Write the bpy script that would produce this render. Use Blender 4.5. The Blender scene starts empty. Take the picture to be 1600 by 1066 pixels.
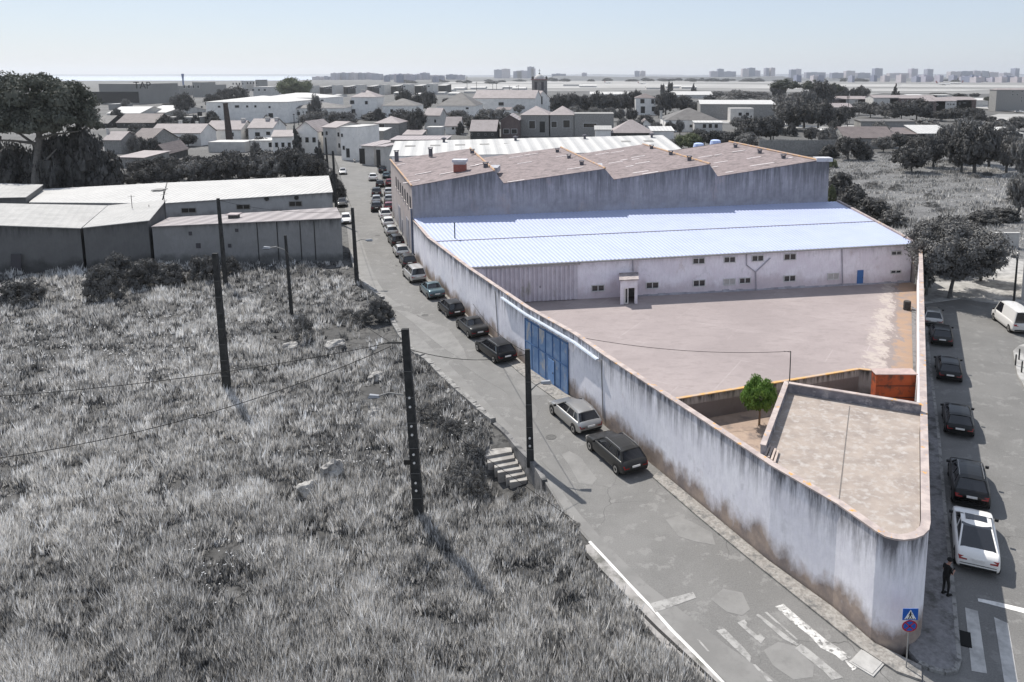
import bpy, bmesh, math, random
import numpy as np
from mathutils import Vector, Matrix, noise as mnoise
PI = math.pi
R = math.radians
SC = bpy.context.scene
# ---------------------------------------------------------------- camera
H, F, PX0, TH, YH = 24.0, 1180.0, 920.0, R(8.5), 117.0
PY0 = YH + F * math.tan(TH)
cam = bpy.data.cameras.new('camera')
co = bpy.data.objects.new('camera', cam)
SC.collection.objects.link(co)
co.location = (0, 0, H)
co.rotation_euler = (PI / 2 - TH, 0, 0)
cam.sensor_width = 36
cam.lens = F / 1600 * 36
cam.shift_x = (800 - PX0) / 1600
cam.shift_y = (PY0 - 533) / 1600
cam.clip_start = 0.5
cam.clip_end = 60000
SC.camera = co
# ---------------------------------------------------------------- sky, sun, exposure
SUN_EL, SUN_AZ = R(52), math.atan2(-0.47, 0.62)
w = bpy.data.worlds.new('World'); SC.world = w; w.use_nodes = True
nt = w.node_tree
sky = nt.nodes.new('ShaderNodeTexSky'); sky.sky_type = 'NISHITA'; sky.sun_disc = False
sky.sun_elevation = SUN_EL; sky.sun_rotation = SUN_AZ
sky.air_density = 1.0; sky.dust_density = .5; sky.ozone_density = 2.0; sky.altitude = 60
pale = nt.nodes.new('ShaderNodeMix'); pale.data_type = 'RGBA'; pale.inputs[0].default_value = .60      # constant pale colour mixed into the sky, added to lift the fill light
pale.inputs[7].default_value = (6.75, 7.6, 9.2, 1)
nt.links.new(sky.outputs[0], pale.inputs[6]); nt.links.new(pale.outputs[2], nt.nodes['Background'].inputs[0])
nt.nodes['Background'].inputs[1].default_value = 0.092
sl = bpy.data.lights.new('sun', 'SUN'); sl.energy = 5.0; sl.angle = R(0.5); sl.color = (1, 0.965, 0.91)
so = bpy.data.objects.new('sun', sl); SC.collection.objects.link(so)
sd = Vector((math.cos(SUN_EL) * math.sin(SUN_AZ), math.cos(SUN_EL) * math.cos(SUN_AZ), math.sin(SUN_EL)))
so.rotation_euler = sd.to_track_quat('Z', 'Y').to_euler(); so.location = (-30, 60, 80)
SC.view_settings.view_transform = 'Standard'; SC.view_settings.look = 'None'
SC.view_settings.exposure = 0.15; SC.view_settings.gamma = 1
cy = SC.cycles
cy.max_bounces = 5; cy.diffuse_bounces = 3; cy.glossy_bounces = 2; cy.transparent_max_bounces = 6; cy.volume_bounces = 0
cy.use_denoising = True
cy.caustics_reflective = False; cy.caustics_refractive = False
# ---------------------------------------------------------------- photograph geometry
CT, ST = math.cos(TH), math.sin(TH)
def ray(x, y):
    a = (x - PX0) / F; b = (y - PY0) / F
    return Vector((a, CT - b * ST, -ST - b * CT))
def G(x, y, z=0.0):
    d = ray(x, y); t = (z - H) / d.z
    return Vector((d.x * t, d.y * t, z))
def at(x, y, Y):
    d = ray(x, y); t = Y / d.y
    return Vector((d.x * t, Y, H + d.z * t))
def hz(P, y):                                   # height above ground point P that shows at row y
    b = (y - PY0) / F
    dy, dz = CT - b * ST, -ST - b * CT
    return H + dz * P[1] / dy
def mpp(P):                                     # metres per photograph pixel at P
    return (P[1] * CT + (H - P[2]) * ST) / F
def on_plane(x, y, A, B):                       # hit of the ray with the vertical plane through A, B
    d = ray(x, y); n = Vector((B[1] - A[1], A[0] - B[0], 0))
    t = (n.x * A[0] + n.y * A[1]) / (n.x * d.x + n.y * d.y)
    return Vector((d.x * t, d.y * t, H + d.z * t))
# ---------------------------------------------------------------- materials
MATS = {}
def N(nt, t, **kw):
    n = nt.nodes.new(t)
    for k, v in kw.items(): setattr(n, k, v)
    return n
def col(c):
    if isinstance(c, (int, float)): c = (c * 1.02, c * .985, c * .93)
    return (c[0], c[1], c[2], 1)
def mixc(nt, fac, a, b, mode='MIX'):
    m = N(nt, 'ShaderNodeMix', data_type='RGBA', blend_type=mode)
    for s, v in ((0, fac), (6, a), (7, b)):
        if hasattr(v, 'is_linked') or hasattr(v, 'links'): nt.links.new(v, m.inputs[s])
        else: m.inputs[s].default_value = v if s == 0 else col(v)
    return m.outputs[2]
def noise(nt, vec, scale, detail=5, rough=.6, stretch=None, lo=.4, hi=.6):
    if stretch:
        mp = N(nt, 'ShaderNodeMapping'); mp.inputs['Scale'].default_value = stretch
        nt.links.new(vec, mp.inputs[0]); vec = mp.outputs[0]
    n = N(nt, 'ShaderNodeTexNoise'); n.inputs['Scale'].default_value = scale
    n.inputs['Detail'].default_value = detail; n.inputs['Roughness'].default_value = rough
    nt.links.new(vec, n.inputs['Vector'])
    mr = N(nt, 'ShaderNodeMapRange'); mr.inputs[1].default_value = lo; mr.inputs[2].default_value = hi
    nt.links.new(n.outputs['Fac'], mr.inputs[0])
    return mr.outputs[0]
def mth(nt, op, a, b=None, c=None):
    m = N(nt, 'ShaderNodeMath', operation=op); m.use_clamp = False
    for i, v in enumerate((a, b, c)):
        if v is None: continue
        if hasattr(v, 'links'): nt.links.new(v, m.inputs[i])
        else: m.inputs[i].default_value = v
    return m.outputs[0]
def newmat(name, rough=.85, metallic=0.0, spec=.3):
    m = bpy.data.materials.new(name); m.use_nodes = True
    nt = m.node_tree; b = nt.nodes['Principled BSDF']
    b.inputs['Roughness'].default_value = rough; b.inputs['Metallic'].default_value = metallic
    b.inputs['Specular IOR Level'].default_value = spec
    tc = N(nt, 'ShaderNodeTexCoord')
    return m, nt, b, tc.outputs['Object']
def mat(name, c1, c2=None, scale=1.0, rough=.85, metallic=0.0, spec=.3, lo=.35, hi=.65, stretch=None,
        c3=None, s3=.3, lo3=.5, hi3=.62, st3=None, bump=0, bscale=None, detail=5, coat=0):
    if name in MATS: return MATS[name]
    m, nt, b, oc = newmat(name, rough, metallic, spec)
    c = None
    if c2 is None: b.inputs['Base Color'].default_value = col(c1)
    else:
        c = mixc(nt, noise(nt, oc, scale, detail, .62, stretch, lo, hi), c1, c2)
        if c3 is not None: c = mixc(nt, noise(nt, oc, s3, 6, .65, st3, lo3, hi3), c, c3)
        nt.links.new(c, b.inputs['Base Color'])
    if coat: b.inputs['Coat Weight'].default_value = coat; b.inputs['Coat Roughness'].default_value = .05
    if bump:
        bn = N(nt, 'ShaderNodeBump'); bn.inputs['Strength'].default_value = bump; bn.inputs['Distance'].default_value = .05
        nt.links.new(noise(nt, oc, bscale or scale * 4, 4, .6, None, 0, 1), bn.inputs['Height'])
        nt.links.new(bn.outputs[0], b.inputs['Normal'])
    MATS[name] = m
    return m
# ---------------------------------------------------------------- mesh builder
class MB:
    def __init__(s): s.v = []; s.f = []; s.m = []
    def poly(s, pts, mi=0):
        b = len(s.v); s.v += [tuple(p) for p in pts]; s.f.append(tuple(range(b, b + len(pts)))); s.m.append(mi); return s
    def box(s, x0, y0, z0, x1, y1, z1, mi=0, M=None):
        b = len(s.v)
        P = [Vector(p) for p in ((x0,y0,z0),(x1,y0,z0),(x1,y1,z0),(x0,y1,z0),(x0,y0,z1),(x1,y0,z1),(x1,y1,z1),(x0,y1,z1))]
        if M is not None: P = [M @ p for p in P]
        s.v += [tuple(p) for p in P]
        for q in ((0,3,2,1),(4,5,6,7),(0,1,5,4),(1,2,6,5),(2,3,7,6),(3,0,4,7)): s.f.append(tuple(b + i for i in q)); s.m.append(mi)
        return s
    def prism(s, pts, z0, z1, mi=0, mtop=None):      # pts: ccw xy list; z1 may be a list of heights
        n = len(pts); b = len(s.v)
        z0s = z0 if isinstance(z0, (list, tuple)) else [z0] * n
        zs = z1 if isinstance(z1, (list, tuple)) else [z1] * n
        s.v += [(p[0], p[1], z) for p, z in zip(pts, z0s)] + [(p[0], p[1], z) for p, z in zip(pts, zs)]
        s.f.append(tuple(b + i for i in reversed(range(n)))); s.m.append(mi)
        s.f.append(tuple(b + n + i for i in range(n))); s.m.append(mi if mtop is None else mtop)
        for i in range(n):
            j = (i + 1) % n; s.f.append((b + i, b + j, b + n + j, b + n + i)); s.m.append(mi)
        return s
    def hexa(s, P, mi=0):                             # 8 points, bottom ccw then top ccw
        b = len(s.v); s.v += [tuple(p) for p in P]
        for q in ((0,3,2,1),(4,5,6,7),(0,1,5,4),(1,2,6,5),(2,3,7,6),(3,0,4,7)): s.f.append(tuple(b + i for i in q)); s.m.append(mi)
        return s
    def slab(s, quad, t, mi=0):                       # sheet of four (or more) points with thickness t downwards
        n = len(quad); b = len(s.v)
        s.v += [(p[0], p[1], p[2] - t) for p in quad] + [tuple(p) for p in quad]
        s.f.append(tuple(b + i for i in reversed(range(n)))); s.m.append(mi)
        s.f.append(tuple(b + n + i for i in range(n))); s.m.append(mi)
        for i in range(n):
            j = (i + 1) % n; s.f.append((b + i, b + j, b + n + j, b + n + i)); s.m.append(mi)
        return s
    def tube(s, pts, r, n=8, mi=0, cap=True):
        pts = [Vector(p) for p in pts]; rs = r if isinstance(r, (list, tuple)) else [r] * len(pts)
        b = len(s.v); up = None
        for i, p in enumerate(pts):
            d = (pts[min(i + 1, len(pts) - 1)] - pts[max(i - 1, 0)]).normalized()
            a = Vector((0, 0, 1)) if abs(d.z) < .9 else Vector((1, 0, 0))
            if up is not None and abs(up.dot(d)) < .95: a = up
            u = d.cross(a).normalized(); v = u.cross(d).normalized(); up = v
            for k in range(n):
                t = 2 * PI * k / n; s.v.append(tuple(p + (u * math.cos(t) + v * math.sin(t)) * rs[i]))
        for i in range(len(pts) - 1):
            for k in range(n):
                k2 = (k + 1) % n
                s.f.append((b + i * n + k, b + (i + 1) * n + k, b + (i + 1) * n + k2, b + i * n + k2)); s.m.append(mi)
        if cap:
            s.f.append(tuple(b + k for k in range(n))); s.m.append(mi)
            e = b + (len(pts) - 1) * n; s.f.append(tuple(e + k for k in reversed(range(n)))); s.m.append(mi)
        return s
    def lathe(s, prof, c=(0, 0, 0), n=16, mi=0, axis='Z'):
        b = len(s.v)
        for r, z in prof:
            for k in range(n):
                t = 2 * PI * k / n; p = (r * math.cos(t), r * math.sin(t), z)
                if axis == 'Y': p = (p[0], p[2], p[1])
                s.v.append((p[0] + c[0], p[1] + c[1], p[2] + c[2]))
        for i in range(len(prof) - 1):
            for k in range(n):
                k2 = (k + 1) % n; s.f.append((b + i * n + k, b + i * n + k2, b + (i + 1) * n + k2, b + (i + 1) * n + k)); s.m.append(mi)
        s.f.append(tuple(b + k for k in reversed(range(n)))); s.m.append(mi)
        e = b + (len(prof) - 1) * n; s.f.append(tuple(e + k for k in range(n))); s.m.append(mi)
        return s
    def mesh(s, name, mats, fix=True):
        me = bpy.data.meshes.new(name); me.from_pydata(s.v, [], s.f)
        for m in (mats if isinstance(mats, (list, tuple)) else [mats]): me.materials.append(m)
        me.polygons.foreach_set('material_index', s.m)
        if fix:
            bm = bmesh.new(); bm.from_mesh(me); bmesh.ops.recalc_face_normals(bm, faces=bm.faces); bm.to_mesh(me); bm.free()
        me.update(); return me
    def build(s, name, mats, parent=None, loc=None):
        return link(name, s.mesh(name, mats), parent, loc)
def link(name, data, parent=None, loc=None, rz=0):
    o = bpy.data.objects.new(name, data); SC.collection.objects.link(o)
    if parent is not None: o.parent = parent
    if loc is not None: o.location = loc
    if rz: o.rotation_euler = (0, 0, rz)
    return o
def rel(o):                                       # keep world-space mesh under an Empty placed at its base
    if o.parent is not None: o.matrix_parent_inverse = o.parent.matrix_basis.inverted()
    return o
def thing(name, label, cat, loc=(0, 0, 0), rz=0, group=None):
    o = bpy.data.objects.new(name, None); SC.collection.objects.link(o); o.empty_display_size = .3
    o.location = loc; o.rotation_euler = (0, 0, rz)
    return tag(o, label, cat, group)
def tag(o, label, cat, group=None):
    o['label'] = label; o['category'] = cat
    if group: o['group'] = group
    return o
def part(name, mb, mats, parent):                 # mesh given in world coordinates
    o = mb.build(name, mats, parent)
    M = Matrix.Translation(parent.location) @ parent.rotation_euler.to_matrix().to_4x4()
    o.matrix_parent_inverse = Matrix.Identity(4)
    W = M
    o.data.transform(W.inverted())
    return o
def sub(name, mb, mats, parentpart):              # sub-part in the frame of the top thing
    top = parentpart.parent
    o = mb.build(name, mats, parentpart)
    W = Matrix.Translation(top.location) @ top.rotation_euler.to_matrix().to_4x4()
    o.data.transform(W.inverted())
    return o
def struct(name, mb, mats):
    o = mb.build(name, mats); o['kind'] = 'structure'; return o
def stuff(o): o['kind'] = 'stuff'; return o
# ================================================================ special materials
def m_asphalt(nm='asphalt', k=1.0):
    m, nt, b, oc = newmat(nm, .9)
    c = mixc(nt, noise(nt, oc, .22, 8, .7, None, .42, .58), .13 * k, .165 * k)
    c = mixc(nt, noise(nt, oc, .9, 6, .7, None, .56, .60), c, .20 * k)
    c = mixc(nt, noise(nt, oc, 14, 3, .7, None, .3, .75), c, mixc(nt, .5, c, .30 * k))
    v = N(nt, 'ShaderNodeTexVoronoi', feature='DISTANCE_TO_EDGE'); v.inputs['Scale'].default_value = .16
    nz = N(nt, 'ShaderNodeTexNoise'); nz.inputs['Scale'].default_value = .8
    nt.links.new(oc, nz.inputs['Vector'])
    ad = N(nt, 'ShaderNodeVectorMath', operation='ADD'); nt.links.new(oc, ad.inputs[0]); nt.links.new(nz.outputs['Color'], ad.inputs[1])
    nt.links.new(ad.outputs[0], v.inputs['Vector'])
    c = mixc(nt, mth(nt, 'MULTIPLY', mth(nt, 'LESS_THAN', v.outputs['Distance'], .0025), noise(nt, oc, .12, 3, .5, None, .45, .6)), c, .10)
    nt.links.new(c, b.inputs['Base Color']); MATS[nm] = m; return m
def wall_mat(name, base, dirt, low, z_top, z_bot, top_amt=.55, low_amt=.8, patch=None, sx=(1, 1, .12), low_h=1.5, streak_h=2.2, low2=None):
    """plaster with black rain streaks running down from the coping and brown splash above the ground"""
    m, nt, b, oc = newmat(name, .9)
    sp = N(nt, 'ShaderNodeSeparateXYZ'); nt.links.new(oc, sp.inputs[0]); z = sp.outputs[2]
    c = mixc(nt, noise(nt, oc, .5, 8, .7, None, .4, .62), base, patch or tuple(v * .86 for v in base))
    c = mixc(nt, noise(nt, oc, 5, 5, .7, (1, 1, .3), .45, .8), c, tuple(v * .80 for v in base))
    if low2: c = mixc(nt, mth(nt, 'MULTIPLY', noise(nt, oc, .28, 7, .75, (1, 1, .5), .60, .68), .45), c, (.46, .36, .34)); c = mixc(nt, mth(nt, 'MULTIPLY', noise(nt, oc, .9, 8, .7, (1, 1, .8), .60, .64), .35), c, tuple(v * .62 for v in base))
    t = N(nt, 'ShaderNodeMapRange'); t.inputs[1].default_value = z_top - streak_h; t.inputs[2].default_value = z_top; nt.links.new(z, t.inputs[0])
    st = noise(nt, oc, 2.2, 8, .72, sx, .36, .66)
    st2 = mth(nt, 'ADD', mth(nt, 'MULTIPLY', st, 1.0), mth(nt, 'MULTIPLY', t.outputs[0], .75))
    k = N(nt, 'ShaderNodeMapRange'); k.inputs[1].default_value = .62; k.inputs[2].default_value = 1.45; nt.links.new(st2, k.inputs[0])
    k2 = mth(nt, 'MULTIPLY', mth(nt, 'MULTIPLY', k.outputs[0], t.outputs[0]), top_amt * 2); k3 = N(nt, 'ShaderNodeClamp'); nt.links.new(k2, k3.inputs[0])
    c = mixc(nt, k3.outputs[0], c, dirt)
    l = N(nt, 'ShaderNodeMapRange'); l.inputs[1].default_value = z_bot + low_h; l.inputs[2].default_value = z_bot; nt.links.new(z, l.inputs[0])
    ln = mth(nt, 'ADD', l.outputs[0], mth(nt, 'MULTIPLY', noise(nt, oc, .45, 7, .68, (1, 1, .6), .3, .7), .8))
    lk = N(nt, 'ShaderNodeMapRange'); lk.inputs[1].default_value = .72; lk.inputs[2].default_value = 1.15; nt.links.new(ln, lk.inputs[0])
    lf = mth(nt, 'MULTIPLY', mth(nt, 'MULTIPLY', lk.outputs[0], mth(nt, 'MINIMUM', mth(nt, 'MULTIPLY', l.outputs[0], 3), 1)), low_amt)
    c = mixc(nt, lf, c, mixc(nt, noise(nt, oc, .8, 6, .7, None, .4, .62), low, low2 or tuple(v * .6 for v in low)))
    nt.links.new(c, b.inputs['Base Color'])
    bn = N(nt, 'ShaderNodeBump'); bn.inputs['Strength'].default_value = .35; bn.inputs['Distance'].default_value = .03
    nt.links.new(noise(nt, oc, 3, 6, .7, None, 0, 1), bn.inputs['Height']); nt.links.new(bn.outputs[0], b.inputs['Normal'])
    MATS[name] = m; return m
def ribbed(name, c1, c2, ang=0, pitch=.4, amt=.35, rough=.7, rows=0, spec=.3, lo=.4, hi=.65):
    """sheet or tile roof: real colour mottling, ribs as bump and darker colour lines along direction ang"""
    if name in MATS: return MATS[name]
    m, nt, b, oc = newmat(name, rough, 0, spec)
    mp = N(nt, 'ShaderNodeMapping'); mp.inputs['Rotation'].default_value = (0, 0, -ang); nt.links.new(oc, mp.inputs[0])
    wv = N(nt, 'ShaderNodeTexWave'); wv.inputs['Scale'].default_value = 2 * PI / pitch / 20; nt.links.new(mp.outputs[0], wv.inputs[0])
    c = mixc(nt, noise(nt, oc, .35, 6, .7, None, lo, hi), c1, c2)
    c = mixc(nt, mth(nt, 'MULTIPLY', noise(nt, oc, 3, 5, .7, None, .4, .7), .4), c, tuple(v * .72 for v in (c2 if isinstance(c2, tuple) else (c2,) * 3)))
    c = mixc(nt, mth(nt, 'MULTIPLY', mth(nt, 'GREATER_THAN', wv.outputs['Fac'], .82), .35 * amt / .35), c, tuple(v * .55 for v in (c1 if isinstance(c1, tuple) else (c1,) * 3)))  # darker colour line along every rib
    nt.links.new(c, b.inputs['Base Color'])
    bn = N(nt, 'ShaderNodeBump'); bn.inputs['Strength'].default_value = amt; bn.inputs['Distance'].default_value = pitch * .25
    nt.links.new(wv.outputs['Fac'], bn.inputs['Height']); nt.links.new(bn.outputs[0], b.inputs['Normal'])
    MATS[name] = m; return m
ASPH = m_asphalt(); ASPH2 = m_asphalt('side_asphalt', .92)
PATCH = mat('worn_light_asphalt', .235, .19, .6, lo=.42, hi=.6, c3=.22, s3=3)
PATCHD = mat('dark_asphalt_patch', .17, .20, .8)
PAINT = mat('worn_grey_paint', .36, .25, 1.6, lo=.46, hi=.60, c3=.22, s3=3.5, lo3=.54, hi3=.6)
PAINTB = mat('worn_white_paint', .66, .38, 2.2, lo=.42, hi=.58, c3=.19, s3=4.5, lo3=.53, hi3=.58)
PAINTW = mat('white_paint_line', .74, .50, 2.0, lo=.45, hi=.7)
KERB = mat('kerb_stone', .30, .22, 1.2, lo=.4, hi=.65, c3=.13, s3=3)
PAVE = mat('cobble_pavement', (.25, .24, .24), (.17, .165, .165), 5, lo=.35, hi=.65, c3=.10, s3=1.1, bump=.5, bscale=14)
COBB = mat('cobble_strip', (.36, .34, .31), (.22, .20, .18), 6, lo=.35, hi=.65, c3=.15, s3=2, bump=.6, bscale=12)
CONC = mat('grey_concrete', .26, .17, .8, lo=.4, hi=.65, c3=.10, s3=2.5)
SOIL = mat('pale_soil', (.38, .36, .34), (.25, .235, .22), .9, lo=.4, hi=.65, c3=(.14, .135, .12), s3=.5)
def m_field(name, a, b_, c3, s=.35):
    return mat(name, a, b_, s, lo=.38, hi=.62, c3=c3, s3=1.6, lo3=.48, hi3=.62, bump=.6, bscale=5, detail=8)
FIELD = m_field('field_soil', (.11, .106, .10), (.06, .058, .055), (.03, .029, .028))
GROUND = m_field('far_ground', .15, .085, .05, .03)
RFIELD = m_field('rough_pasture', (.21, .205, .20), (.135, .132, .128), (.075, .073, .07), .25)
# ================================================================ setting
g = MB()
NEAR = (-160, -60, 95, 86)
def gsheet(x0, y0, x1, y1, z): g.poly([(x0, y0, z), (x1, y0, z), (x1, y1, z), (x0, y1, z)])
gsheet(-45000, 101, 45000, 45000, -.03)
gsheet(-45000, -400, -160, 101, -.03); gsheet(95, -400, 45000, 101, -.03); gsheet(-160, -400, 95, -60, -.03)
gsheet(-160, -60, 95, 101, -2.6)
for a, b_ in (((-160, -60), (95, -60)), ((95, -60), (95, 101)), ((95, 101), (-160, 101)), ((-160, 101), (-160, -60))):
    g.poly([(a[0], a[1], -2.6), (b_[0], b_[1], -2.6), (b_[0], b_[1], -.03), (a[0], a[1], -.03)])
struct('ground', g, GROUND)
def pxpoly(pts, z=0.0): return [G(x, y, z) for x, y in pts]
def slabpx(name, pts, z, t, m, kind=True):
    mb = MB(); mb.slab(pxpoly(pts, z), t)
    o = mb.build(name, m)
    if kind: o['kind'] = 'structure'
    return o
S_LEFT = [(497, 226), (520, 240), (530, 262), (536, 300), (541, 345), (547, 400), (556, 432), (572, 450), (597, 467), (608, 492), (623, 520),
          (642, 545), (663, 559), (704, 600), (739, 631), (775, 663), (800, 686), (822, 713), (847, 746), (880, 800), (917, 843), (985, 916),
          (1040, 976), (1086, 1022), (1127, 1065), (1200, 1150)]
S_RIGHT = [(1660, 1150), (1500, 1085), (1440, 1050), (1408, 1030), (1366, 1004), (1301, 948), (1200, 875), (1101, 793), (1030, 735), (947, 667), (896, 622),
           (825, 573), (735, 497), (672, 436), (650, 402), (628, 362), (612, 325), (600, 290), (590, 262), (575, 250), (540, 233), (510, 221)]
slabpx('street', S_LEFT + S_RIGHT, 0, 2.2, ASPH)
slabpx('side_street', [(1437, 1034), (1476, 1049), (1498, 1048), (1496, 985), (1486, 885), (1476, 790), (1466, 672), (1453, 568), (1440, 500), (1440, 470), (1500, 455), (1600, 462), (2050, 520),
                       (2600, 1300), (1700, 1300), (1400, 1200)], -.004, 2.2, ASPH2)
# worn patches, each a thin sheet
SW = [('asphalt_patch', PATCH, [[(561, 432), (575, 448), (600, 466), (612, 480), (628, 478), (604, 462), (590, 440), (578, 415), (566, 380), (552, 352), (548, 372)],
        [(775, 560), (800, 590), (806, 612), (824, 618), (858, 618), (845, 600), (820, 580), (795, 560)],
        [(877, 710), (890, 728), (905, 755), (925, 758), (933, 748), (918, 730), (908, 715), (890, 705)],
        [(633, 352), (645, 362), (668, 376), (690, 400), (700, 420), (690, 410), (665, 388), (640, 376), (632, 372), (612, 368), (596, 354), (600, 340)],
        [(1193, 1016), (1216, 1003), (1244, 1010), (1272, 1040), (1270, 1058), (1240, 1062), (1208, 1040)],
        [(618, 484), (640, 500), (668, 524), (694, 545), (720, 560), (735, 575), (724, 545), (700, 512), (668, 502), (640, 488)],
        [(1040, 812), (1060, 838), (1085, 846), (1118, 852), (1112, 832), (1080, 815), (1060, 806)],
        [(1110, 936), (1130, 920), (1160, 926), (1172, 952), (1160, 962), (1135, 956)]]),
      ('asphalt_patch', PATCHD, [[(563, 335), (580, 336), (580, 322), (562, 322)], [(720, 568), (748, 588), (790, 612), (812, 640), (836, 655), (842, 640), (818, 615), (790, 590), (756, 568), (735, 560)],
        [(846, 720), (876, 752), (905, 778), (900, 760), (880, 738), (862, 712)]])]
for nm, m_, polys in SW:
    for i, pl in enumerate(polys): slabpx(nm, pl, (.006 if m_ is PATCH else .011) + .001 * (i % 4), .004, m_)
def strip(name, pts, wpx, z, m_, t=.004):         # line painted along ground pixels, width in metres
    P = [G(x, y, z) for x, y in pts]; L = []; Rr = []
    for i, p in enumerate(P):
        d = (P[min(i + 1, len(P) - 1)] - P[max(0, i - 1)]).normalized(); n = Vector((-d.y, d.x, 0)) * wpx / 2
        L.append(p + n); Rr.append(p - n)
    mb = MB()
    for i in range(len(P) - 1): mb.slab([L[i], Rr[i], Rr[i + 1], L[i + 1]], t)
    o = mb.build(name, m_); o['kind'] = 'structure'; return o
slabpx('asphalt_patch', [(629, 516), (660, 530), (720, 588), (800, 668), (862, 748), (905, 802), (955, 858), (1010, 912), (1075, 962), (1135, 1008), (1225, 1072), (1165, 1095), (1092, 1024), (1040, 975), (985, 914), (921, 842), (884, 800), (851, 746), (824, 711), (802, 684), (778, 663), (741, 631), (706, 600), (665, 557), (645, 545)], .0055, .004, mat('pale_lane_asphalt', .225, .185, .5, lo=.4, hi=.6, c3=.19, s3=2, lo3=.56, hi3=.62))
strip('edge_line', [(921, 846), (950, 877), (985, 915), (1018, 949), (1050, 985), (1086, 1021), (1127, 1064), (1190, 1130)], .16, .009, PAINTW)
slabpx('verge', [(915, 852), (922, 850), (985, 917), (1040, 978), (1086, 1024), (1180, 1120), (1130, 1090), (1085, 1058), (1040, 1012), (982, 945), (939, 896), (918, 870)], .012, .5, SOIL)
slabpx('drain_channel', [(918, 864), (939, 889), (982, 934), (1028, 980), (1117, 1063), (1170, 1115), (1166, 1115), (1113, 1065), (1025, 983), (979, 937), (936, 892), (915, 868)], .03, .1, mat('dark_channel', .03))
A5 = lambda l: [(1080 + x / 5, 920 + y / 5) for x, y in l]
for i, pl in enumerate(([(655,140),(720,118),(860,240),(960,320),(1060,405),(1150,460),(1250,535),(1180,565),(1130,520),(1010,460),(930,370),(800,270),(700,180)],
        [(1200,560),(1240,555),(1325,610),(1260,640)], [(860,430),(940,490),(1060,590),(1190,695),(1100,712),(1040,650),(930,560),(810,465)],
        [(505,205),(525,195),(840,435),(825,445),(720,392)], [(570,183),(592,180),(835,395),(820,400)], [(360,265),(415,240),(440,270),(430,290),(520,365),(540,350),(578,385),(545,430),(430,330)],
        [(195,325),(260,310),(320,370),(420,470),(470,530),(460,575),(400,520),(330,455)], [(40,390),(60,395),(145,490),(125,488)], [(480,590),(500,590),(640,725),(600,725)])):
    slabpx('worn_lettering', A5(pl), .012, .004, PAINTB if i < 2 else PAINT)
slabpx('stop_bar', [(1015, 943), (1083, 925), (1088, 934), (1024, 957)], .013, .004, PAINT)
ZX = lambda l: [(1380 + x / 7.27, 930 + y / 7.27) for x, y in l]
for pl in ([(930,140),(1075,180),(1180,890),(1005,860)], [(1260,250),(1420,320),(1560,1150),(1400,1150)], [(1600,300),(1740,340),(1900,1150),(1760,1150)]):
    slabpx('crossing_stripe', ZX(pl), .010, .004, mat('grey_crossing_paint', .52, .34, 1.4, lo=.4, hi=.65))
slabpx('stop_line', ZX([(1075,35),(1250,68),(1600,150),(2100,280),(2100,320),(1600,205),(1240,110),(1080,70)]), .010, .004, PAINTW)
# kerb and pavement along the side street; the kerb line and the foot of the wall as traced
KL = [(1446, 490), (1453, 568), (1466, 672), (1476, 790), (1486, 885), (1494, 973), (1499, 1030), (1494, 1045), (1476, 1049), (1452, 1042), (1436, 1034)]
WALLR = [G(1432, 420), G(1437, 470), G(1441, 566), G(1445, 672), G(1445, 790), G(1444, 900), G(1442, 1010)]
kl = [G(x, y, .12) for x, y in KL]
mb = MB(); pv = [Vector((p.x - .5, p.y, .12)) for p in WALLR]
mb.slab([kl[0]] + kl[1:] + [Vector((p.x, p.y, .12)) for p in (G(1420, 1020), G(1430, 900), G(1430, 700), G(1426, 560), G(1424, 480))], .4)
o = mb.build('side_pavement', PAVE); o['kind'] = 'structure'
mb = MB()
for i in range(len(kl) - 1):
    d = (kl[i + 1] - kl[i]).normalized(); n = Vector((-d.y, d.x, 0)) * -.09
    up = Vector((0, 0, .012))
    mb.slab([kl[i] + n + up, kl[i] - n + up, kl[i + 1] - n + up, kl[i + 1] + n + up], .3)
o = mb.build('kerb', KERB); o['kind'] = 'structure'
# narrow cobbled pavement at the foot of the long wall
slabpx('cobble_pavement', [(1020, 745), (1090, 806), (1180, 880), (1270, 952), (1345, 1012), (1400, 1048), (1440, 1062), (1440, 1040), (1366, 1004), (1301, 948), (1200, 875), (1101, 793), (1030, 735)], .10, .3, COBB)
slabpx('cobble_pavement', [(660, 440), (724, 506), (815, 585), (880, 632), (896, 622), (825, 573), (735, 497), (672, 436)], .08, .3, COBB)
o = slabpx('plaza', [(1440, 474), (1500, 466), (1560, 474), (1600, 484), (1750, 510), (1900, 500), (1700, 420), (1560, 400), (1500, 440), (1450, 440)], .10, .5, mat('pale_paving', .42, .30, .8, lo=.4, hi=.6, c3=.2, s3=.2))
o = slabpx('traffic_island', [(1583, 548), (1592, 540), (1612, 534), (1700, 560), (1700, 660), (1640, 640), (1606, 612), (1590, 585)], .12, .3, mat('pale_paving', .4))
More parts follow.
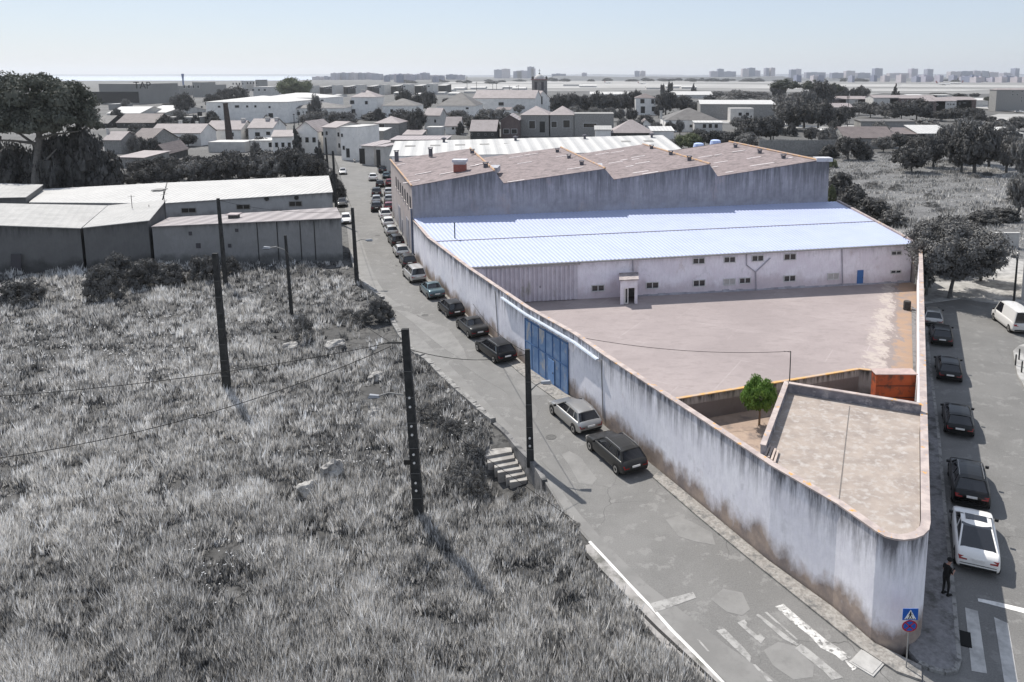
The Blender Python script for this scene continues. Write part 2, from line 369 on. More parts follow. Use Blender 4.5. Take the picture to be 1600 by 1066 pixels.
# field sheet
def lin(a, b_, t): return a + (b_ - a) * t
EDGE = [G(x, y) for x, y in S_LEFT]
ST_C = G(812, 735)
def edge_dist(X, Y):
    d = np.full(X.shape, 1e9)
    for i in range(len(EDGE) - 1):
        a, b2 = EDGE[i], EDGE[i + 1]; ux, uy = b2.x - a.x, b2.y - a.y; L = ux * ux + uy * uy
        t = np.clip(((X - a.x) * ux + (Y - a.y) * uy) / L, 0, 1)
        d = np.minimum(d, np.hypot(X - a.x - ux * t, Y - a.y - uy * t))
    return d
def fz(X, Y):
    d = edge_dist(X, Y); s = np.clip(d / 4, 0, 1)
    z = -.06 - .34 * s * s * (3 - 2 * s) + (.10 * np.sin(X * .31 + 1.3 * np.sin(Y * .17)) + .07 * np.sin(Y * .53 + X * .11)) * s
    q = np.exp(-(((X - ST_C.x + .6) / 2.3) ** 2 + ((Y - ST_C.y + .3) / 3.4) ** 2) ** 2)
    return z - 1.5 * q
def inpoly(X, Y, P):
    ins = np.zeros(X.shape, bool); n = len(P)
    for i in range(n):
        x1, y1 = P[i][0], P[i][1]; x2, y2 = P[(i + 1) % n][0], P[(i + 1) % n][1]
        c = ((y1 > Y) != (y2 > Y)) & (X < (x2 - x1) * (Y - y1) / (y2 - y1 + 1e-12) + x1); ins ^= c
    return ins
gx = np.linspace(-162, 16, 250); gy = np.linspace(8, 102, 192)
XX, YY = np.meshgrid(gx, gy); ZZ = fz(XX, YY)
vs = np.stack([XX.ravel(), YY.ravel(), ZZ.ravel()], 1)
nx, ny = len(gx), len(gy)
idx = np.arange(nx * ny).reshape(ny, nx)
fs = np.stack([idx[:-1, :-1].ravel(), idx[:-1, 1:].ravel(), idx[1:, 1:].ravel(), idx[1:, :-1].ravel()], 1)
cxy = vs[fs].mean(1)
WREG = [G(x, y) for x, y in [(1440, 1045), (1408, 1026), (1366, 1000), (1301, 944), (1200, 871), (1101, 789), (1030, 731), (947, 663), (896, 618), (825, 569), (735, 493), (672, 432), (650, 400), (1430, 400), (1440, 560), (1445, 900)]]
fs = fs[~inpoly(cxy[:, 0], cxy[:, 1], [(p.x + .25, p.y) for p in WREG])]
me = bpy.data.meshes.new('field'); me.from_pydata(vs.tolist(), [], fs.tolist()); me.materials.append(FIELD)
for p in me.polygons: p.use_smooth = True
o = link('field', me); o['kind'] = 'structure'
def blades(name, X, Y, Z, h, wd, tone, m_, label=None, lean=.45, rng=None, out=None):
    n = len(X); a = rng.uniform(0, 2 * PI, n); l = rng.uniform(0, lean, n) * h; la = rng.uniform(0, 2 * PI, n) if out is None else out + rng.normal(0, .5, n)
    V = np.empty((n, 3, 3), np.float32)
    V[:, 0] = np.stack([X - np.cos(a) * wd, Y - np.sin(a) * wd, Z - .05], 1)
    V[:, 1] = np.stack([X + np.cos(a) * wd, Y + np.sin(a) * wd, Z - .05], 1)
    V[:, 2] = np.stack([X + np.cos(la) * l, Y + np.sin(la) * l, Z + h], 1)
    me = bpy.data.meshes.new(name); me.vertices.add(3 * n); me.vertices.foreach_set('co', V.ravel())
    me.loops.add(3 * n); me.loops.foreach_set('vertex_index', np.arange(3 * n, dtype=np.int32))
    me.polygons.add(n); me.polygons.foreach_set('loop_start', np.arange(0, 3 * n, 3, dtype=np.int32))
    at_ = me.attributes.new('tone', 'FLOAT', 'POINT'); at_.data.foreach_set('value', np.repeat(tone, 3).astype(np.float32))
    me.update(calc_edges=True); me.materials.append(m_)
    return stuff(link(name, me))
def m_grass(name, ramp):
    m, nt, b, oc = newmat(name, .8, 0, .15)
    at_ = N(nt, 'ShaderNodeAttribute', attribute_name='tone')
    cr = N(nt, 'ShaderNodeValToRGB'); el = cr.color_ramp.elements
    el[0].position = ramp[0][0]; el[0].color = col(ramp[0][1]); el[1].position = ramp[-1][0]; el[1].color = col(ramp[-1][1])
    for p_, c_ in ramp[1:-1]: e = el.new(p_); e.color = col(c_)
    nt.links.new(at_.outputs['Fac'], cr.inputs[0]); nt.links.new(cr.outputs[0], b.inputs['Base Color'])
    gm = N(nt, 'ShaderNodeNewGeometry'); ad = N(nt, 'ShaderNodeVectorMath', operation='ADD'); ad.inputs[1].default_value = (0, 0, .8)
    nt.links.new(gm.outputs['Normal'], ad.inputs[0]); nm = N(nt, 'ShaderNodeVectorMath', operation='NORMALIZE')
    nt.links.new(ad.outputs[0], nm.inputs[0]); nt.links.new(nm.outputs[0], b.inputs['Normal'])
    tr = N(nt, 'ShaderNodeBsdfTranslucent'); nt.links.new(cr.outputs[0], tr.inputs[0]); ms = N(nt, 'ShaderNodeMixShader'); ms.inputs[0].default_value = .32
    nt.links.new(b.outputs[0], ms.inputs[1]); nt.links.new(tr.outputs[0], ms.inputs[2]); nt.links.new(ms.outputs[0], nt.nodes['Material Output'].inputs[0])
    MATS[name] = m; return m
GRASS = m_grass('dry_grass', [(0, (.06, .06, .06)), (.25, (.18, .176, .17)), (.48, (.46, .44, .41)), (.7, (.72, .695, .66)), (1, (.92, .91, .89))])
def fbm(X, Y, s, seed, rng_n=5):
    r_ = np.random.default_rng(seed); out = np.zeros(X.shape); amp = 1; tot = 0
    for k in range(rng_n):
        for _ in range(3):
            a = r_.uniform(0, 2 * PI); ph = r_.uniform(0, 6.28); f = s * 2 ** k * r_.uniform(.7, 1.3)
            out += amp * np.sin((X * math.cos(a) + Y * math.sin(a)) * f + ph + 1.2 * np.sin((X * math.sin(a) - Y * math.cos(a)) * f * .7 + ph * 2))
            tot += amp
        amp *= .62
    return out / tot * 2.2
GR = [(-500, 424), (0, 424), (120, 416), (262, 410), (400, 399), (530, 410), (545, 420), (552, 434), (570, 452), (594, 470), (604, 494), (619, 523), (638, 548), (659, 562), (700, 604), (735, 635),
      (766, 662), (760, 690), (762, 716), (778, 742), (800, 764), (846, 764), (878, 804), (905, 850), (915, 872), (936, 896), (979, 944), (1030, 1002), (1110, 1075), (1180, 1160), (-500, 1160)]
GRW = [tuple(G(x, y)[:2]) for x, y in GR]
BARE = [[(600, 470), (500, 500), (506, 526), (560, 545), (600, 548), (618, 530)], [(300, 856), (350, 838), (420, 828), (424, 838), (360, 852), (310, 866)], [(560, 600), (600, 590), (606, 640), (586, 655), (560, 650)],
        [(760, 690), (800, 690), (835, 752), (800, 764), (762, 716)]]
BAREW = [[tuple(G(x, y)[:2]) for x, y in b_] for b_ in BARE]
rng = np.random.default_rng(7)
def field_points(n):
    u = rng.random(n); y0, y1 = 24.0, 103.0; p = -.9           # denser near: pdf ~ y^-1.9
    Y = (y0 ** p + u * (y1 ** p - y0 ** p)) ** (1 / p)
    X = rng.uniform(-1, 1, n) * (Y * .47 + 4) - Y * .37
    return X, Y
CX, CY = field_points(88000)
k = inpoly(CX, CY, GRW); CX, CY = CX[k], CY[k]
for b_ in BAREW:
    k = inpoly(CX, CY, b_) & (rng.random(len(CX)) < .93); CX, CY = CX[~k], CY[~k]
f1 = fbm(CX, CY, .16, 3); f2 = fbm(CX, CY, 1.1, 11, 4); f3 = fbm(CX, CY, .45, 21, 3)
k = rng.random(len(CX)) < np.clip(.80 + .7 * f2, .10, 1); CX, CY, f1, f2, f3 = CX[k], CY[k], f1[k], f2[k], f3[k]
nc = len(CX); NB = 13
ch_ = np.clip(.46 + .26 * f2 + .18 * f3 + rng.normal(0, .17, nc), .10, 1.25); cr_ = rng.uniform(.06, .20, nc) * (.8 + CY / 120)
ct_ = .455 + .09 * f1 + .09 * f2 + .09 * f3 + rng.normal(0, .20, nc)
rep = lambda a: np.repeat(a, NB)
th_ = rng.uniform(0, 2 * PI, nc * NB); rr_ = np.abs(rng.normal(0, 1, nc * NB)) * rep(cr_)
X, Y = rep(CX) + np.cos(th_) * rr_, rep(CY) + np.sin(th_) * rr_
h = rep(ch_) * rng.uniform(.5, 1.15, nc * NB); dd = edge_dist(X, Y); h *= np.clip(.45 + dd * .3, .4, 1)
tone = np.clip(rep(ct_) + rng.normal(0, .11, nc * NB), 0, 1)
Z = fz(X, Y)
blades('dry_grass', X, Y, Z, h, (.020 + .00075 * Y) * rng.uniform(.5, 1.5, len(X)), tone, GRASS, lean=.55, rng=rng, out=th_)
print('blades', len(X))
# white flower heads
X, Y = field_points(26000); k = inpoly(X, Y, GRW); X, Y = X[k], Y[k]
f = fbm(X, Y, .22, 33, 3); cl = [(G(95, 555), 7), (G(40, 540), 5), (G(230, 530), 9), (G(140, 590), 6), (G(600, 690), 4), (G(740, 640), 4), (G(330, 880), 2)]
pr = np.clip(f - .75, 0, 1) * .10 + .006
for c_, r_ in cl: pr = pr + .45 * np.exp(-((X - c_.x) ** 2 + (Y - c_.y) ** 2) / (r_ * r_))
k = rng.random(len(X)) < pr * .28; X, Y = X[k], Y[k]; Z = fz(X, Y) + rng.uniform(.45, .75, len(X))
mb = MB()
for x_, y_, z_ in zip(X, Y, Z):
    r_ = .018 + .0006 * y_; a = random.random() * 3
    b0 = len(mb.v)
    mb.v += [(x_ + r_ * math.cos(a + t * PI / 3), y_ + r_ * math.sin(a + t * PI / 3), z_ + .02 * (t % 2)) for t in range(6)] + [(x_, y_, z_ + .04)]
    for t in range(6): mb.f.append((b0 + t, b0 + (t + 1) % 6, b0 + 6)); mb.m.append(0)
stuff(mb.build('wild_flowers', mat('white_petals', .85)))
# rough pasture to the right of the big sheds, with its scrub
slabpx('pasture', [(1290, 262), (1330, 238), (1420, 236), (1500, 244), (1600, 262), (1900, 300), (2100, 420), (1700, 420), (1560, 400), (1500, 440), (1440, 450), (1430, 385), (1291, 318)], .0, .02, RFIELD)
PG = [tuple(G(x, y)[:2]) for x, y in [(1292, 262), (1330, 240), (1420, 240), (1500, 252), (1600, 268), (1800, 300), (1800, 400), (1560, 398), (1500, 438), (1440, 446), (1430, 385), (1340, 345), (1291, 318)]]
n = 260000
Y = rng.uniform(84, 245, n); X = rng.uniform(25, 165, n); k = inpoly(X, Y, PG); X, Y = X[k], Y[k]
f1 = fbm(X, Y, .10, 5); f2 = fbm(X, Y, .7, 9, 3)
k = rng.random(len(X)) < np.clip(.45 + .8 * f2, .03, 1); X, Y, f1, f2 = X[k], Y[k], f1[k], f2[k]
blades('dry_pasture_grass', X, Y, 0 * X, np.clip(.35 + .45 * f2, .1, 1.3) * rng.uniform(.5, 1.1, len(X)), .10 + .08 * rng.random(len(X)), np.clip(.42 + .2 * f1 - .10 * f2 + rng.normal(0, .13, len(X)), 0, 1), GRASS, rng=rng)
# ---- far setting: airfield, river, far bank
AIR = mat('airfield_concrete', .40, .30, .01, c3=.30, s3=.004, lo3=.52, hi3=.56, st3=(.25, 1.5, 1))
AIRG = mat('airfield_grass', .24, .17, .01)
slabpx('airfield', [(640, 146), (860, 143), (1060, 141), (1250, 144), (1700, 149), (2600, 170), (2600, 128), (1700, 126.5), (860, 126), (700, 128)], .2, .1, AIRG)
for pl in ([(700, 139), (1050, 137), (1250, 139.5), (1240, 133), (1000, 130), (700, 132)], [(700, 130), (1100, 129.2), (1250, 130.5), (1250, 128.5), (900, 127.3), (700, 128.3)],
           [(1300, 135.5), (1600, 137), (1700, 137), (1700, 134), (1400, 131.5), (1300, 131.5)], [(1300, 142), (1500, 142.6), (1560, 140), (1400, 138.4), (1300, 139.4)],
           [(1300, 147), (1360, 148), (1380, 146.5), (1320, 145)], [(1330, 158), (1340, 154), (1700, 160), (1700, 185), (1560, 172), (1500, 166)], [(1530, 186), (1700, 196), (1700, 180), (1560, 178)]):
    slabpx('runway', pl, .5, .1, AIR)
slabpx('river', [(-900, 127.5), (455, 126.0), (520, 123.0), (520, 119.3), (-900, 119.3)], .6, .2, mat('hazy_river', (.42, .46, .52), rough=.35))
def ridge(name, x0, x1, Y, ybase, amp, c, seed, top, n=120, dep=900):
    mb = MB(); random.seed(seed); ph = [random.uniform(0, 6) for _ in range(5)]
    rows = []
    for i in range(n + 1):
        x = lin(x0, x1, i / n); s = sum(math.sin(i / n * (5 + 9 * k) + ph[k]) / (1 + k) for k in range(5)) / 2.2
        env = min(1, i / 8, (n - i) / 8) ; y = ybase - (top + amp * s) * env
        P = at(x, y, Y); B = at(x, ybase, Y)
        rows.append(((B.x, Y - dep, -5), (P.x, Y, max(P.z, 1)), (B.x, Y + dep, -5)))
    for i in range(n):
        a, b2 = rows[i], rows[i + 1]
        mb.poly([a[0], b2[0], b2[1], a[1]]); mb.poly([a[1], b2[1], b2[2], a[2]])
    return struct(name, mb, c)
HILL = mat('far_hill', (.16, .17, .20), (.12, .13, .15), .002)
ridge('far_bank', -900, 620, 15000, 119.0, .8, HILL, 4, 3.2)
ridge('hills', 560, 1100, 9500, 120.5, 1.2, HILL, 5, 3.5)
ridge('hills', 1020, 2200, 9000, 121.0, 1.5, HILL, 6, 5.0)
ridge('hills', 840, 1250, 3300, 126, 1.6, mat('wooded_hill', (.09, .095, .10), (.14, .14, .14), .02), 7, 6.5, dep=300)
ridge('hills', 1200, 2300, 3000, 127, 1.2, MATS['wooded_hill'], 9, 4.5, dep=300)
# ================================================================ the walled property
WB = [G(x, y) for x, y in [(647, 402), (670, 436), (735, 497), (825, 573), (896, 622), (947, 667), (1030, 735), (1101, 793), (1200, 875), (1301, 948), (1360, 1000)]]
CORN = [G(x, y, 5.0) for x, y in [(1384, 840), (1398, 843.5), (1412, 845), (1428, 843), (1441, 838), (1450, 829), (1452, 818)]]
WT = [Vector((p.x, p.y, 0)) for p in WB] + [Vector((p.x, p.y, 0)) for p in CORN]
RFAR = G(1436, 447)
RN = CORN[-1]
RW = [Vector((lin(RN.x, RFAR.x, t), lin(RN.y, RFAR.y, t), 0)) for t in (.15, .3, .5, .75, 1)]
WPATH = WT + RW
def offs(path, d):
    out = []
    for i, p in enumerate(path):
        t = (path[min(i + 1, len(path) - 1)] - path[max(0, i - 1)]); t.z = 0; t.normalize()
        out.append(Vector((p.x - t.y * d, p.y + t.x * d, 0)))
    return out
WIN_ = offs(WPATH, .28)
PLAST = wall_mat('lavender_plaster', (.93, .90, .92), (.15, .145, .155), (.36, .26, .185), 5.0, 0.0, .58, .88, patch=(.82, .79, .83), low_h=2.2, streak_h=2.6, low2=(.17, .125, .10))
COPE = mat('lichen_coping', (.50, .42, .38), (.36, .30, .28), 1.5, c3=(.62, .33, .10), s3=2.2, lo3=.60, hi3=.64, lo=.4, hi=.6)
NW = len(WPATH)
pw = thing('perimeter_wall', 'tall stained lavender wall running along the street and round the corner', 'wall', WB[5])
mb = MB()
for i in range(NW - 1):
    a, b2, c2, d2 = WPATH[i], WPATH[i + 1], WIN_[i + 1], WIN_[i]
    zt = 5.0
    mb.poly([(a.x, a.y, -.3), (b2.x, b2.y, -.3), (b2.x, b2.y, zt), (a.x, a.y, zt)])
    mb.poly([(d2.x, d2.y, -1.4), (c2.x, c2.y, -1.4), (c2.x, c2.y, zt), (d2.x, d2.y, zt)])
    mb.poly([(a.x, a.y, zt), (b2.x, b2.y, zt), (c2.x, c2.y, zt), (d2.x, d2.y, zt)])
for p, q in ((WPATH[0], WIN_[0]), (WPATH[-1], WIN_[-1])): mb.poly([(p.x, p.y, -1), (q.x, q.y, -1), (q.x, q.y, 5), (p.x, p.y, 5)])
wall_o = part('wall', mb, PLAST, pw)
bm = bmesh.new(); bm.from_mesh(wall_o.data); bmesh.ops.remove_doubles(bm, verts=bm.verts, dist=.001); bm.to_mesh(wall_o.data); bm.free()
for p in wall_o.data.polygons: p.use_smooth = True
wall_o.data.set_sharp_from_angle(angle=R(40))
mb = MB(); CO, CI = offs(WPATH, -.05), offs(WPATH, .33)
def segslab(mb, O, I, z0, z1, i0, i1):
    for i in range(i0, i1):
        mb.hexa([(O[i].x, O[i].y, z0), (O[i + 1].x, O[i + 1].y, z0), (I[i + 1].x, I[i + 1].y, z0), (I[i].x, I[i].y, z0),
                 (O[i].x, O[i].y, z1), (O[i + 1].x, O[i + 1].y, z1), (I[i + 1].x, I[i + 1].y, z1), (I[i].x, I[i].y, z1)])
segslab(mb, CO, CI, 5.002, 5.08, 0, NW - 1)
part('coping', mb, COPE, pw)
# blue gate in the long wall, with its flashing above
A_, B_ = WB[3] + (WB[2] - WB[3]) * .02, WB[4]
def wp(x, y, off=-.04):                            # point on the street face of the wall at a photo pixel
    best = None
    for i in range(len(WB) - 1):
        P = on_plane(x, y, WB[i], WB[i + 1]); d = WB[i + 1] - WB[i]; t = (P - WB[i]).dot(d) / d.length_squared
        e = 0 if 0 <= t <= 1 else min(abs(t), abs(t - 1))
        if best is None or e < best[0]: best = (e, P, d.normalized())
    e, P, d = best
    return P + Vector((-d.y, d.x, 0)) * off
BLUE = mat('faded_blue_gate_paint', (.15, .25, .42), (.24, .35, .52), .9, lo=.4, hi=.6, c3=(.46, .44, .42), s3=1.1, lo3=.54, hi3=.62, st3=(1, 1, .5), rough=.6, spec=.4)
BLUED = mat('dark_blue_frame', (.05, .12, .28), (.08, .17, .33), 2, rough=.6)
g0, g1, g0b, g1b = wp(822, 490), wp(889, 539), wp(826, 576), wp(892, 623)
gl = Vector((g0.x, g0.y, 0)); gr = Vector((g1.x, g1.y, 0)); gd = (gr - gl); gw = gd.length; gd.normalize(); gn = Vector((gd.y, -gd.x, 0)) * -1
if gn.dot(Vector((-1, -.5, 0))) < 0: gn = -gn
gh = 4.15
def gq(mb, u0, z0, u1, z1, t0, t1, mi=0):
    P = []
    for z in (z0, z1):
        for (u, t) in ((u0, t0), (u1, t0), (u1, t1), (u0, t1)):
            q = gl + gd * u + gn * t; P.append((q.x, q.y, z))
    mb.hexa(P, mi)
mb = MB(); gq(mb, 0, .06, gw, gh, .0, .05); gate = part('gate', mb, BLUE, pw); gate['label'] = 'tall blue metal gate with patches of bare paint'
mb = MB()
for u in np.linspace(0, gw, 7): gq(mb, u - .045, .06, u + .045, gh, .052, .10)
for z in (.10, 2.25, gh - .08): gq(mb, .05, z - .04, gw - .05, z + .04, .101, .13)
sub('gate_frame', mb, BLUED, gate)
mb = MB(); gq(mb, gw * .58, .1, gw * .58 + .95, 2.05, .131, .16); gq(mb, gw * .58 + .78, 1.0, gw * .58 + .84, 1.12, .161, .20, 1)
sub('wicket_door', mb, [mat('lighter_blue_paint', (.20, .33, .56), (.15, .27, .48), 2, rough=.6), mat('dark_metal', .04)], gate)
f0, f1 = wp(786, 457), wp(937, 557)
mb = MB(); z_f = 4.55
i0, i1 = f0, f1
dd_ = (i1 - i0); dd_.z = 0; dd_.normalize(); nn = Vector((dd_.y, -dd_.x, 0))
if nn.dot(Vector((-1, -.5, 0))) < 0: nn = -nn
segs = [wp(lin(786, 937, t), lin(457, 557, t)) for t in (0, .25, .5, .75, 1)]
for a, b2 in zip(segs[:-1], segs[1:]):
    P = []
    for z, t1 in ((z_f - .04, .26), (z_f + .05, .22)):
        for p, t in ((a, .0), (b2, .0), (b2, t1), (a, t1)): q = Vector((p.x, p.y, 0)) + nn * t; P.append((q.x, q.y, z))
    mb.hexa(P)
part('canopy', mb, mat('white_flashing', (.60, .65, .72), (.48, .52, .58), 2, rough=.5), pw)
# vertical crack lines and rusty patch are pipes and repairs on the wall
for (x0, y0, x1, y1) in ((774, 452, 779, 530), (940, 565, 943, 628)):
    a, b2 = wp(x0, y0), wp(x1, y1); mb = MB(); mb.tube([(a.x, a.y, 4.6), (b2.x, b2.y, .5)], .035, 6); part('downpipe', mb, mat('grey_render', .33, .22, 2), pw)
# inner yard
FA, FB = G(905, 467.5), G(1422, 440.5)             # foot of the shed's long facade
fd = (FB - FA).normalized(); fn = Vector((fd.y, -fd.x, 0))    # towards the camera
def isect(P, d, A, B):
    e = B - A; den = d.x * e.y - d.y * e.x; t = ((A.x - P.x) * e.y - (A.y - P.y) * e.x) / den
    return Vector((P.x + d.x * t, P.y + d.y * t, 0))
FL = isect(FA, fd, WIN_[1], WIN_[2])
for i in range(NW - 1):
    q = isect(FA, fd, WIN_[i], WIN_[i + 1]); e = WIN_[i + 1] - WIN_[i]
    if 0 <= (q - WIN_[i]).dot(e) / e.length_squared <= 1 and q.x < FA.x: FL = q; break
def yard_mat():
    m, nt, b, oc = newmat('yard_concrete', .9)
    c = mixc(nt, noise(nt, oc, .10, 8, .66, None, .40, .60), (.295, .25, .24), (.35, .298, .285))
    c = mixc(nt, mth(nt, 'MULTIPLY', noise(nt, oc, .55, 7, .72, (1, 2.2, 1), .5, .62), .55), c, (.26, .22, .21))
    c = mixc(nt, mth(nt, 'MULTIPLY', noise(nt, oc, 3, 6, .7, None, .5, .7), .25), c, (.21, .185, .175))
    sp = N(nt, 'ShaderNodeSeparateXYZ'); nt.links.new(oc, sp.inputs[0])
    # eroded strip along the right-hand wall: distance from the wall line
    wd = (RFAR - RN).normalized(); nx_, ny_ = wd.y, -wd.x
    dist = mth(nt, 'ADD', mth(nt, 'MULTIPLY', sp.outputs[0], -nx_), mth(nt, 'ADD', mth(nt, 'MULTIPLY', sp.outputs[1], -ny_), RN.x * nx_ + RN.y * ny_))
    wob = mth(nt, 'MULTIPLY', noise(nt, oc, .5, 9, .75, (1, .4, 1), .2, .8), 3.6)
    dw = mth(nt, 'ADD', dist, wob)
    def band(lo_, hi_):
        a = N(nt, 'ShaderNodeMapRange'); a.inputs[1].default_value = lo_; a.inputs[2].default_value = lo_ - .25; nt.links.new(dw, a.inputs[0]); return a.outputs[0]
    c = mixc(nt, mth(nt, 'MULTIPLY', band(5.8, 0), noise(nt, oc, 1.1, 6, .7, None, .38, .55)), c, (.43, .375, .335))
    c = mixc(nt, band(4.5, 0), c, (.25, .21, .195))
    c = mixc(nt, mth(nt, 'MULTIPLY', band(3.9, 0), noise(nt, oc, .5, 6, .7, None, .36, .52)), c, (.34, .235, .165))
    # slab joints, paler than the concrete
    v = N(nt, 'ShaderNodeTexBrick'); v.inputs['Scale'].default_value = 1; v.inputs['Brick Width'].default_value = 9; v.inputs['Row Height'].default_value = 7.5
    v.inputs['Mortar Size'].default_value = .05; v.offset = .3
    mp = N(nt, 'ShaderNodeMapping'); mp.inputs['Rotation'].default_value = (0, 0, .5); nt.links.new(oc, mp.inputs[0]); nt.links.new(mp.outputs[0], v.inputs['Vector'])
    c = mixc(nt, mth(nt, 'MULTIPLY', mth(nt, 'MULTIPLY', v.outputs['Fac'], .35), noise(nt, oc, .2, 5, .7, None, .45, .6)), c, (.48, .42, .40))
    nt.links.new(c, b.inputs['Base Color']); return m
RW0, RW1 = G(1073, 633), G(1342, 588); RWc = G(1368, 591)
yard = [FL] + [WIN_[i] for i in range(NW) if FL.y > WIN_[i].y > G(1073, 660).y and i < 9]
ywl = isect(RW0, (RW1 - RW0).normalized(), WIN_[4], WIN_[6])
for i in range(3, 9):
    q = isect(RW0, (RW1 - RW0), WIN_[i], WIN_[i + 1]); e = WIN_[i + 1] - WIN_[i]
    if 0 <= (q - WIN_[i]).dot(e) / e.length_squared <= 1: ywl = q; yi = i
yard = [FL] + [p for p in WIN_[:yi + 1] if p.y < FL.y] + [ywl, RW1, Vector((isect(RW1, Vector((1, 0, 0)), RN, RFAR).x, RW1.y - 1.0, 0)), Vector((RFAR.x, RFAR.y, 0)), FB]
mb = MB(); mb.slab([Vector((p.x, p.y, .0)) for p in yard], 1.3); struct('yard', mb, yard_mat())
mb = MB(); cf = [ywl, RW1, Vector((24, RW1.y, 0)), Vector((20, 40, 0)), G(1290, 800), WIN_[8], WIN_[7]]
mb.slab([Vector((p.x, p.y, -1.3)) for p in [ywl, WIN_[yi + 1], WIN_[yi + 2], WIN_[yi + 3], Vector((17.5, 36, 0)), Vector((22, 50, 0)), RW1]], .3)
struct('sunken_court', mb, mat('brown_earth', (.40, .30, .23), (.30, .22, .17), .9, c3=(.22, .17, .14), s3=.6))
RWALL = wall_mat('grey_yard_render', (.40, .37, .35), (.07, .065, .06), (.22, .19, .17), .9, -1.3, .9, .6, streak_h=1.6, low_h=.8)
rw = thing('retaining_wall', 'low grey wall with orange lichen edge dividing the yard from the sunken court', 'wall', RW1)
rd = (RW1 - ywl).normalized(); rn_ = Vector((-rd.y, rd.x, 0)) * .2
mb = MB()
for a, b2 in ((ywl, RW1), (RW1 + rd * .0, RWc + (RWc - RW1).normalized() * 3)):
    d = (b2 - a).normalized(); n_ = Vector((-d.y, d.x, 0)) * .2
    mb.prism([(a.x, a.y), (b2.x, b2.y), (b2.x + n_.x, b2.y + n_.y), (a.x + n_.x, a.y + n_.y)], -1.35, .55)
part('wall', mb, RWALL, rw)
mb = MB()
for a, b2 in ((ywl, RW1), (RW1, RWc + (RWc - RW1).normalized() * 3)):
    d = (b2 - a).normalized(); n_ = Vector((-d.y, d.x, 0))
    p0, p1, p2, p3 = a - n_ * .04, b2 - n_ * .04, b2 + n_ * .24, a + n_ * .24
    mb.prism([(p.x, p.y) for p in (p0, p1, p2, p3)], .552, .62)
part('coping', mb, mat('orange_lichen_coping', (.62, .36, .12), (.48, .36, .27), 1.2, lo=.42, hi=.58), rw)
# ---- flat-roofed outbuilding in the corner
ob = thing('flat_roofed_outbuilding', 'flat-roofed corner building with weathered roof and lichen parapet', 'outbuilding', G(1320, 730))
T1, T2 = G(1226, 597, 5.5), G(1438, 631, 5.5)
T3 = None
for i in range(5, 12):
    q = isect(T1, G(1196, 676, 5.5) - T1, WIN_[i], WIN_[i + 1]); e = WIN_[i + 1] - WIN_[i]
    if 0 <= (q - WIN_[i]).dot(e) / e.length_squared <= 1: T3 = q; ti = i
T2 = isect(T1, T2 - T1, WIN_[-6], WIN_[-1]); INN = offs(WPATH, .36)
ring = [T3 + (T1 - T3).normalized() * .1] + [INN[i] for i in range(ti + 1, NW - 5)]
ring = ring + [p for p in INN[NW - 5:] if p.y < T2.y - .3] + [T2]
bring = ring + [T1]
mb = MB(); mb.prism([(p.x, p.y) for p in bring], -1.3, 4.86); part('wall', mb, RWALL, ob)
ROOFC = mat('weathered_roof_screed', (.40, .335, .285), (.28, .235, .205), .8, lo=.34, hi=.66, c3=(.45, .41, .375), s3=2.2, lo3=.50, hi3=.68, detail=9, bump=.5, bscale=2.5)
nt = ROOFC.node_tree
mb = MB(); mb.prism([(p.x, p.y) for p in bring], 4.862, 4.96); rfo = part('roof', mb, ROOFC, ob)
_m = (T1 + T2) / 2; _e = G(1310, 790, 5.0); _d = (_e - Vector((_m.x, _m.y, 5.0))); _n = Vector((-_d.y, _d.x, 0)).normalized() * .03
sub('roof_joint', MB().slab([Vector((p.x, p.y, 4.966)) for p in (_m + _d * .06 - _n, _m + _d * .96 - _n, _m + _d * .96 + _n, _m + _d * .06 + _n)], .005), mat('dark_joint_tar', (.14, .12, .11), (.2, .18, .16), 3), rfo)
for a, b2, nm in ((T1, T2, 'parapet'), (T3, T1, 'parapet')):
    d = (b2 - a).normalized(); n_ = Vector((-d.y, d.x, 0)) * .28
    cen = sum((p for p in ring), Vector()) / len(ring)
    if (cen - a).dot(n_) < 0: n_ = -n_
    q = [a, b2, b2 + n_, a + n_] if nm else 0
    off = d * .285 if a is T1 else d * 0
    q = [a + off, b2, b2 + n_, a + n_ + off] if a is T1 else [a, b2 + d * 0, b2 + n_, a + n_]
    mb = MB(); mb.prism([(p.x, p.y) for p in q], 4.962, 5.50, 0); pr = part(nm, mb, mat('dark_parapet_render', (.24, .23, .25), (.14, .135, .15), 1.2, c3=(.35, .33, .33), s3=2), ob)
    o2 = -n_.normalized() * .03
    mb = MB(); mb.prism([((p + (o2 if k < 2 else -o2)).x, (p + (o2 if k < 2 else -o2)).y) for k, p in enumerate(q)], 5.502, 5.56)
    sub('coping', mb, MATS['lichen_coping'], pr)
mb = MB()
gA, gB = G(1213, 694, 5.0), G(1200, 716, 5.0)
for k in range(4):
    a = G(1203 + k * 4.2, 697 + k * 3.2, 5.0); b2 = G(1196 + k * 4.6, 713 + k * 4.0, 5.0)
    d = (b2 - a).normalized(); n_ = Vector((-d.y, d.x, 0)) * .05
    mb.prism([(p.x, p.y) for p in (a - n_, b2 - n_, b2 + n_, a + n_)], 5.0, 5.10)
part('roof_grille', mb, mat('pale_timber', (.55, .45, .38), (.42, .34, .3), 3), ob)
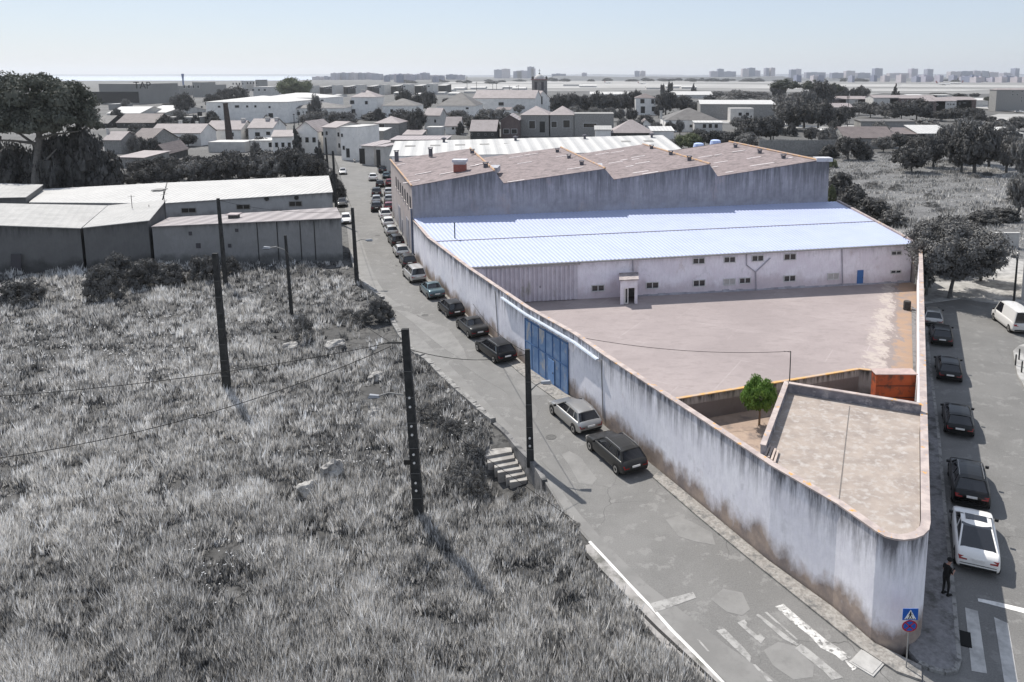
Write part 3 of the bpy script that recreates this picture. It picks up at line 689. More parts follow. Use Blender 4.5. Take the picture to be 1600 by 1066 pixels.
# rusty sheet enclosure, barrel, thin pole in the yard
ru = thing('sheet_metal_shelter', 'rust-red sheet metal box behind the corner building', 'shelter', G(1400, 640))
RUST = mat('rust_red_sheet', (.34, .075, .022), (.24, .05, .02), 1.2, c3=(.10, .04, .025), s3=1.5, rough=.7)
Yr = G(1400, 634).y
a, b2 = at(1369.5, 585, Yr), at(1432, 583, Yr)
mb = MB(); mb.box(a.x, Yr, -.2, b2.x, Yr + .08, a.z, 0); mb.box(b2.x - .08, Yr + .081, -.2, b2.x, Yr + .9, a.z, 0); mb.box(a.x, Yr + .081, -.2, a.x + .08, Yr + .9, a.z, 0); part('sheet_panel', mb, RUST, ru)
mb = MB()
for z in (.25, .62): mb.box(a.x, Yr - .03, a.z * z, b2.x, Yr - .002, a.z * z + .06)
part('rail', mb, mat('dark_rust', (.08, .03, .02)), ru)
mb = MB(); mb.box(a.x - .1, Yr - .12, a.z + .002, b2.x + .05, Yr + 1.0, a.z + .06); part('roof', mb, mat('pinkish_sheet', (.46, .36, .33), (.36, .28, .26), 2), ru)
P = G(1417, 484); tag(MB().lathe([(0.02, 0), (.36, 0), (.38, .05), (.36, .3), (.38, .32), (.36, .6), (.38, .62), (.36, .9), (.33, .92), (.02, .9)], (0, 0, 0), 14).build('steel_drum', mat('charcoal_paint', .035, .06, 4), loc=P), 'dark steel drum standing against the right wall of the yard', 'drum')
P = G(1233, 612); z1 = hz(P, 549)
tag(MB().tube([(0, 0, 0), (0, 0, z1)], [.05, .035], 8).tube([(0, 0, z1 - .08), (-.5, .1, z1 - .02)], .015, 6).build('thin_pole', mat('dark_metal', .05), loc=P), 'thin dark pole standing at the near edge of the yard', 'pole')
YP = Vector((P.x, P.y, z1))
# ---- long blue-roofed shed
SHW = wall_mat('shed_plaster', (.90, .86, .91), (.42, .38, .42), (.46, .38, .40), 4.4, 0, .30, .55, patch=(.80, .74, .80), low_h=2.6, streak_h=1.4, low2=(.55, .46, .47))
z_e0, z_e1 = hz(FA, 408.8), hz(FB, 379.5)
BL, BR = G(647, 402), None
BLp = Vector((WIN_[0].x, WIN_[0].y, 0))
sawd = Vector((38, 7, 0)).normalized()
SL = G(647, 402) ; SR = None
d_ = ray(1290, 376); 
def on_line(x, P, d):                             # point of the ground line P + d*t seen in photo column x
    r = ray(x, 380); t = (P.x * r.y - P.y * r.x) / (d.y * r.x - d.x * r.y); return Vector((P.x + d.x * t, P.y + d.y * t, 0))
SR = on_line(1290, SL, sawd)
zb0, zb1 = hz(SL, 341), hz(SR, 315.5)
sh = thing('long_shed', 'long low white shed with pale blue corrugated roof facing the yard', 'shed', FA)
foot = [FL, FB, SR, SL + sawd * .4]
ztop = [z_e0, z_e1, zb1 - .1, zb0 - .1]
mb = MB(); mb.prism([(p.x, p.y) for p in foot], -.1, [z - .12 for z in ztop]); part('wall', mb, SHW, sh)
# corrugated roof with real ribs
mb = MB(); nr = 118; O = .35
e0, e1 = FL + fn * O, FB + fn * O + fd * .25
ze0, ze1 = z_e0 - .02, z_e1 - .02
t0, t1 = SL + sawd * .05 - Vector((0, .02, 0)), SR + sawd * 1.4
prev = None
for i in range(nr * 4 + 1):
    u = i / (nr * 4); ph = i % 4; up = .04 if ph in (1, 2) else 0
    a = e0.lerp(e1, u); a.z = lin(ze0, ze1, u) + up; b2 = t0.lerp(t1, u); b2.z = lin(zb0, zb1, u) + up
    if prev: mb.poly([prev[0], a, b2, prev[1]])
    prev = (a, b2)
part('roof', mb, mat('pale_blue_sheet', (.395, .435, .60), (.43, .47, .63), .4, rough=.5, spec=.4, c3=(.42, .50, .62), s3=2.5, lo3=.62, hi3=.72), sh)
mb = MB(); a, b2 = e0.lerp(t0, .46), e1.lerp(t1, .46); a.z, b2.z = lin(ze0, zb0, .46) + .07, lin(ze1, zb1, .46) + .07
mb.tube([a, b2], .05, 6); part('roof_joint_strip', mb, mat('brownish_joint', (.45, .38, .35), (.35, .3, .28), 3), sh)
mb = MB(); mb.tube([FL + fn * .42 + Vector((0, 0, z_e0 - .10)), FB + fn * .42 + Vector((0, 0, z_e1 - .10))], .09, 8); part('gutter', mb, mat('grey_flashing', .38, .30, 3), sh)
mb = MB(); a, b2 = FB + fd * .1 + fn * .3, SR + sawd * 1.5
mb.hexa([(a.x, a.y, -.1), (b2.x, b2.y, -.1), (b2.x + .3, b2.y, -.1), (a.x + .3, a.y, -.1), (a.x, a.y, z_e1 + .18), (b2.x, b2.y, zb1 + .22), (b2.x + .3, b2.y, zb1 + .22), (a.x + .3, a.y, z_e1 + .18)])
part('verge_wall', mb, mat('brown_verge', (.44, .37, .34), (.30, .25, .24), 1.5, c3=(.6, .4, .2), s3=2, lo3=.6, hi3=.66), sh)
def fpt(x, y, off=0.0):
    P = on_plane(x, y, FA, FB); return P + fn * off
def fbox(mb, x0, y0, x1, y1, t0, t1, mi=0, zz=None):
    a, b2 = fpt(x0, (y0 + y1) / 2), fpt(x1, (y0 + y1) / 2); c_ = fpt((x0 + x1) / 2, y0).z; d_ = fpt((x0 + x1) / 2, y1).z
    if zz: c_, d_ = zz
    mb.hexa([tuple(Vector((p.x, p.y, z)) + fn * t) for z in (d_, c_) for p, t in ((a, t1), (b2, t1), (b2, t0), (a, t0))], mi)
WF = mat('white_window_frame', (.66, .65, .64), (.55, .54, .53), 3)
GLD = mat('dark_glass', (.035, .035, .04), rough=.12, spec=.6)
SHUT = mat('grey_shutter', (.50, .48, .46), (.40, .38, .37), 4)
wins = [(924,445,944.5,455.3,0),(1009,440.5,1029.3,451,0),(1081.8,402.8,1101.2,412.5,0),(1082.5,437,1102,447.6,0),(1130.5,400.8,1149.2,410.5,0),(1130,435,1149.2,445.6,1),(1154.5,433.6,1173,443,0),
        (1174.2,398.7,1193.2,408.4,0),(1224.5,396,1243.8,406.4,0),(1224,430,1243,440,0),(1292.5,426.4,1310.8,437,1),(1392,391.8,1408.8,398.7,0),(1391,421.8,1408,427.2,0)]
for x0, y0, x1, y1, s in wins:
    fr = MB(); ty = .10
    fbox(fr, x0, y0, x1, y0 + 1.1, .0, ty); fbox(fr, x0, y1 - 1.1, x1, y1, .0, ty + .04)
    for xx in (x0, (x0 + x1) / 2 - .6, x1 - 1.2): fbox(fr, xx, y0 + 1.1, xx + 1.2, y1 - 1.1, .0, ty - .01)
    fo = part('window', fr, WF, sh)
    p_ = MB(); fbox(p_, x0 + 1.2, y0 + 1.1, x1 - 1.2, y1 - 1.1, .0, .045); sub('shutter' if s else 'pane', p_, SHUT if s else GLD, fo)
mb = MB(); fbox(mb, 1339, 422.2, 1348.4, 445, .0, .07); dr = part('door', mb, mat('blue_door_paint', (.05, .14, .36), (.06, .17, .40), 2, rough=.5), sh); dr['label'] = 'narrow blue door'
mb = MB(); fbox(mb, 1346.6, 433, 1347.4, 434, .071, .12); sub('handle', mb, MATS['dark_metal'], dr)
# sliding gate with ribs
GT = mat('ribbed_gate_sheet', (.66, .62, .66), (.56, .52, .56), 1, c3=(.40, .38, .36), s3=.8, lo3=.58, hi3=.68, st3=(1, 1, .4))
mb = MB(); gx0, gx1 = 760, 902; a, b2 = fpt(gx0, 440), fpt(gx1, 440); L = (b2 - a).length; zt = fpt(903, 413.5).z
nseg = 20; pr = None
for i in range(nseg * 4 + 1):
    p = a.lerp(b2, i / nseg / 4) + fn * (.10 + (.20 if i % 4 in (1, 2) else 0)); q = (Vector((p.x, p.y, .08)), Vector((p.x, p.y, zt)))
    if pr: mb.poly([pr[0], q[0], q[1], pr[1]])
    pr = q
gt = part('sliding_gate', mb, GT, sh)
mb = MB(); a2, b3 = fpt(gx0 - 6, 440), fpt(906, 440)
mb.hexa([tuple(Vector((p.x, p.y, z)) + fn * t) for z in (zt + .02, zt + .2) for p, t in ((a2, .28), (b3, .28), (b3, .0), (a2, .0))]); part('gate_rail', mb, mat('rail_metal', (.52, .49, .50), (.40, .37, .37), 3), sh)
mb = MB(); fbox(mb, 842, 446, 844, 449, .2, .26); sub('lock', mb, MATS['dark_metal'], gt)
# porch
Pp = G(969, 476); Pq = G(996, 474.6); pd = fn * ((Pp - on_line(969, FA, fd)).length); zt = hz(Pq, 437.5)
base = [Pp, Pq, on_line(996, FA, fd), on_line(969, FA, fd) - fd * .3]
base[3] = Pp + (base[2] - Pq); 
mb = MB(); th_ = .14
u_ = (Pq - Pp).normalized(); v_ = (base[2] - Pq).normalized(); W_, D_ = (Pq - Pp).length, (base[2] - Pq).length
def pbx(mb, u0, v0, z0, u1, v1, z1, mi=0):
    mb.hexa([tuple(Pp + u_ * u + v_ * v + Vector((0, 0, z))) for z in (z0, z1) for u, v in ((u0, v0), (u1, v0), (u1, v1), (u0, v1))], mi)
pbx(mb, 0, .12, 0, .12, D_, zt); pbx(mb, W_ - .12, .12, 0, W_, D_, zt); pbx(mb, 0, 0, 0, W_ * .22, .12, zt); pbx(mb, W_ * .84, 0, 0, W_, .12, zt); pbx(mb, W_ * .22, 0, zt - .85, W_ * .84, .12, zt)
po = part('porch', mb, mat('porch_plaster', (.80, .76, .80), (.66, .6, .63), 1.2), sh)
mb = MB(); pbx(mb, -.12, -.15, zt + .002, W_ + .12, D_, zt + .12); sub('porch_roof', mb, mat('porch_slab', (.46, .40, .37), (.25, .22, .22), 1.5), po)
mb = MB(); pbx(mb, W_ * .24, .04, .05, W_ * .30, .09, zt - .86); pbx(mb, W_ * .42, .04, .05, W_ * .47, .09, zt - .86); pbx(mb, W_ * .30, .04, zt - .92, W_ * .42, .09, zt - .86); pbx(mb, W_ * .30, .04, .05, W_ * .42, .09, .14); pbx(mb, W_ * .82, .04, .05, W_ * .87, .09, zt - .86)
sub('door_frame', mb, mat('bright_white', .78), po)
mb = MB(); pbx(mb, W_ * .30, .055, .14, W_ * .42, .07, zt - .92); sub('door_glass', mb, MATS['dark_glass'], po)
mb = MB(); pbx(mb, W_ * .24, D_ - .1, .05, W_ * .86, D_ - .02, zt - .3); sub('inner_door', mb, mat('grey_inner', .45), po)
DP = mat('grey_downpipe', (.42, .40, .44), (.33, .31, .34), 3)
for pts in ([(988, 403), (989, 424)], [(1166, 394.5), (1166, 414), (1180, 425), (1181, 452)], [(1203, 403), (1181, 424)], [(1315, 387.5), (1316, 446)]):
    mb = MB(); mb.tube([fpt(x, y, .12) for x, y in pts], .06, 8); part('downpipe', mb, DP, sh)
mb = MB(); 
for i in range(40):
    t = i / 40; t2 = (i + 1) / 40; a = FA.lerp(FB, .16 + t * .84); b2 = FA.lerp(FB, .16 + t2 * .84); h_ = .10 + .14 * abs(math.sin(i * 1.7)) * abs(math.sin(i * .37))
    mb.hexa([(a.x, a.y, 0), (b2.x, b2.y, 0), tuple(b2 + fn * .22), tuple(a + fn * .25), (a.x, a.y, h_), (b2.x, b2.y, h_), tuple(b2 + fn * .12 + Vector((0, 0, h_ * .4))), tuple(a + fn * .12 + Vector((0, 0, h_ * .4)))])
part('rough_plinth', mb, mat('grey_plinth', (.40, .39, .42), (.24, .23, .25), 1.5), sh)
# ---- saw-tooth warehouse
SAWM = wall_mat('streaked_concrete', (.40, .385, .41), (.14, .14, .15), (.46, .46, .53), 10.6, 4.6, .55, .5, patch=(.29, .28, .30), streak_h=6, sx=(1, 1, .07), low_h=2.5, low2=(.42, .42, .48))
sw = thing('saw_tooth_warehouse', 'grey concrete warehouse with four brown saw-tooth roof bays behind the blue shed', 'warehouse', SL)
fx = [(647, 291.5, 'l'), (775, 267.5, 'h'), (789, 287, 'l'), (945, 264.2, 'h'), (959, 281, 'l'), (1106, 257.2, 'h'), (1119, 276, 'l'), (1272, 251.2, 'h'), (1290, 252.5, 'h')]
FP = []
for x, y, k_ in fx:
    p = on_line(x if x != 647 else 642, SL, sawd) if x != 647 else SL.copy(); p.z = hz(p, y); FP.append(p)
zl = np.mean([FP[i].z for i in (2, 4, 6)]); zh = np.mean([FP[i].z for i in (1, 3, 5, 7)])
bk = at(610, 252.5, 129); bdir = Vector((-7.2, 30.5, 0))
bd0 = Vector((bk.x, bk.y, 0)) - Vector((SL.x, SL.y, 0))
BP = []
for i, p in enumerate(FP):
    t = min(1, (p.xy - SL.xy).length / 45); d = bd0.lerp(bdir, min(1, t * 3.2)); q = p + d; q.z = p.z; BP.append(q)
mb = MB(); n = len(FP)
for L_ in (FP, BP): mb.poly([(p.x, p.y, p.z) for p in (L_ if L_ is FP else L_[::-1])] + ([(FP[-1].x, FP[-1].y, -.1), (FP[0].x, FP[0].y, -.1)] if L_ is FP else [(BP[0].x, BP[0].y, -.1), (BP[-1].x, BP[-1].y, -.1)]))
mb.poly([(FP[-1].x, FP[-1].y, -.1), (BP[-1].x, BP[-1].y, -.1), tuple(BP[-1]), tuple(FP[-1])])
for i in (1, 3, 5): mb.poly([tuple(FP[i]), tuple(FP[i + 1]), tuple(BP[i + 1]), tuple(BP[i])])
part('wall', mb, SAWM, sw)
mb = MB(); mb.poly([(FP[0].x, FP[0].y, -.1), (BP[0].x, BP[0].y, -.1), tuple(BP[0]), tuple(FP[0])]); 
side = part('side_wall', mb, wall_mat('side_render', (.50, .43, .40), (.22, .2, .2), (.36, .35, .36), 9.6, 0, .4, .8, low_h=6.2, streak_h=2, low2=(.30, .29, .31)), sw)
RB = mat('brown_bitumen_roof', (.285, .23, .222), (.19, .155, .15), 1.6, lo=.38, hi=.62, c3=(.13, .105, .10), s3=.7, lo3=.50, hi3=.68, bump=.4, bscale=5, detail=9)
U = Vector((0, 0, 1))
for i, j in ((0, 1), (2, 3), (4, 5), (6, 8)):
    mb = MB(); f = FP[i], FP[j], BP[j], BP[i]
    a, b2, c_, d_ = f; ov = Vector((0, -.12, 0)); up = U * .07
    if j == 8: mb.slab([FP[6] + ov + up, FP[7] + ov + up, FP[8] + ov + up, BP[8] + up, BP[7] + up, BP[6] + up], .06)
    else: mb.slab([a + ov + up, b2 + ov + up, c_ + up, d_ + up], .06)
    part('roof', mb, RB, sw)
RID = mat('orange_ridge', (.50, .31, .16), (.40, .30, .26), 1.2, lo=.42, hi=.58)
for i in (1, 3, 5, 7):
    mb = MB(); a, b2 = FP[i] + U * .12, BP[i] + U * .12
    mb.tube([a + Vector((0, -.15, 0)), b2], .15, 6); part('ridge_cap', mb, RID, sw)
mb = MB(); mb.tube([FP[0] + U * .1, BP[0] + U * .1], .13, 6); part('eave_trim', mb, RID, sw)
mb = MB(); a, b2 = FP[7] + U * .1, FP[8] + Vector((.3, 0, .1)); mb.box(FP[7].x - .2, FP[7].y - .25, FP[8].z + .02, FP[8].x + .3, FP[8].y + 1.4, FP[8].z + .55); part('parapet_block', mb, mat('white_parapet', (.60, .60, .62), (.42, .41, .42), 1.5), sw)
def roofpt(x, y, i):
    """point on roof bay i (0..3) under photo pixel"""
    a, b2, c_ = (FP[0], FP[1], BP[0]) if i == 0 else (FP[2 * i], FP[2 * i + 1], BP[2 * i])
    n_ = (b2 - a).cross(c_ - a).normalized(); d = ray(x, y); O_ = Vector((0, 0, H)); t = (a + U * .075 - O_).dot(n_) / d.dot(n_)
    return O_ + d * t
# notches between bays: glazed valley boxes
for i, (x, y) in enumerate(((782, 262), (947, 252), (1110, 248))):
    a = FP[2 * i + 1].lerp(BP[2 * i + 1], .28) + Vector((.9, 0, -.3)); 
    mb = MB(); mb.box(-.5, -1.8, -.9, .9, 1.8, -.1)
    o = MB(); o.v = [(v[0] + a.x, v[1] + a.y, v[2] + a.z) for v in mb.v]; o.f = mb.f; o.m = mb.m; part('valley_skylight', o, mat('skylight_grey', (.30, .30, .33), (.5, .5, .52), 1), sw)
WS = mat('white_rooflight', (.74, .68, .66), (.6, .54, .52), 2)
strips = [(0, 627, 257), (0, 661, 271), (0, 643, 284), (0, 700, 270.5), (0, 741, 259), (0, 755, 255.8), (1, 806, 245.5), (1, 830, 241.5), (1, 880, 244), (1, 820, 254.5), (1, 899, 263), (1, 806, 283),
          (2, 941, 240.5), (2, 965, 237.5), (2, 962, 254), (2, 975, 250), (2, 993, 249), (2, 1001, 269), (2, 1016, 270.5), (2, 984, 260), (2, 1004, 254.5), (2, 997, 245),
          (3, 1102, 245), (3, 1122, 242), (3, 1154, 236.5), (3, 1178, 246.7), (3, 1116, 261), (3, 1126, 253.5), (3, 1140, 269), (3, 1198, 256), (3, 1184, 258), (3, 1233, 247)]
for i, x, y in strips:
    p = roofpt(x, y, i); a = FP[2 * i]; b2 = FP[2 * i + 1]; d = (b2 - a).normalized(); v = (BP[2 * i] - a).normalized()
    l_ = 1.15 if (x * 7 % 3) else .6
    nn_ = d.cross(v).normalized() * (1 if d.cross(v).z > 0 else -1)
    P = [p + d * s1 * l_ + v * s2 * .17 + nn_ * h_ for h_ in (-.02, .04) for s1, s2 in ((-1, -1), (1, -1), (1, 1), (-1, 1))]
    part('roof_light', MB().hexa(P), WS, sw)
VG = mat('vent_grey', (.16, .15, .17), (.10, .1, .11), 3)
for i, x, y, s in [(0, 620, 252, 1.6), (0, 673, 244, 1.2), (0, 738, 239, .7), (0, 759, 261, .8), (1, 871, 237.5, .7), (1, 889, 247, .7), (1, 909, 257.5, .7), (2, 1018, 232.5, .8), (2, 1048, 242, .8), (2, 1077, 251, .9), (3, 1149, 230, .7), (3, 1187, 239, .7), (3, 1224, 247.5, .7)]:
    p = roofpt(x, y, i); mb = MB(); r_ = .28; s = s if s > 1 else s * .55; mb.box(p.x - r_, p.y - r_, p.z - .1, p.x + r_, p.y + r_, p.z + s); mb.box(p.x - r_ - .1, p.y - r_ - .1, p.z + s + .16, p.x + r_ + .1, p.y + r_ + .1, p.z + s + .24)
    for sx_ in (-1, 1):
        for sy_ in (-1, 1): mb.box(p.x + sx_ * .28 - .04, p.y + sy_ * .28 - .04, p.z + s, p.x + sx_ * .28 + .04, p.y + sy_ * .28 + .04, p.z + s + .16)
    part('roof_vent', mb, VG, sw)
p = roofpt(719, 267, 0); m1 = mpp(p); mb = MB(); mb.box(p.x - 9.3 * m1, p.y - .6, p.z - .1, p.x + 9.3 * m1, p.y + .6, p.z + 10.5 * m1)
ch = part('chimney', mb, mat('red_chimney_brick', (.36, .13, .10), (.28, .10, .08), 3), sw)
mb = MB(); mb.box(p.x - 9 * m1, p.y - .55, p.z + 10.5 * m1 + .002, p.x + 9 * m1, p.y + .55, p.z + 14 * m1); mb.box(p.x - 11 * m1, p.y - .8, p.z + 14 * m1 + .002, p.x + 11 * m1, p.y + .8, p.z + 18 * m1); sub('chimney_cap', mb, mat('pale_grey_cap', (.62, .62, .66), (.5, .5, .54), 2), ch)
sdir = (BP[0] - FP[0]); sdir.z = 0; sdir.normalize(); sn = Vector((-sdir.y, sdir.x, 0)); 
if sn.x > 0: sn = -sn
for k in range(7):
    c_ = Vector((SL.x, SL.y, 0)) + sdir * (2.2 + k * 3.4)
    P = [c_ + sdir * s1 * .55 + sn * t + U * z for z in (6.3, 7.9) for s1, t in ((-1, 0), (1, 0), (1, .07), (-1, .07))]
    wo = part('window', MB().hexa(P), mat('dark_opening', (.07, .065, .07)), sw)
    P = [c_ + sdir * s1 * .65 + sn * t + U * z for z in (6.18, 6.28) for s1, t in ((-1, 0), (1, 0), (1, .16), (-1, .16))]
    sub('sill', MB().hexa(P), mat('pale_sill', (.5, .45, .42)), wo)
for k, (u0, wd, hh) in enumerate(((7, 3.2, 4.0), (15, 1.2, 2.4), (19, 3.0, 3.8))):
    c_ = Vector((SL.x, SL.y, 0)) + sdir * u0
    P = [c_ + sdir * s1 * wd / 2 + sn * t + U * z for z in (.05, hh) for s1, t in ((-1, 0), (1, 0), (1, .06), (-1, .06))]
    part('side_door', MB().hexa(P), mat('grey_metal_door', (.23, .23, .26), (.3, .3, .33), 1), sw)
mb = MB(); mb.tube([SL + sn * .12 + U * .1 + sdir * .3, SL + sn * .12 + U * 6.5 + sdir * .3], .12, 8); part('downpipe', mb, mat('blue_grey_pipe', (.16, .18, .24)), sw)
P = on_line(711, FA + (SL - FL) * .5, fd); P.z = lin(z_e0, zb0, .5)
tag(MB().tube([(0, 0, 0), (0, 0, 1.9)], .07, 8).tube([(0, 0, 1.9), (0, 0, 1.96)], .11, 8).build('roof_pole', mat('dark_green_metal', (.03, .06, .05)), loc=P), 'short dark pole sticking up from the blue shed roof', 'pole')
# ================================================================ vehicles
GLASS = mat('car_glass', (.012, .013, .016), rough=.06, spec=.8)
RUB = mat('tyre_rubber', .018, rough=.9)
RIM = mat('alloy_rim', .42, rough=.35, metallic=.8)
TRIM = mat('black_trim', .015, rough=.5)
RED = mat('tail_light_red', (.28, .012, .012), rough=.2, spec=.6)
HEAD = mat('headlight_glass', .62, rough=.12, spec=.8)
PLATE = mat('plate_white', .72)
def paint(name, c, met=.35, rough=.28): return mat('paint_' + name, c, None, rough=rough, metallic=met, spec=.35, coat=.5 if isinstance(c, tuple) or c > .1 else .12)
def car_meshes(kind):
    P = dict(sedan=(4.6, 1.80, 1.43, .94, 1.05, 1.72, 2.55, 3.45, .86), wagon=(4.85, 1.85, 1.47, .96, .22, .72, 2.65, 3.55, .88), hatch=(4.1, 1.74, 1.45, .96, .16, .55, 2.2, 3.05, .90),
             suv=(4.5, 1.86, 1.64, 1.08, .20, .62, 2.55, 3.4, 1.02), coupe_suv=(4.75, 1.92, 1.60, 1.08, .34, 1.62, 2.75, 3.65, 1.02), mpv=(4.65, 1.84, 1.72, 1.05, .12, .38, 2.75, 3.75, .92),
             van=(5.0, 1.95, 2.15, 1.15, .06, .12, 3.6, 4.25, 1.0), estate_small=(4.35, 1.76, 1.46, .95, .18, .60, 2.35, 3.2, .88))[kind]
    L, W, Ht, bz, rb, rr, rf, fb, hz_ = P; hw = W / 2
    deck = bz - .01 if kind != 'sedan' else .99
    st = [(0, .46, .70, .82), (.05, .33, deck - .16, .92), (.22, .27, deck - .02, .96), (max(.5, rb * .8), .23, deck, .985), (1.35, .20, bz, 1), (2.2, .19, bz - .01, 1), (fb - .25, .20, bz - .02, 1),
          (fb + .10, .20, bz - .05, .99), (lin(fb, L, .55), .22, hz_ - .06, .975), (L - .30, .26, hz_ - .17, .94), (L - .06, .33, hz_ - .30, .86), (L, .42, .56, .78)]
    mb = MB(); rings = []
    for x, zl, zt, wf in st:
        w_ = hw * wf; mid = (zl + zt) / 2
        half = [(0, zl), (.84 * w_, zl), (.975 * w_, zl + .07), (w_, mid), (.985 * w_, zt - .16), (.93 * w_, zt - .03), (.86 * w_, zt), (.4 * w_, zt + .02), (0, zt + .025)]
        ring = half + [(-y, z) for y, z in half[-2:0:-1]]
        b = len(mb.v); mb.v += [(x, y, z) for y, z in ring]; rings.append((b, len(ring)))
    for (a, n), (b, _) in zip(rings[:-1], rings[1:]):
        for k in range(n): mb.f.append((a + k, a + (k + 1) % n, b + (k + 1) % n, b + k)); mb.m.append(0)
    for b, n in (rings[0], rings[-1]): mb.f.append(tuple(b + k for k in range(n))); mb.m.append(0)
    me = mb.mesh('car_body', [None])
    # one level of smoothing on the lower body
    bm = bmesh.new(); bm.from_mesh(me)
    bmesh.ops.subdivide_edges(bm, edges=bm.edges, cuts=1, smooth=.55, use_grid_fill=True); bm.to_mesh(me); bm.free()
    # roof with pillars joins the body mesh
    b0, t0 = hw * .875, hw * .68
    rz = Ht - .045; mb = MB(); nx_, ny_ = 7, 7
    def roofz(u, v): return Ht - .055 * (2 * u - 1) ** 4 - .05 * (2 * v - 1) ** 2 - (.05 * max(0, u - .6) if kind != 'van' else 0) - (.10 * max(0, .5 - u) * 2 if kind == 'coupe_suv' else 0)
    g_ = [[(lin(rr - .04, rf + .04, i / (nx_ - 1)), lin(-t0 - .015, t0 + .015, j / (ny_ - 1)), roofz(i / (nx_ - 1), j / (ny_ - 1))) for j in range(ny_)] for i in range(nx_)]
    for i in range(nx_ - 1):
        for j in range(ny_ - 1): mb.poly([g_[i][j], g_[i + 1][j], g_[i + 1][j + 1], g_[i][j + 1]])
    bo = [[(p[0], p[1], min(p[2], rz) - .05) for p in r_] for r_ in g_]
    edge = [g_[0][j] for j in range(ny_)] + [g_[i][-1] for i in range(1, nx_)] + [g_[-1][j] for j in range(ny_ - 2, -1, -1)] + [g_[i][0] for i in range(nx_ - 2, 0, -1)]
    for a, b in zip(edge, edge[1:] + edge[:1]): mb.poly([a, b, (b[0], b[1], rz - .07), (a[0], a[1], rz - .07)])
    def pil(xa, ya, za, xb, yb, zb, w1, w2, th=.018):
        s = 1 if ya > 0 else -1
        mb.hexa([(xa - w1, ya - s * .05, za), (xa + w1, ya - s * .05, za), (xa + w1, ya + s * th, za), (xa - w1, ya + s * th, za), (xb - w2, yb - s * .05, zb), (xb + w2, yb - s * .05, zb), (xb + w2, yb + s * th, zb), (xb - w2, yb + s * th, zb)])
    for s in (-1, 1):
        pil(rb + .05, s * b0, bz - .06, rr + .02, s * t0, rz - .03, .09 if kind not in ('sedan',) else .06, .06)
        pil(fb - .04, s * b0, bz - .06, rf + .02, s * t0, rz - .03, .04, .035)
        if kind != 'van': pil((fb + rb) * .53, s * b0 * 1.0, bz - .06, (rf + rr) * .53, s * t0, rz - .03, .045, .035)
        if kind in ('wagon', 'mpv', 'suv'): pil(lin(rb, fb, .24), s * b0, bz - .06, lin(rr, rf, .20), s * t0, rz - .03, .05, .04)
    if kind == 'van':
        for s in (-1, 1): mb.hexa([(rb + .1, s * (b0 - .05), bz - .05), (rf - .9, s * (b0 - .05), bz - .05), (rf - .9, s * (b0 + .025), bz - .05), (rb + .1, s * (b0 + .025), bz - .05), (rr + .05, s * (t0 - .05), rz), (rf - .9, s * (t0 - .05), rz), (rf - .9, s * (t0 + .03), rz), (rr + .05, s * (t0 + .03), rz)])
    me2 = mb.mesh('r', [None]); bm = bmesh.new(); bm.from_mesh(me); bm.from_mesh(me2); bm.to_mesh(me); bm.free()
    for p in me.polygons: p.use_smooth = True
    try: me.set_sharp_from_angle(angle=R(42))
    except Exception: pass
    me.materials.clear(); me.materials.append(TRIM)
    out = [('body', me, (0, 0, 0), None)]
    def frus(x0, x1, X0, X1, ya, yb, z0, z1): return [(x0, -ya, z0), (x1, -ya, z0), (x1, ya, z0), (x0, ya, z0), (X0, -yb, z1), (X1, -yb, z1), (X1, yb, z1), (X0, yb, z1)]
    z0, z1 = bz - .05, rz - .04
    out.append(('windscreen', MB().hexa([(fb - .5, -b0, z0), (fb, -b0 * .97, z0), (fb, b0 * .97, z0), (fb - .5, b0, z0), (rf - .5, -t0, z1), (rf, -t0 * .97, z1), (rf, t0 * .97, z1), (rf - .5, t0, z1)]).mesh('g', GLASS), (0, 0, 0), None))
    out.append(('rear_window', MB().hexa([(rb, -b0 * .95, z0), (rb + .4, -b0, z0), (rb + .4, b0, z0), (rb, b0 * .95, z0), (rr, -t0 * .95, z1), (rr + .4, -t0, z1), (rr + .4, t0, z1), (rr, t0 * .95, z1)]).mesh('g', GLASS), (0, 0, 0), None))
    out.append(('side_windows', MB().hexa(frus(rb + .42, fb - .52, rr + .42, rf - .52, b0, t0, z0, z1)).mesh('g', GLASS), (0, 0, 0), None))
    if kind in ('coupe_suv', 'suv_glass'): out.append(('sunroof', MB().box(rf - .62, -t0 * .72, Ht - .02, rf - .12, t0 * .72, Ht + .004).mesh('g', GLASS), (0, 0, 0), None))
    r_ = .325 if 'suv' not in kind else .36
    tyre = MB().lathe([(.19, -.10), (r_ - .03, -.105), (r_, -.07), (r_, .07), (r_ - .03, .105), (.19, .10)], n=18, axis='Y').mesh('tyre', RUB)
    rim = MB().lathe([(.03, -.085), (.10, -.10), (.195, -.112), (.205, -.108), (.205, .108), (.195, .112), (.10, .10), (.03, .085)], n=10, axis='Y').mesh('rim', RIM)
    arch = MB().lathe([(.05, -.02), (r_ + .055, -.02), (r_ + .055, .012), (.05, .012)], n=18, axis='Y').mesh('arch', TRIM)
    for x in (.80, L - .88):
        for s in (-1, 1):
            out.append(('wheel_arch', arch, (x, s * (hw - .005), r_ + .02), None))
            out.append(('wheel', tyre, (x, s * (hw - .085), r_), [('rim', rim, (0, 0, 0))]))
    tl = (lambda s: MB().hexa([(-.012, s * hw * .50, bz - .36), (.30, s * hw * .93, bz - .36), (.30, s * hw * .96, bz - .36), (-.012, s * hw * .84, bz - .36), (.035, s * hw * .50, bz - .19), (.30, s * hw * .90, bz - .19), (.30, s * hw * .955, bz - .19), (.035, s * hw * .88, bz - .19)]).mesh('tl', RED))
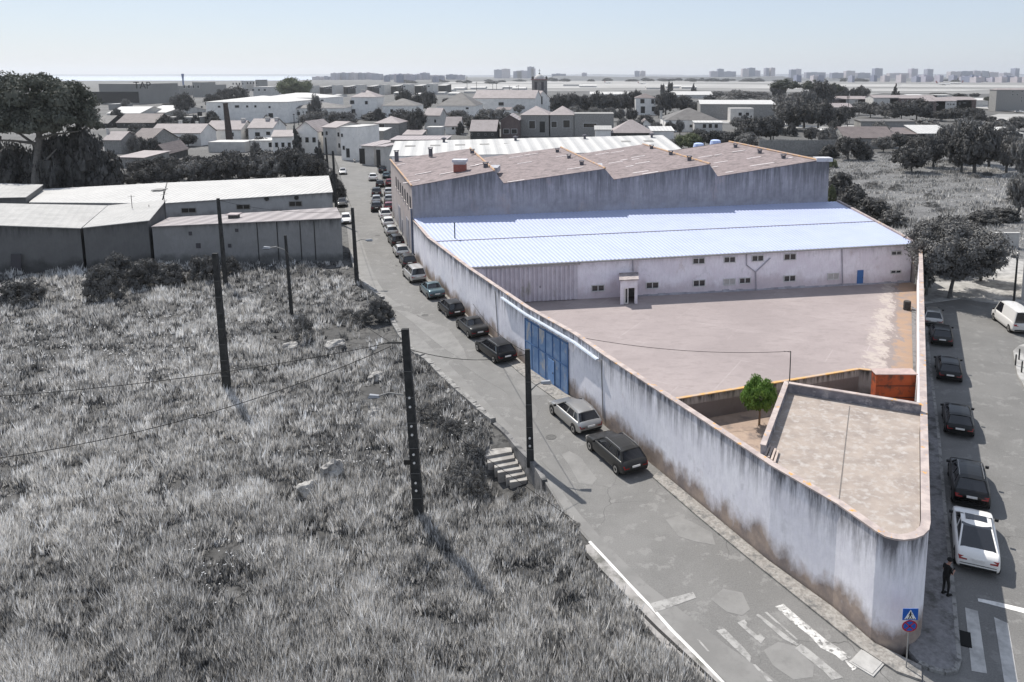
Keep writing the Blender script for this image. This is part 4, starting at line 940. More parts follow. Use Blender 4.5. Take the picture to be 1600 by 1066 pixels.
    hl = (lambda s: MB().hexa([(L - .36, s * hw * .60, hz_ - .36), (L - .02, s * hw * .56, hz_ - .38), (L - .02, s * hw * .80, hz_ - .38), (L - .36, s * hw * .96, hz_ - .36), (L - .40, s * hw * .60, hz_ - .19), (L - .06, s * hw * .56, hz_ - .27), (L - .06, s * hw * .78, hz_ - .27), (L - .40, s * hw * .92, hz_ - .19)]).mesh('hl', HEAD))
    for s in (-1, 1): out.append(('tail_light', tl(s), (0, 0, 0), None)); out.append(('headlight', hl(s), (0, 0, 0), None))
    out.append(('number_plate', MB().box(-.035, -.26, bz - .34, .02, .26, bz - .23).mesh('np', PLATE), (0, 0, 0), None))
    out.append(('rear_bumper', MB().box(-.03, -hw * .80, .36, .10, hw * .80, .47).mesh('rbp', TRIM), (0, 0, 0), None))
    out.append(('front_grille', MB().box(L - .06, -hw * .5, .36, L + .015, hw * .5, .55).mesh('fg', TRIM), (0, 0, 0), None))
    mi = MB().hexa([(-.08, -.06, -.05), (.08, -.10, -.05), (.10, .10, -.05), (-.08, .10, -.05), (-.06, -.06, .07), (.06, -.10, .07), (.06, .10, .07), (-.06, .10, .07)]).mesh('mi', TRIM)
    for s in (-1, 1): out.append(('side_mirror', mi, (fb - .25, s * (hw + .07), bz + .02), None))
    if kind in ('wagon', 'mpv', 'suv'):
        for s in (-1, 1): out.append(('roof_rail', MB().tube([(rr + .1, s * t0 * .94, Ht - .04), (rr + .2, s * t0 * .94, Ht + .03), (rf - .2, s * t0 * .94, Ht + .03), (rf - .05, s * t0 * .94, Ht - .04)], .016, 6).mesh('rl', RIM), (0, 0, 0), None))
    return out, L
CM = {}
def car(kind, x, y, paintm, label, head=None, cat='car', grp=None, flip=False, scale=1.04, pos=None, name='parked_car'):
    if kind not in CM: CM[kind] = car_meshes(kind)
    parts, L = CM[kind]; P = pos or G(x, y)
    if head is None:
        best = None
        for i in range(len(WB) - 1):
            m_ = (WB[i] + WB[i + 1]) / 2; e = (m_ - P).length
            if best is None or e < best[0]: best = (e, WB[i] - WB[i + 1])
        head = best[1]
    hd = Vector(head[:2]).normalized(); rz = math.atan2(hd.y, hd.x)
    if flip: P = P + Vector((hd.x, hd.y, 0)) * L * scale; rz += PI
    t = thing(name, label, cat, P, rz, grp); t.scale = (scale,) * 3
    for nm, me, loc, subs in parts:
        o = link(nm, me, t, loc)
        if nm == 'body': o.material_slots[0].link = 'OBJECT'; o.material_slots[0].material = paintm
        if nm == 'side_mirror': pass
        for s in (subs or ()): link(s[0], s[1], o, s[2])
    return t
SIL, BLK, DGR, WHT = paint('silver', .42, .7), paint('black', .006, 0), paint('dark_grey', .03, .2), paint('white', .80, 0)
TEAL, SLV, MID, REDP = paint('teal_grey', (.10, .15, .165), .5), paint('pale_silver', .52, .5), paint('mid_grey', .15, .6), paint('red', (.20, .02, .025), .3)
GRP = 'cars parked along the street'
V = [('wagon', 994, 745, DGR, 'dark grey estate car, nearest of the row below the long wall'),
     ('wagon', 924, 681, SIL, 'silver estate car parked just past the blue gate, behind the nearest dark estate'),
     ('wagon', 794, 569, BLK, 'black estate car with roof rails, first one beyond the blue gate'),
     ('sedan', 751, 530, DGR, 'dark grey saloon between the black estate and the black hatchback'),
     ('hatch', 715, 498, BLK, 'black hatchback between two dark saloons beside the brown stained wall'),
     ('sedan', 684, 469, TEAL, 'teal-grey saloon parked right behind the silver people carrier'),
     ('mpv', 655, 443, SLV, 'tall silver people carrier with roof rails beside the long wall'),
     ('hatch', 641, 419, DGR, 'dark grey hatchback parked just beyond the silver people carrier'),
     ('hatch', 630, 403, SLV, 'silver hatchback by the blue-grey drainpipe at the warehouse corner'),
     ('estate_small', 623, 386, BLK, 'black car with grey roof beside the warehouse side door, second past the corner'),
     ('hatch', 614, 370, SLV, 'pale grey hatchback, third car beyond the warehouse corner'),
     ('hatch', 608, 356, WHT, 'white hatchback, fourth car beyond the warehouse corner'),
     ('suv', 603.5, 344, WHT, 'white boxy car just below the double row'),
     ('suv', 588.5, 332, BLK, 'black car at the near end of the outer row'), ('hatch', 608, 330.5, REDP, 'dark red car at the near end of the inner row'),
     ('hatch', 588.5, 319, SIL, 'silver car second in the outer row'), ('hatch', 608, 318, SIL, 'silver car second in the inner row'),
     ('suv', 588.5, 308, DGR, 'dark grey car third in the outer row'), ('hatch', 607.5, 306.5, SLV, 'pale car third in the inner row'),
     ('hatch', 594, 293.5, BLK, 'black hatchback alone between the two far clusters'), ('hatch', 609, 291.5, REDP, 'faded red car tucked against the warehouse wall'),
     ('suv', 583, 283.5, WHT, 'white car with dark windscreen at the far end of the row'), ('hatch', 604, 279.5, TEAL, 'blue-grey car next to the far white one'), ('suv', 598, 271, BLK, 'black car farthest along by the white hall')]
fdir = G(583, 284) - G(590, 332)
for k, (kd, x, y, pm, lb) in enumerate(V):
    car(kd, x, y, pm, lb, head=None if k < 9 else (G(lin(x, 600, .5) - 9, y - 25) - G(x, y) if k < 13 else fdir + Vector((1.0, 0, 0))), grp=GRP)
ld = G(533, 276) - G(541, 352)
for kd, x, y, pm, lb in [('hatch', 541, 351, WHT, 'white car facing down the street beside the shed corner'), ('hatch', 535, 324.5, DGR, 'dark grey car facing the camera behind the white one on the left kerb'),
                         ('estate_small', 533, 309, MID, 'grey car half hidden by the kerbside shrub'), ('hatch', 536, 273.5, SLV, 'silver car alone at the left kerb near the bend')]:
    car(kd, x, y, pm, lb, head=ld, flip=True, grp=GRP, scale=1.0)
G2 = 'cars parked along the side street'
rd_ = [(1527, 901), (1517, 799), (1499, 686), (1484, 600), (1472, 543), (1460, 512)]
for k, (kd, x, y, pm, lb) in enumerate([('coupe_suv', 1527, 901, WHT, 'white sloping-back car with dark sunroof at the kerb near the crossing'), ('suv', 1517, 799, BLK, 'large black car with roof rails parked right behind the white one'),
        ('hatch', 1499, 686, BLK, 'black hatchback in the middle of the side street row'), ('hatch', 1484, 600, BLK, 'small black hatchback fourth along the side street kerb'),
        ('hatch', 1472, 543, DGR, 'dark grey hatchback with pale plate in the wall shadow'), ('hatch', 1458, 513, SIL, 'silver car farthest up the side street under the tree')]):
    j = min(k, 4); hd = G(*rd_[min(j + 1, 5)]) - G(*rd_[j]) if k < 4 else G(1472, 543) - G(1484, 600)
    hd = hd.normalized() + (G(1472, 543) - G(1527, 901)).normalized()
    car(kd, x, y, pm, lb, head=hd, grp=G2)
car('van', 1599, 524, paint('van_white', .62, 0, .4), 'white van parked opposite at the right edge below the lamp post', head=Vector((.12, 1, 0)), cat='van', name='parked_van')
P = G(554, 254)
sc_ = thing('scooter', 'small white scooter standing in the road near the bend', 'scooter', P, 2.0)
W_ = MB().lathe([(.08, -.05), (.26, -.05), (.28, 0), (.26, .05), (.08, .05)], n=12, axis='Y').mesh('tyre', RUB)
for x in (-.65, .65): link('wheel', W_, sc_, (x, 0, .28))
link('body', MB().hexa([(-.7, -.18, .35), (.3, -.15, .28), (.3, .15, .28), (-.7, .18, .35), (-.75, -.15, .82), (-.1, -.14, .80), (-.1, .14, .80), (-.75, .15, .82)]).hexa([(.38, -.2, .4), (.5, -.2, .4), (.5, .2, .4), (.38, .2, .4), (.28, -.22, 1.0), (.38, -.22, 1.0), (.38, .22, 1.0), (.28, .22, 1.0)]).mesh('b', WHT), sc_)
link('seat', MB().box(-.72, -.13, .825, -.12, .13, .92).mesh('s', TRIM), sc_); link('handlebar', MB().tube([(.28, -.35, 1.08), (.34, 0, 1.04), (.28, .35, 1.08)], .02, 6).mesh('h', TRIM), sc_)
# ================================================================ poles, lamps, wires
CP = mat('dark_pole_concrete', (.045, .044, .042), (.025, .025, .024), 2, lo=.4, hi=.6)
HOLE = mat('pale_bolt', .65)
def fpos(x, y):
    P = G(x, y, -.3); P.z = float(fz(np.array(P.x), np.array(P.y))); return P
def upole(x, y, xt, yt, wpx, label, lamp=None, holes=(), field=True, cat='utility pole', name='utility_pole', rungs=0):
    P = fpos(x, y) if field else G(x, y); z1 = hz(P, yt); T = at(xt, yt, P.y); m1 = mpp(P)
    t = thing(name, label, cat, P, 0, 'utility poles'); dx = T.x - P.x; dx *= .6
    w0 = wpx * m1 / 2; h_ = z1 - P.z
    mb = MB(); b_ = [(-w0, -w0 * .7, -.3), (w0, -w0 * .7, -.3), (w0, w0 * .7, -.3), (-w0, w0 * .7, -.3)]; tw = w0 * .68
    mb.hexa(b_ + [(dx - tw, -tw * .7, h_), (dx + tw, -tw * .7, h_), (dx + tw, tw * .7, h_), (dx - tw, tw * .7, h_)]); link('shaft', mb.mesh('shaft', CP), t)
    if rungs:
        for i in range(rungs):
            u = .12 + .8 * i / rungs; xx = dx * u; ww = lin(w0, tw, u)
            link('rung', MB().box(xx - ww - .01, -ww * .7 - .03, h_ * u, xx + ww + .01, -ww * .7 - .004, h_ * u + .03).mesh('rung', mat('grey_band', .12)), t)
    for (hx, hy) in holes:
        q = at(hx, hy, P.y); u = (q.z - P.z) / h_; r_ = m1 * 1.9
        link('bolt', MB().lathe([(.005, 0), (r_, 0), (r_, .03), (.005, .03)], n=10, axis='Y').mesh('bolt', HOLE), t, (dx * u, -lin(w0, tw, u) * .7 - .035, h_ * u))
    return t, P, T, z1, dx
def lamp_head(t, P, a, b2, hs=1.0, drop=0):
    """arm from a to b2 (photo px) in the plane of the pole, lantern at b2"""
    A, B = at(a[0], a[1], P.y), at(b2[0], b2[1], P.y)
    A, B = A - t.location, B - t.location
    d = (B - A); mid = A + d * .6 + U * abs(d.x) * .12
    link('arm', MB().tube([A, mid, B], .045, 8).mesh('arm', mat('pale_metal', .26, .2, 3, rough=.5)), t)
    s = 1 if B.x > A.x else -1
    hd = link('lantern', MB().hexa([(-.05 * s, -.13, -.1), (.75 * s, -.15, -.12), (.75 * s, .15, -.12), (-.05 * s, .13, -.1), (0, -.09, .06), (.62 * s, -.12, .12), (.62 * s, .12, .12), (0, .09, .06)]).mesh('lan', mat('lantern_shell', (.30, .31, .33), rough=.5)), t, B)
    hd.scale = (hs,) * 3
    link('lens', MB().box(.12 * s if s > 0 else -.66, -.10, -.17, .66 if s > 0 else -.12, .10, -.122).mesh('len', mat('dark_lens', .06, rough=.2)), hd)
holes2 = [(637, 620), (638, 634), (641, 664), (642, 677.5), (644.5, 708), (646, 721), (649, 752), (650, 764)]
t2, P2, T2_, z2, dx2 = upole(655, 808, 625, 514, 15, 'tallest dark pole with pale bolts, nearest to the camera in the grass', holes=holes2, rungs=6)
lamp_head(t2, P2, (631, 617), (592, 619), .8)
link('cross_bracket', MB().box(-1.0, -.05, -.04, .15, .05, .04).mesh('cb', CP), t2, (dx2 * .93, 0, (z2 - P2.z) * .93))
link('junction_box', MB().box(-.38, -.2, -.14, 0, .2, .14).mesh('jb', TRIM), t2, (dx2 * .3 - .18, 0, (z2 - P2.z) * .315))
t3, P3, T3_, z3, dx3 = upole(829, 722, 822, 546, 11, 'dark pole with a curved lamp arm at the top of the concrete steps', holes=[(826, 683), (826.5, 695)], field=False, rungs=4)
lamp_head(t3, P3, (826, 614), (846, 597), .85)
t1, P1, T1_, z1_, dx1 = upole(355, 610, 334, 396, 11, 'dark pole standing alone in the middle of the grass', rungs=7)
t4, P4, T4_, z4, dx4 = upole(456, 492, 444, 368, 5, 'slim pole with a lamp arm reaching left near the scrub by the path')
lamp_head(t4, P4, (446, 391), (422, 387), 1.0)
t5, P5, T5_, z5, dx5 = upole(353, 446, 339, 310, 6, 'dark pole in front of the grey shed wall between two bushes')
t6, P6, T6_, z6, dx6 = upole(558, 443, 549, 325, 6, 'dark pole at the street edge with a lamp over the road', field=False)
lamp_head(t6, P6, (555, 378), (572, 375), 1.0)
t7, P7, T7_, z7, dx7 = upole(527, 348, 519, 236, 4, 'slim pole at the left kerb beside the parked cars', field=False)
t8, P8, T8_, z8, dx8 = upole(512, 262, 508, 215, 3, 'thin pole by the hedge near the bend of the street', field=False)
WIRE = mat('black_cable', .012)
def wire(A, B, sag, label, r_=.018, name='overhead_cable'):
    n = 18; pts = [A.lerp(B, i / n) - U * sag * 4 * (i / n) * (1 - i / n) for i in range(n + 1)]
    o = MB().tube(pts, r_, 5).build(name, WIRE); return tag(o, label, 'cable')
K = P2 + Vector((dx2 * .93 - .8, 0, (z2 - P2.z) * .93)); K2 = K - U * .1
wire(K, at(-60, 623, 38), .45, 'upper cable running left across the grass from the tallest pole', .02)
wire(K2 - U * .1, at(-60, 724, 33), .9, 'lower sagging cable running left across the grass from the tallest pole', .02)
wire(K, Vector((T4_.x, P4.y, z4)) - U * 1.5, .8, 'cable from the tallest pole back to the slim lamp pole')
wire(P2 + Vector((dx2 * .9, 0, (z2 - P2.z) * .9)), Vector((P3.x + dx3 * .95, P3.y, z3 - .3)), .5, 'cable crossing from the tallest pole to the pole at the steps')
wire(Vector((P3.x + dx3, P3.y, z3 - .2)), wp(740, 490) + U * 1.0, .6, 'cable from the pole at the steps to the long wall')
wire(P2 + Vector((dx2 * .55, 0, (z2 - P2.z) * .62)), fpos(900, 822), .05, 'thin stay cable slanting down to the grass by the steps', .014)
wire(Vector((P6.x, P6.y, z6 - .6)), Vector((P7.x, P7.y, z7 - .4)), .6, 'cable along the left kerb above the parked cars')
wire(Vector((P5.x + dx5 * .9, P5.y, z5 - .2)), Vector((P6.x + dx6, P6.y, z6 - .3)), .7, 'cable in front of the grey shed between two poles')
wire(fpt(930, 486.5, .3) if False else Vector((wp(905, 530).x, wp(905, 530).y, 5.1)), YP, .5, 'thin cable over the yard ending at the thin pole')
# street lamp by the side street
P = G(1584, 472); z1 = hz(P, 396); sl_ = thing('street_lamp', 'street lamp with a round dark head beside the white van', 'street lamp', P)
link('post', MB().tube([(0, 0, 0), (0, 0, z1)], [.13, .08], 10).mesh('post', mat('dark_post', .05)), sl_)
link('lamp_head', MB().lathe([(.02, -.12), (.36, -.10), (.40, 0), (.18, .16), (.02, .22)], (-.30, 0, 0), 16).mesh('lh', mat('lantern_grey', .10, .2, 2)), sl_, (0, 0, z1 - .35))
link('lamp_cap', MB().lathe([(.02, 0), (.2, 0), (.2, .14), (.02, .2)], (0, 0, 0), 12).mesh('lc', mat('bright_white', .78)), sl_, (0, 0, z1 - .1))
for k, (x, y) in enumerate(((1586.5, 571), (1592, 562), (1596, 582))):
    P = G(x, y, .12); tag(MB().lathe([(.05, 0), (.06, .02), (.06, .85), (.045, .95), (.02, .97)], (0, 0, 0), 10).build('bollard', mat('dark_post', .05), loc=P), 'thin dark bollard on the pale traffic island, %s' % ('nearest the kerb', 'farthest of the three', 'rightmost of the three')[k], 'bollard', 'bollards on the traffic island')
# signs
P = G(1416.5, 1043, .12); z_top = hz(P, 951); sg = thing('road_sign', 'blue square crossing sign above a round no-stopping sign on a pole at the corner', 'road sign', P)
link('post', MB().tube([(0, .04, 0), (0, .04, z_top - .15)], .03, 8).mesh('post', mat('galvanised', .30, .24, 4, rough=.5)), sg)
BLS = mat('sign_blue', (.012, .10, .42), rough=.4); WSG = mat('sign_white', .82, rough=.5); REDS = mat('sign_red', (.42, .02, .03), rough=.4); BKS = mat('sign_black', .01)
sq = link('square_plate', MB().box(-.31, -.02, 0, .31, .0, .50).mesh('sq', BLS), sg, (0, 0, z_top - P.z - .50))
link('white_triangle', MB().prism([(-.24, 0), (.24, 0), (0, .42)], -.004, .0).mesh('tri', WSG), sq, (0, -.022, .04)).rotation_euler = (PI / 2, 0, 0)
def flat(mb_pts, parent, m_, y, nm, z=0):
    mb = MB()
    for pts in mb_pts:
        mb.slab([(p[0], y, p[1] + z) for p in pts], 0) if False else mb.hexa([(pts[0][0], y, pts[0][1] + z), (pts[1][0], y, pts[1][1] + z), (pts[1][0], y - .003, pts[1][1] + z), (pts[0][0], y - .003, pts[0][1] + z), (pts[3][0], y, pts[3][1] + z), (pts[2][0], y, pts[2][1] + z), (pts[2][0], y - .003, pts[2][1] + z), (pts[3][0], y - .003, pts[3][1] + z)])
    return link(nm, mb.mesh(nm, m_), parent)
ped = [[(-.02, .33), (.03, .33), (.03, .38), (-.02, .38)], [(-.03, .21), (.03, .21), (.025, .32), (-.025, .32)], [(-.09, .08), (-.05, .08), (.0, .21), (-.03, .21)], [(.05, .08), (.09, .08), (.03, .21), (.0, .21)], [(-.08, .22), (-.06, .20), (-.01, .30), (-.02, .31)], [(.02, .30), (.07, .22), (.09, .23), (.03, .31)]]
flat(ped, sq, BKS, -.0265, 'walking_figure'); flat([[(x, .055), (x + .045, .055), (x + .035, .085), (x - .005, .085)] for x in (-.18, -.10, -.02, .06, .14)], sq, BKS, -.0265, 'zebra_bars')
cz = z_top - P.z - .50 - .27
def disc(r0, r1, y, m_, nm, n=32, sz=.84):
    mb = MB(); 
    for k in range(n):
        a, b2 = 2 * PI * k / n, 2 * PI * (k + 1) / n; c_ = [(math.cos(t) * r_, math.sin(t) * r_ * sz) for r_, t in ((r0, a), (r0, b2), (r1, b2), (r1, a))]
        mb.hexa([(p[0], y, p[1]) for p in c_] + [(p[0], y - .003, p[1]) for p in c_])
    return link(nm, mb.mesh(nm, m_), None)
rp = disc(.001, .31, -.012, REDS, 'round_plate'); rp.parent = sg; rp.location = (0, 0, cz)
bd = disc(.001, .25, -.018, BLS, 'blue_field'); bd.parent = rp
x_ = link('red_cross', MB().hexa([(-.20, -.024, -.15), (-.16, -.024, -.18), (.20, -.024, .15), (.16, -.024, .18), (-.20, -.021, -.15), (-.16, -.021, -.18), (.20, -.021, .15), (.16, -.021, .18)]).hexa([(-.16, -.024, .18), (-.20, -.024, .15), (.16, -.024, -.18), (.20, -.024, -.15), (-.16, -.021, .18), (-.20, -.021, .15), (.16, -.021, -.18), (.20, -.021, -.15)]).mesh('x', REDS), rp)
def cover(x, y, r_, lab, sq_=False):
    P = G(x, y, .012)
    if sq_:
        o = MB().box(-r_, -r_ * .8, -.01, r_, r_ * .8, .05).box(-r_ * 1.15, -r_ * .95, -.012, r_ * 1.15, r_ * .95, .03).build('inspection_cover', mat('pale_cover', .45, .36, 2), loc=P); o.rotation_euler.z = .75
    else: o = MB().lathe([(.02, 0), (r_ * .8, 0), (r_ * .82, .006), (r_, .006), (r_ * 1.02, -.004), (.02, -.006)], (0, 0, .0), 24).build('manhole_cover', mat('cast_iron', .09, .14, 6), loc=P)
    tag(o, lab, 'manhole cover')
cover(861, 683, .36, 'round iron manhole cover in the road near the pole at the steps'); cover(664, 492.5, .34, 'round iron manhole cover in the road beside the black hatchback'); cover(590, 368, .4, 'far manhole cover in the road beside the pale cars')
cover(1357, 1034, .55, 'pale square concrete inspection cover at the street corner', True)
dg_ = tag(MB().box(-.32, -.45, -.02, .32, .45, .012).box(-.36, -.49, -.03, .36, .49, .006).build('drain_grate', mat('black_grate', .008), loc=G(1503, 997, .014)), 'black drain grate at the kerb beside the crossing stripes', 'drain'); _k = G(1486, 885) - G(1499, 1034); dg_.rotation_euler.z = math.atan2(-_k.x, _k.y)
# concrete steps and the low street wall beside them
TRD = [((763, 713.5), (800, 705.7)), ((768, 723.5), (804, 715.6)), ((779, 731), (809.6, 724)), ((784, 739), (815, 732.6)), ((797, 746.5), (820, 740.5)), ((803, 754), (824, 750))]
STC = mat('pale_step_concrete', (.42, .40, .37), (.28, .26, .24), 1.4, lo=.4, hi=.6)
stp = thing('concrete_steps', 'short flight of worn concrete steps going down from the street into the grass', 'steps', G(790, 735, -.9))
z_ = -.35
for k, (a, b2) in enumerate(TRD):
    A, B = G(*a, z_), G(*b2, z_); bk_ = Vector((.0, .62, 0)); A.x -= .25
    mb = MB(); mb.slab([A, B, B + bk_ + Vector((-.12, 0, 0)), A + bk_ + Vector((-.12, 0, 0))], 1.2); part('step', mb, STC, stp); z_ -= .17
A = G(764, 690, -.3)
mb = MB(); mb.slab([G(*TRD[0][0], -.34) + Vector((-.3, .64, 0)), G(*TRD[0][1], -.34) + Vector((0, .64, 0)), G(790, 676, -.34), G(762, 680, -.34)], .6); part('landing', mb, STC, stp)
PWL = [(770, 662), (781, 671), (793, 683), (805, 698), (819, 712), (833, 727), (847, 751)]
lw = thing('parapet_wall', 'low grey concrete wall between the street and the steps', 'wall', G(*PWL[3]))
mb = MB(); Q = [G(x, y, .10) for x, y in PWL]; qo = offs(Q, .0); qi = offs(Q, .32)
for i in range(len(Q) - 1):
    mb.hexa([(qo[i].x, qo[i].y, -2), (qo[i + 1].x, qo[i + 1].y, -2), (qi[i + 1].x, qi[i + 1].y, -2), (qi[i].x, qi[i].y, -2), (qo[i].x, qo[i].y, .12), (qo[i + 1].x, qo[i + 1].y, .12), (qi[i + 1].x, qi[i + 1].y, .12), (qi[i].x, qi[i].y, .12)])
part('wall', mb, mat('grey_parapet', (.27, .26, .25), (.16, .155, .15), 1.1, c3=(.08, .08, .08), s3=1.5), lw)
kb = thing('stone_kerb_wall', 'low worn stone kerb along the grass side of the street', 'wall', G(640, 548))
Q = [G(x, y) for x, y in [(546, 395), (556, 433), (572, 452), (596, 470), (606, 494), (621, 523), (641, 549), (663, 563), (703, 604), (738, 635), (768, 661)]]; qo = offs(Q, -.05); qi = offs(Q, .38); mb = MB()
random.seed(5)
for i in range(len(Q) - 1):
    for k in range(4):
        a, b2, c_, d_ = [p0.lerp(p1, t) for p0, p1, t in ((qo[i], qo[i + 1], k / 4), (qo[i], qo[i + 1], (k + .96) / 4), (qi[i], qi[i + 1], (k + .96) / 4), (qi[i], qi[i + 1], k / 4))]
        h_ = .16 + .12 * random.random() + (.25 if i < 3 else 0); mb.hexa([(p.x, p.y, -.9) for p in (a, b2, c_, d_)] + [(p.x + random.uniform(-.04, .04), p.y, h_ + random.uniform(-.04, .04)) for p in (a, b2, c_, d_)])
part('stones', mb, KERB, kb)
# rocks in the grass
ROCK = mat('pale_rock', (.40, .38, .35), (.22, .21, .20), 1.6, lo=.38, hi=.62, c3=(.12, .115, .11), s3=3, bump=1, bscale=5)
def rock(x, y, wpx, hpx, seed, label):
    P = fpos(x, y); m1 = mpp(P); random.seed(seed)
    bm = bmesh.new(); bmesh.ops.create_icosphere(bm, subdivisions=3, radius=1)
    for v in bm.verts:
        p = v.co.copy(); d = mnoise.noise(p * 1.1 + Vector((seed, 0, 0))) * .45 + mnoise.noise(p * 2.6 + Vector((0, seed, 0))) * .22
        v.co = p * (1 + d); v.co.z = round(v.co.z * 3.5) / 3.5 * .75 + v.co.z * .25
        v.co = Vector((v.co.x * wpx * m1 / 2, v.co.y * wpx * m1 * .42, v.co.z * hpx * m1 / 2 + hpx * m1 * .42))
    me = bpy.data.meshes.new('rock'); bm.to_mesh(me); bm.free(); me.materials.append(ROCK)
    tag(link('rock', me, None, P, seed), label, 'rock', 'rocks in the grass')
for a in [(521, 752, 36, 38, 1, 'large pale boulder in the grass left of the tallest pole'), (480, 778, 32, 28, 2, 'pale jagged boulder just below and left of the large one'), (453, 546, 26, 14, 3, 'flat rock at the left end of the bare earth patch'),
          (524, 543, 34, 16, 4, 'long flat rock below the bare earth patch'), (589, 592, 30, 14, 5, 'low slab of rock behind the tallest pole'), (586, 650, 20, 14, 6, 'small rock beside the narrow bare track'), (610, 605, 12, 10, 8, 'small rock touching the low slab behind the tallest pole')]: rock(*a)
# ================================================================ person
def make_person():
    P = G(1476, 929, .13); t_ = Vector((P.x, P.y, .13)); k = 1.0
    J = dict(pel=(0, 0, .95), sp=(.03, 0, 1.15), ch=(.07, 0, 1.38), nk=(.12, 0, 1.50), hb=(.16, 0, 1.58), hd=(.19, 0, 1.68), ht=(.20, 0, 1.76),
             hl=(0, .10, .90), kl=(.05, .11, .50), al=(.0, .11, .09), tl=(.18, .12, .04), hr=(0, -.10, .90), kr=(.10, -.11, .50), ar=(.06, -.12, .09), tr=(.24, -.14, .04),
             sl=(.06, .19, 1.42), el=(.09, .25, 1.14), wl=(.32, .12, 1.12), pl=(.40, .08, 1.13), sr=(.06, -.19, 1.42), er=(.09, -.25, 1.14), wr=(.32, -.12, 1.14), pr=(.40, -.07, 1.15))
    Rr = dict(pel=.15, sp=.135, ch=.15, nk=.06, hb=.065, hd=.10, ht=.07, hl=.095, kl=.065, al=.045, tl=.035, hr=.095, kr=.065, ar=.045, tr=.035, sl=.07, el=.045, wl=.028, pl=.032, sr=.07, er=.045, wr=.028, pr=.032)
    E = [('pel', 'sp'), ('sp', 'ch'), ('ch', 'nk'), ('nk', 'hb'), ('hb', 'hd'), ('hd', 'ht'), ('pel', 'hl'), ('hl', 'kl'), ('kl', 'al'), ('al', 'tl'), ('pel', 'hr'), ('hr', 'kr'), ('kr', 'ar'), ('ar', 'tr'),
         ('ch', 'sl'), ('sl', 'el'), ('el', 'wl'), ('wl', 'pl'), ('ch', 'sr'), ('sr', 'er'), ('er', 'wr'), ('wr', 'pr')]
    for s, pm in (('l', 1), ('r', -1)):
        b = J['p' + s]
        for f in range(4):
            J['f%s%d' % (s, f)] = (b[0] + .05, b[1] + pm * (.025 - .016 * f), b[2] + .01 - .012 * f); J['g%s%d' % (s, f)] = (b[0] + .075 - .004 * f, b[1] - pm * .02 + pm * (.02 - .012 * f), b[2] - .02 - .012 * f)
            Rr['f%s%d' % (s, f)] = .009; Rr['g%s%d' % (s, f)] = .008; E += [('p' + s, 'f%s%d' % (s, f)), ('f%s%d' % (s, f), 'g%s%d' % (s, f))]
        J['th' + s] = (b[0] + .02, b[1] - pm * .04, b[2] + .035); Rr['th' + s] = .009; E.append(('p' + s, 'th' + s))
    ks = list(J); me = bpy.data.meshes.new('person'); me.from_pydata([J[q] for q in ks], [(ks.index(a), ks.index(b)) for a, b in E], [])
    o = bpy.data.objects.new('tmp_person', me); SC.collection.objects.link(o)
    sk = o.modifiers.new('s', 'SKIN')
    for i, q in enumerate(ks): me.skin_vertices[0].data[i].radius = (Rr[q], Rr[q] * (1.15 if q in ('ch', 'pel', 'sp') else 1)); me.skin_vertices[0].data[i].use_root = (q == 'pel')
    sb = o.modifiers.new('b', 'SUBSURF'); sb.levels = 1; sb.render_levels = 1
    dg = bpy.context.evaluated_depsgraph_get(); m2 = bpy.data.meshes.new_from_object(o.evaluated_get(dg)); bpy.data.objects.remove(o)
    SKIN = mat('skin', (.36, .20, .15), rough=.6); m2.materials.clear(); m2.materials.append(SKIN); m2.materials.append(mat('black_cloth', .010)); m2.materials.append(mat('black_jeans', .014, .02, 8))
    for p in m2.polygons:
        c_ = p.center; p.use_smooth = True
        p.material_index = 2 if c_.z < .98 else 1 if (c_.z < 1.50 and (abs(c_.y) < .2 and c_.x < .2 or c_.z > 1.2)) else 0
    t = thing('person', 'person in black clothes standing on the pavement, head bent over something held in both hands', 'person', t_, R(20))
    link('body', m2, t)
    bm = bmesh.new(); bmesh.ops.create_uvsphere(bm, u_segments=16, v_segments=10, radius=.125)
    for v in bm.verts: v.co.z *= .75; v.co.x *= 1.05
    for v in list(bm.verts):
        if v.co.z < -.02 and v.co.x > .02: v.co.x = .02
    h_ = bpy.data.meshes.new('hair'); bm.to_mesh(h_); bm.free(); h_.materials.append(mat('dark_hair', .008)); link('hair', h_, t, (.165, 0, 1.735))
    link('phone', MB().box(-.02, -.04, -.07, -.008, .04, .07).mesh('ph', TRIM), t, (.47, 0, 1.15)).rotation_euler = (0, .6, 0)
    fm = MB()
    for s in (-1, 1): fm.box(.275, s * .035 - .010, 1.69, .292, s * .035 + .010, 1.705, 1)
    fm.box(.28, -.014, 1.645, .312, .014, 1.685, 0); fm.box(.275, -.025, 1.615, .288, .025, 1.625, 1)
    link('face', fm.mesh('face', [SKIN, MATS['dark_hair']]), t)
    for x, y in ((.10, .11), (.16, -.13)): link('shoe', MB().hexa([(x - .16, y - .05, 0), (x + .14, y - .05, 0), (x + .14, y + .05, 0), (x - .16, y + .05, 0), (x - .14, y - .045, .09), (x + .08, y - .04, .07), (x + .08, y + .04, .07), (x - .14, y + .045, .09)]).mesh('shoe', TRIM), t)
make_person()
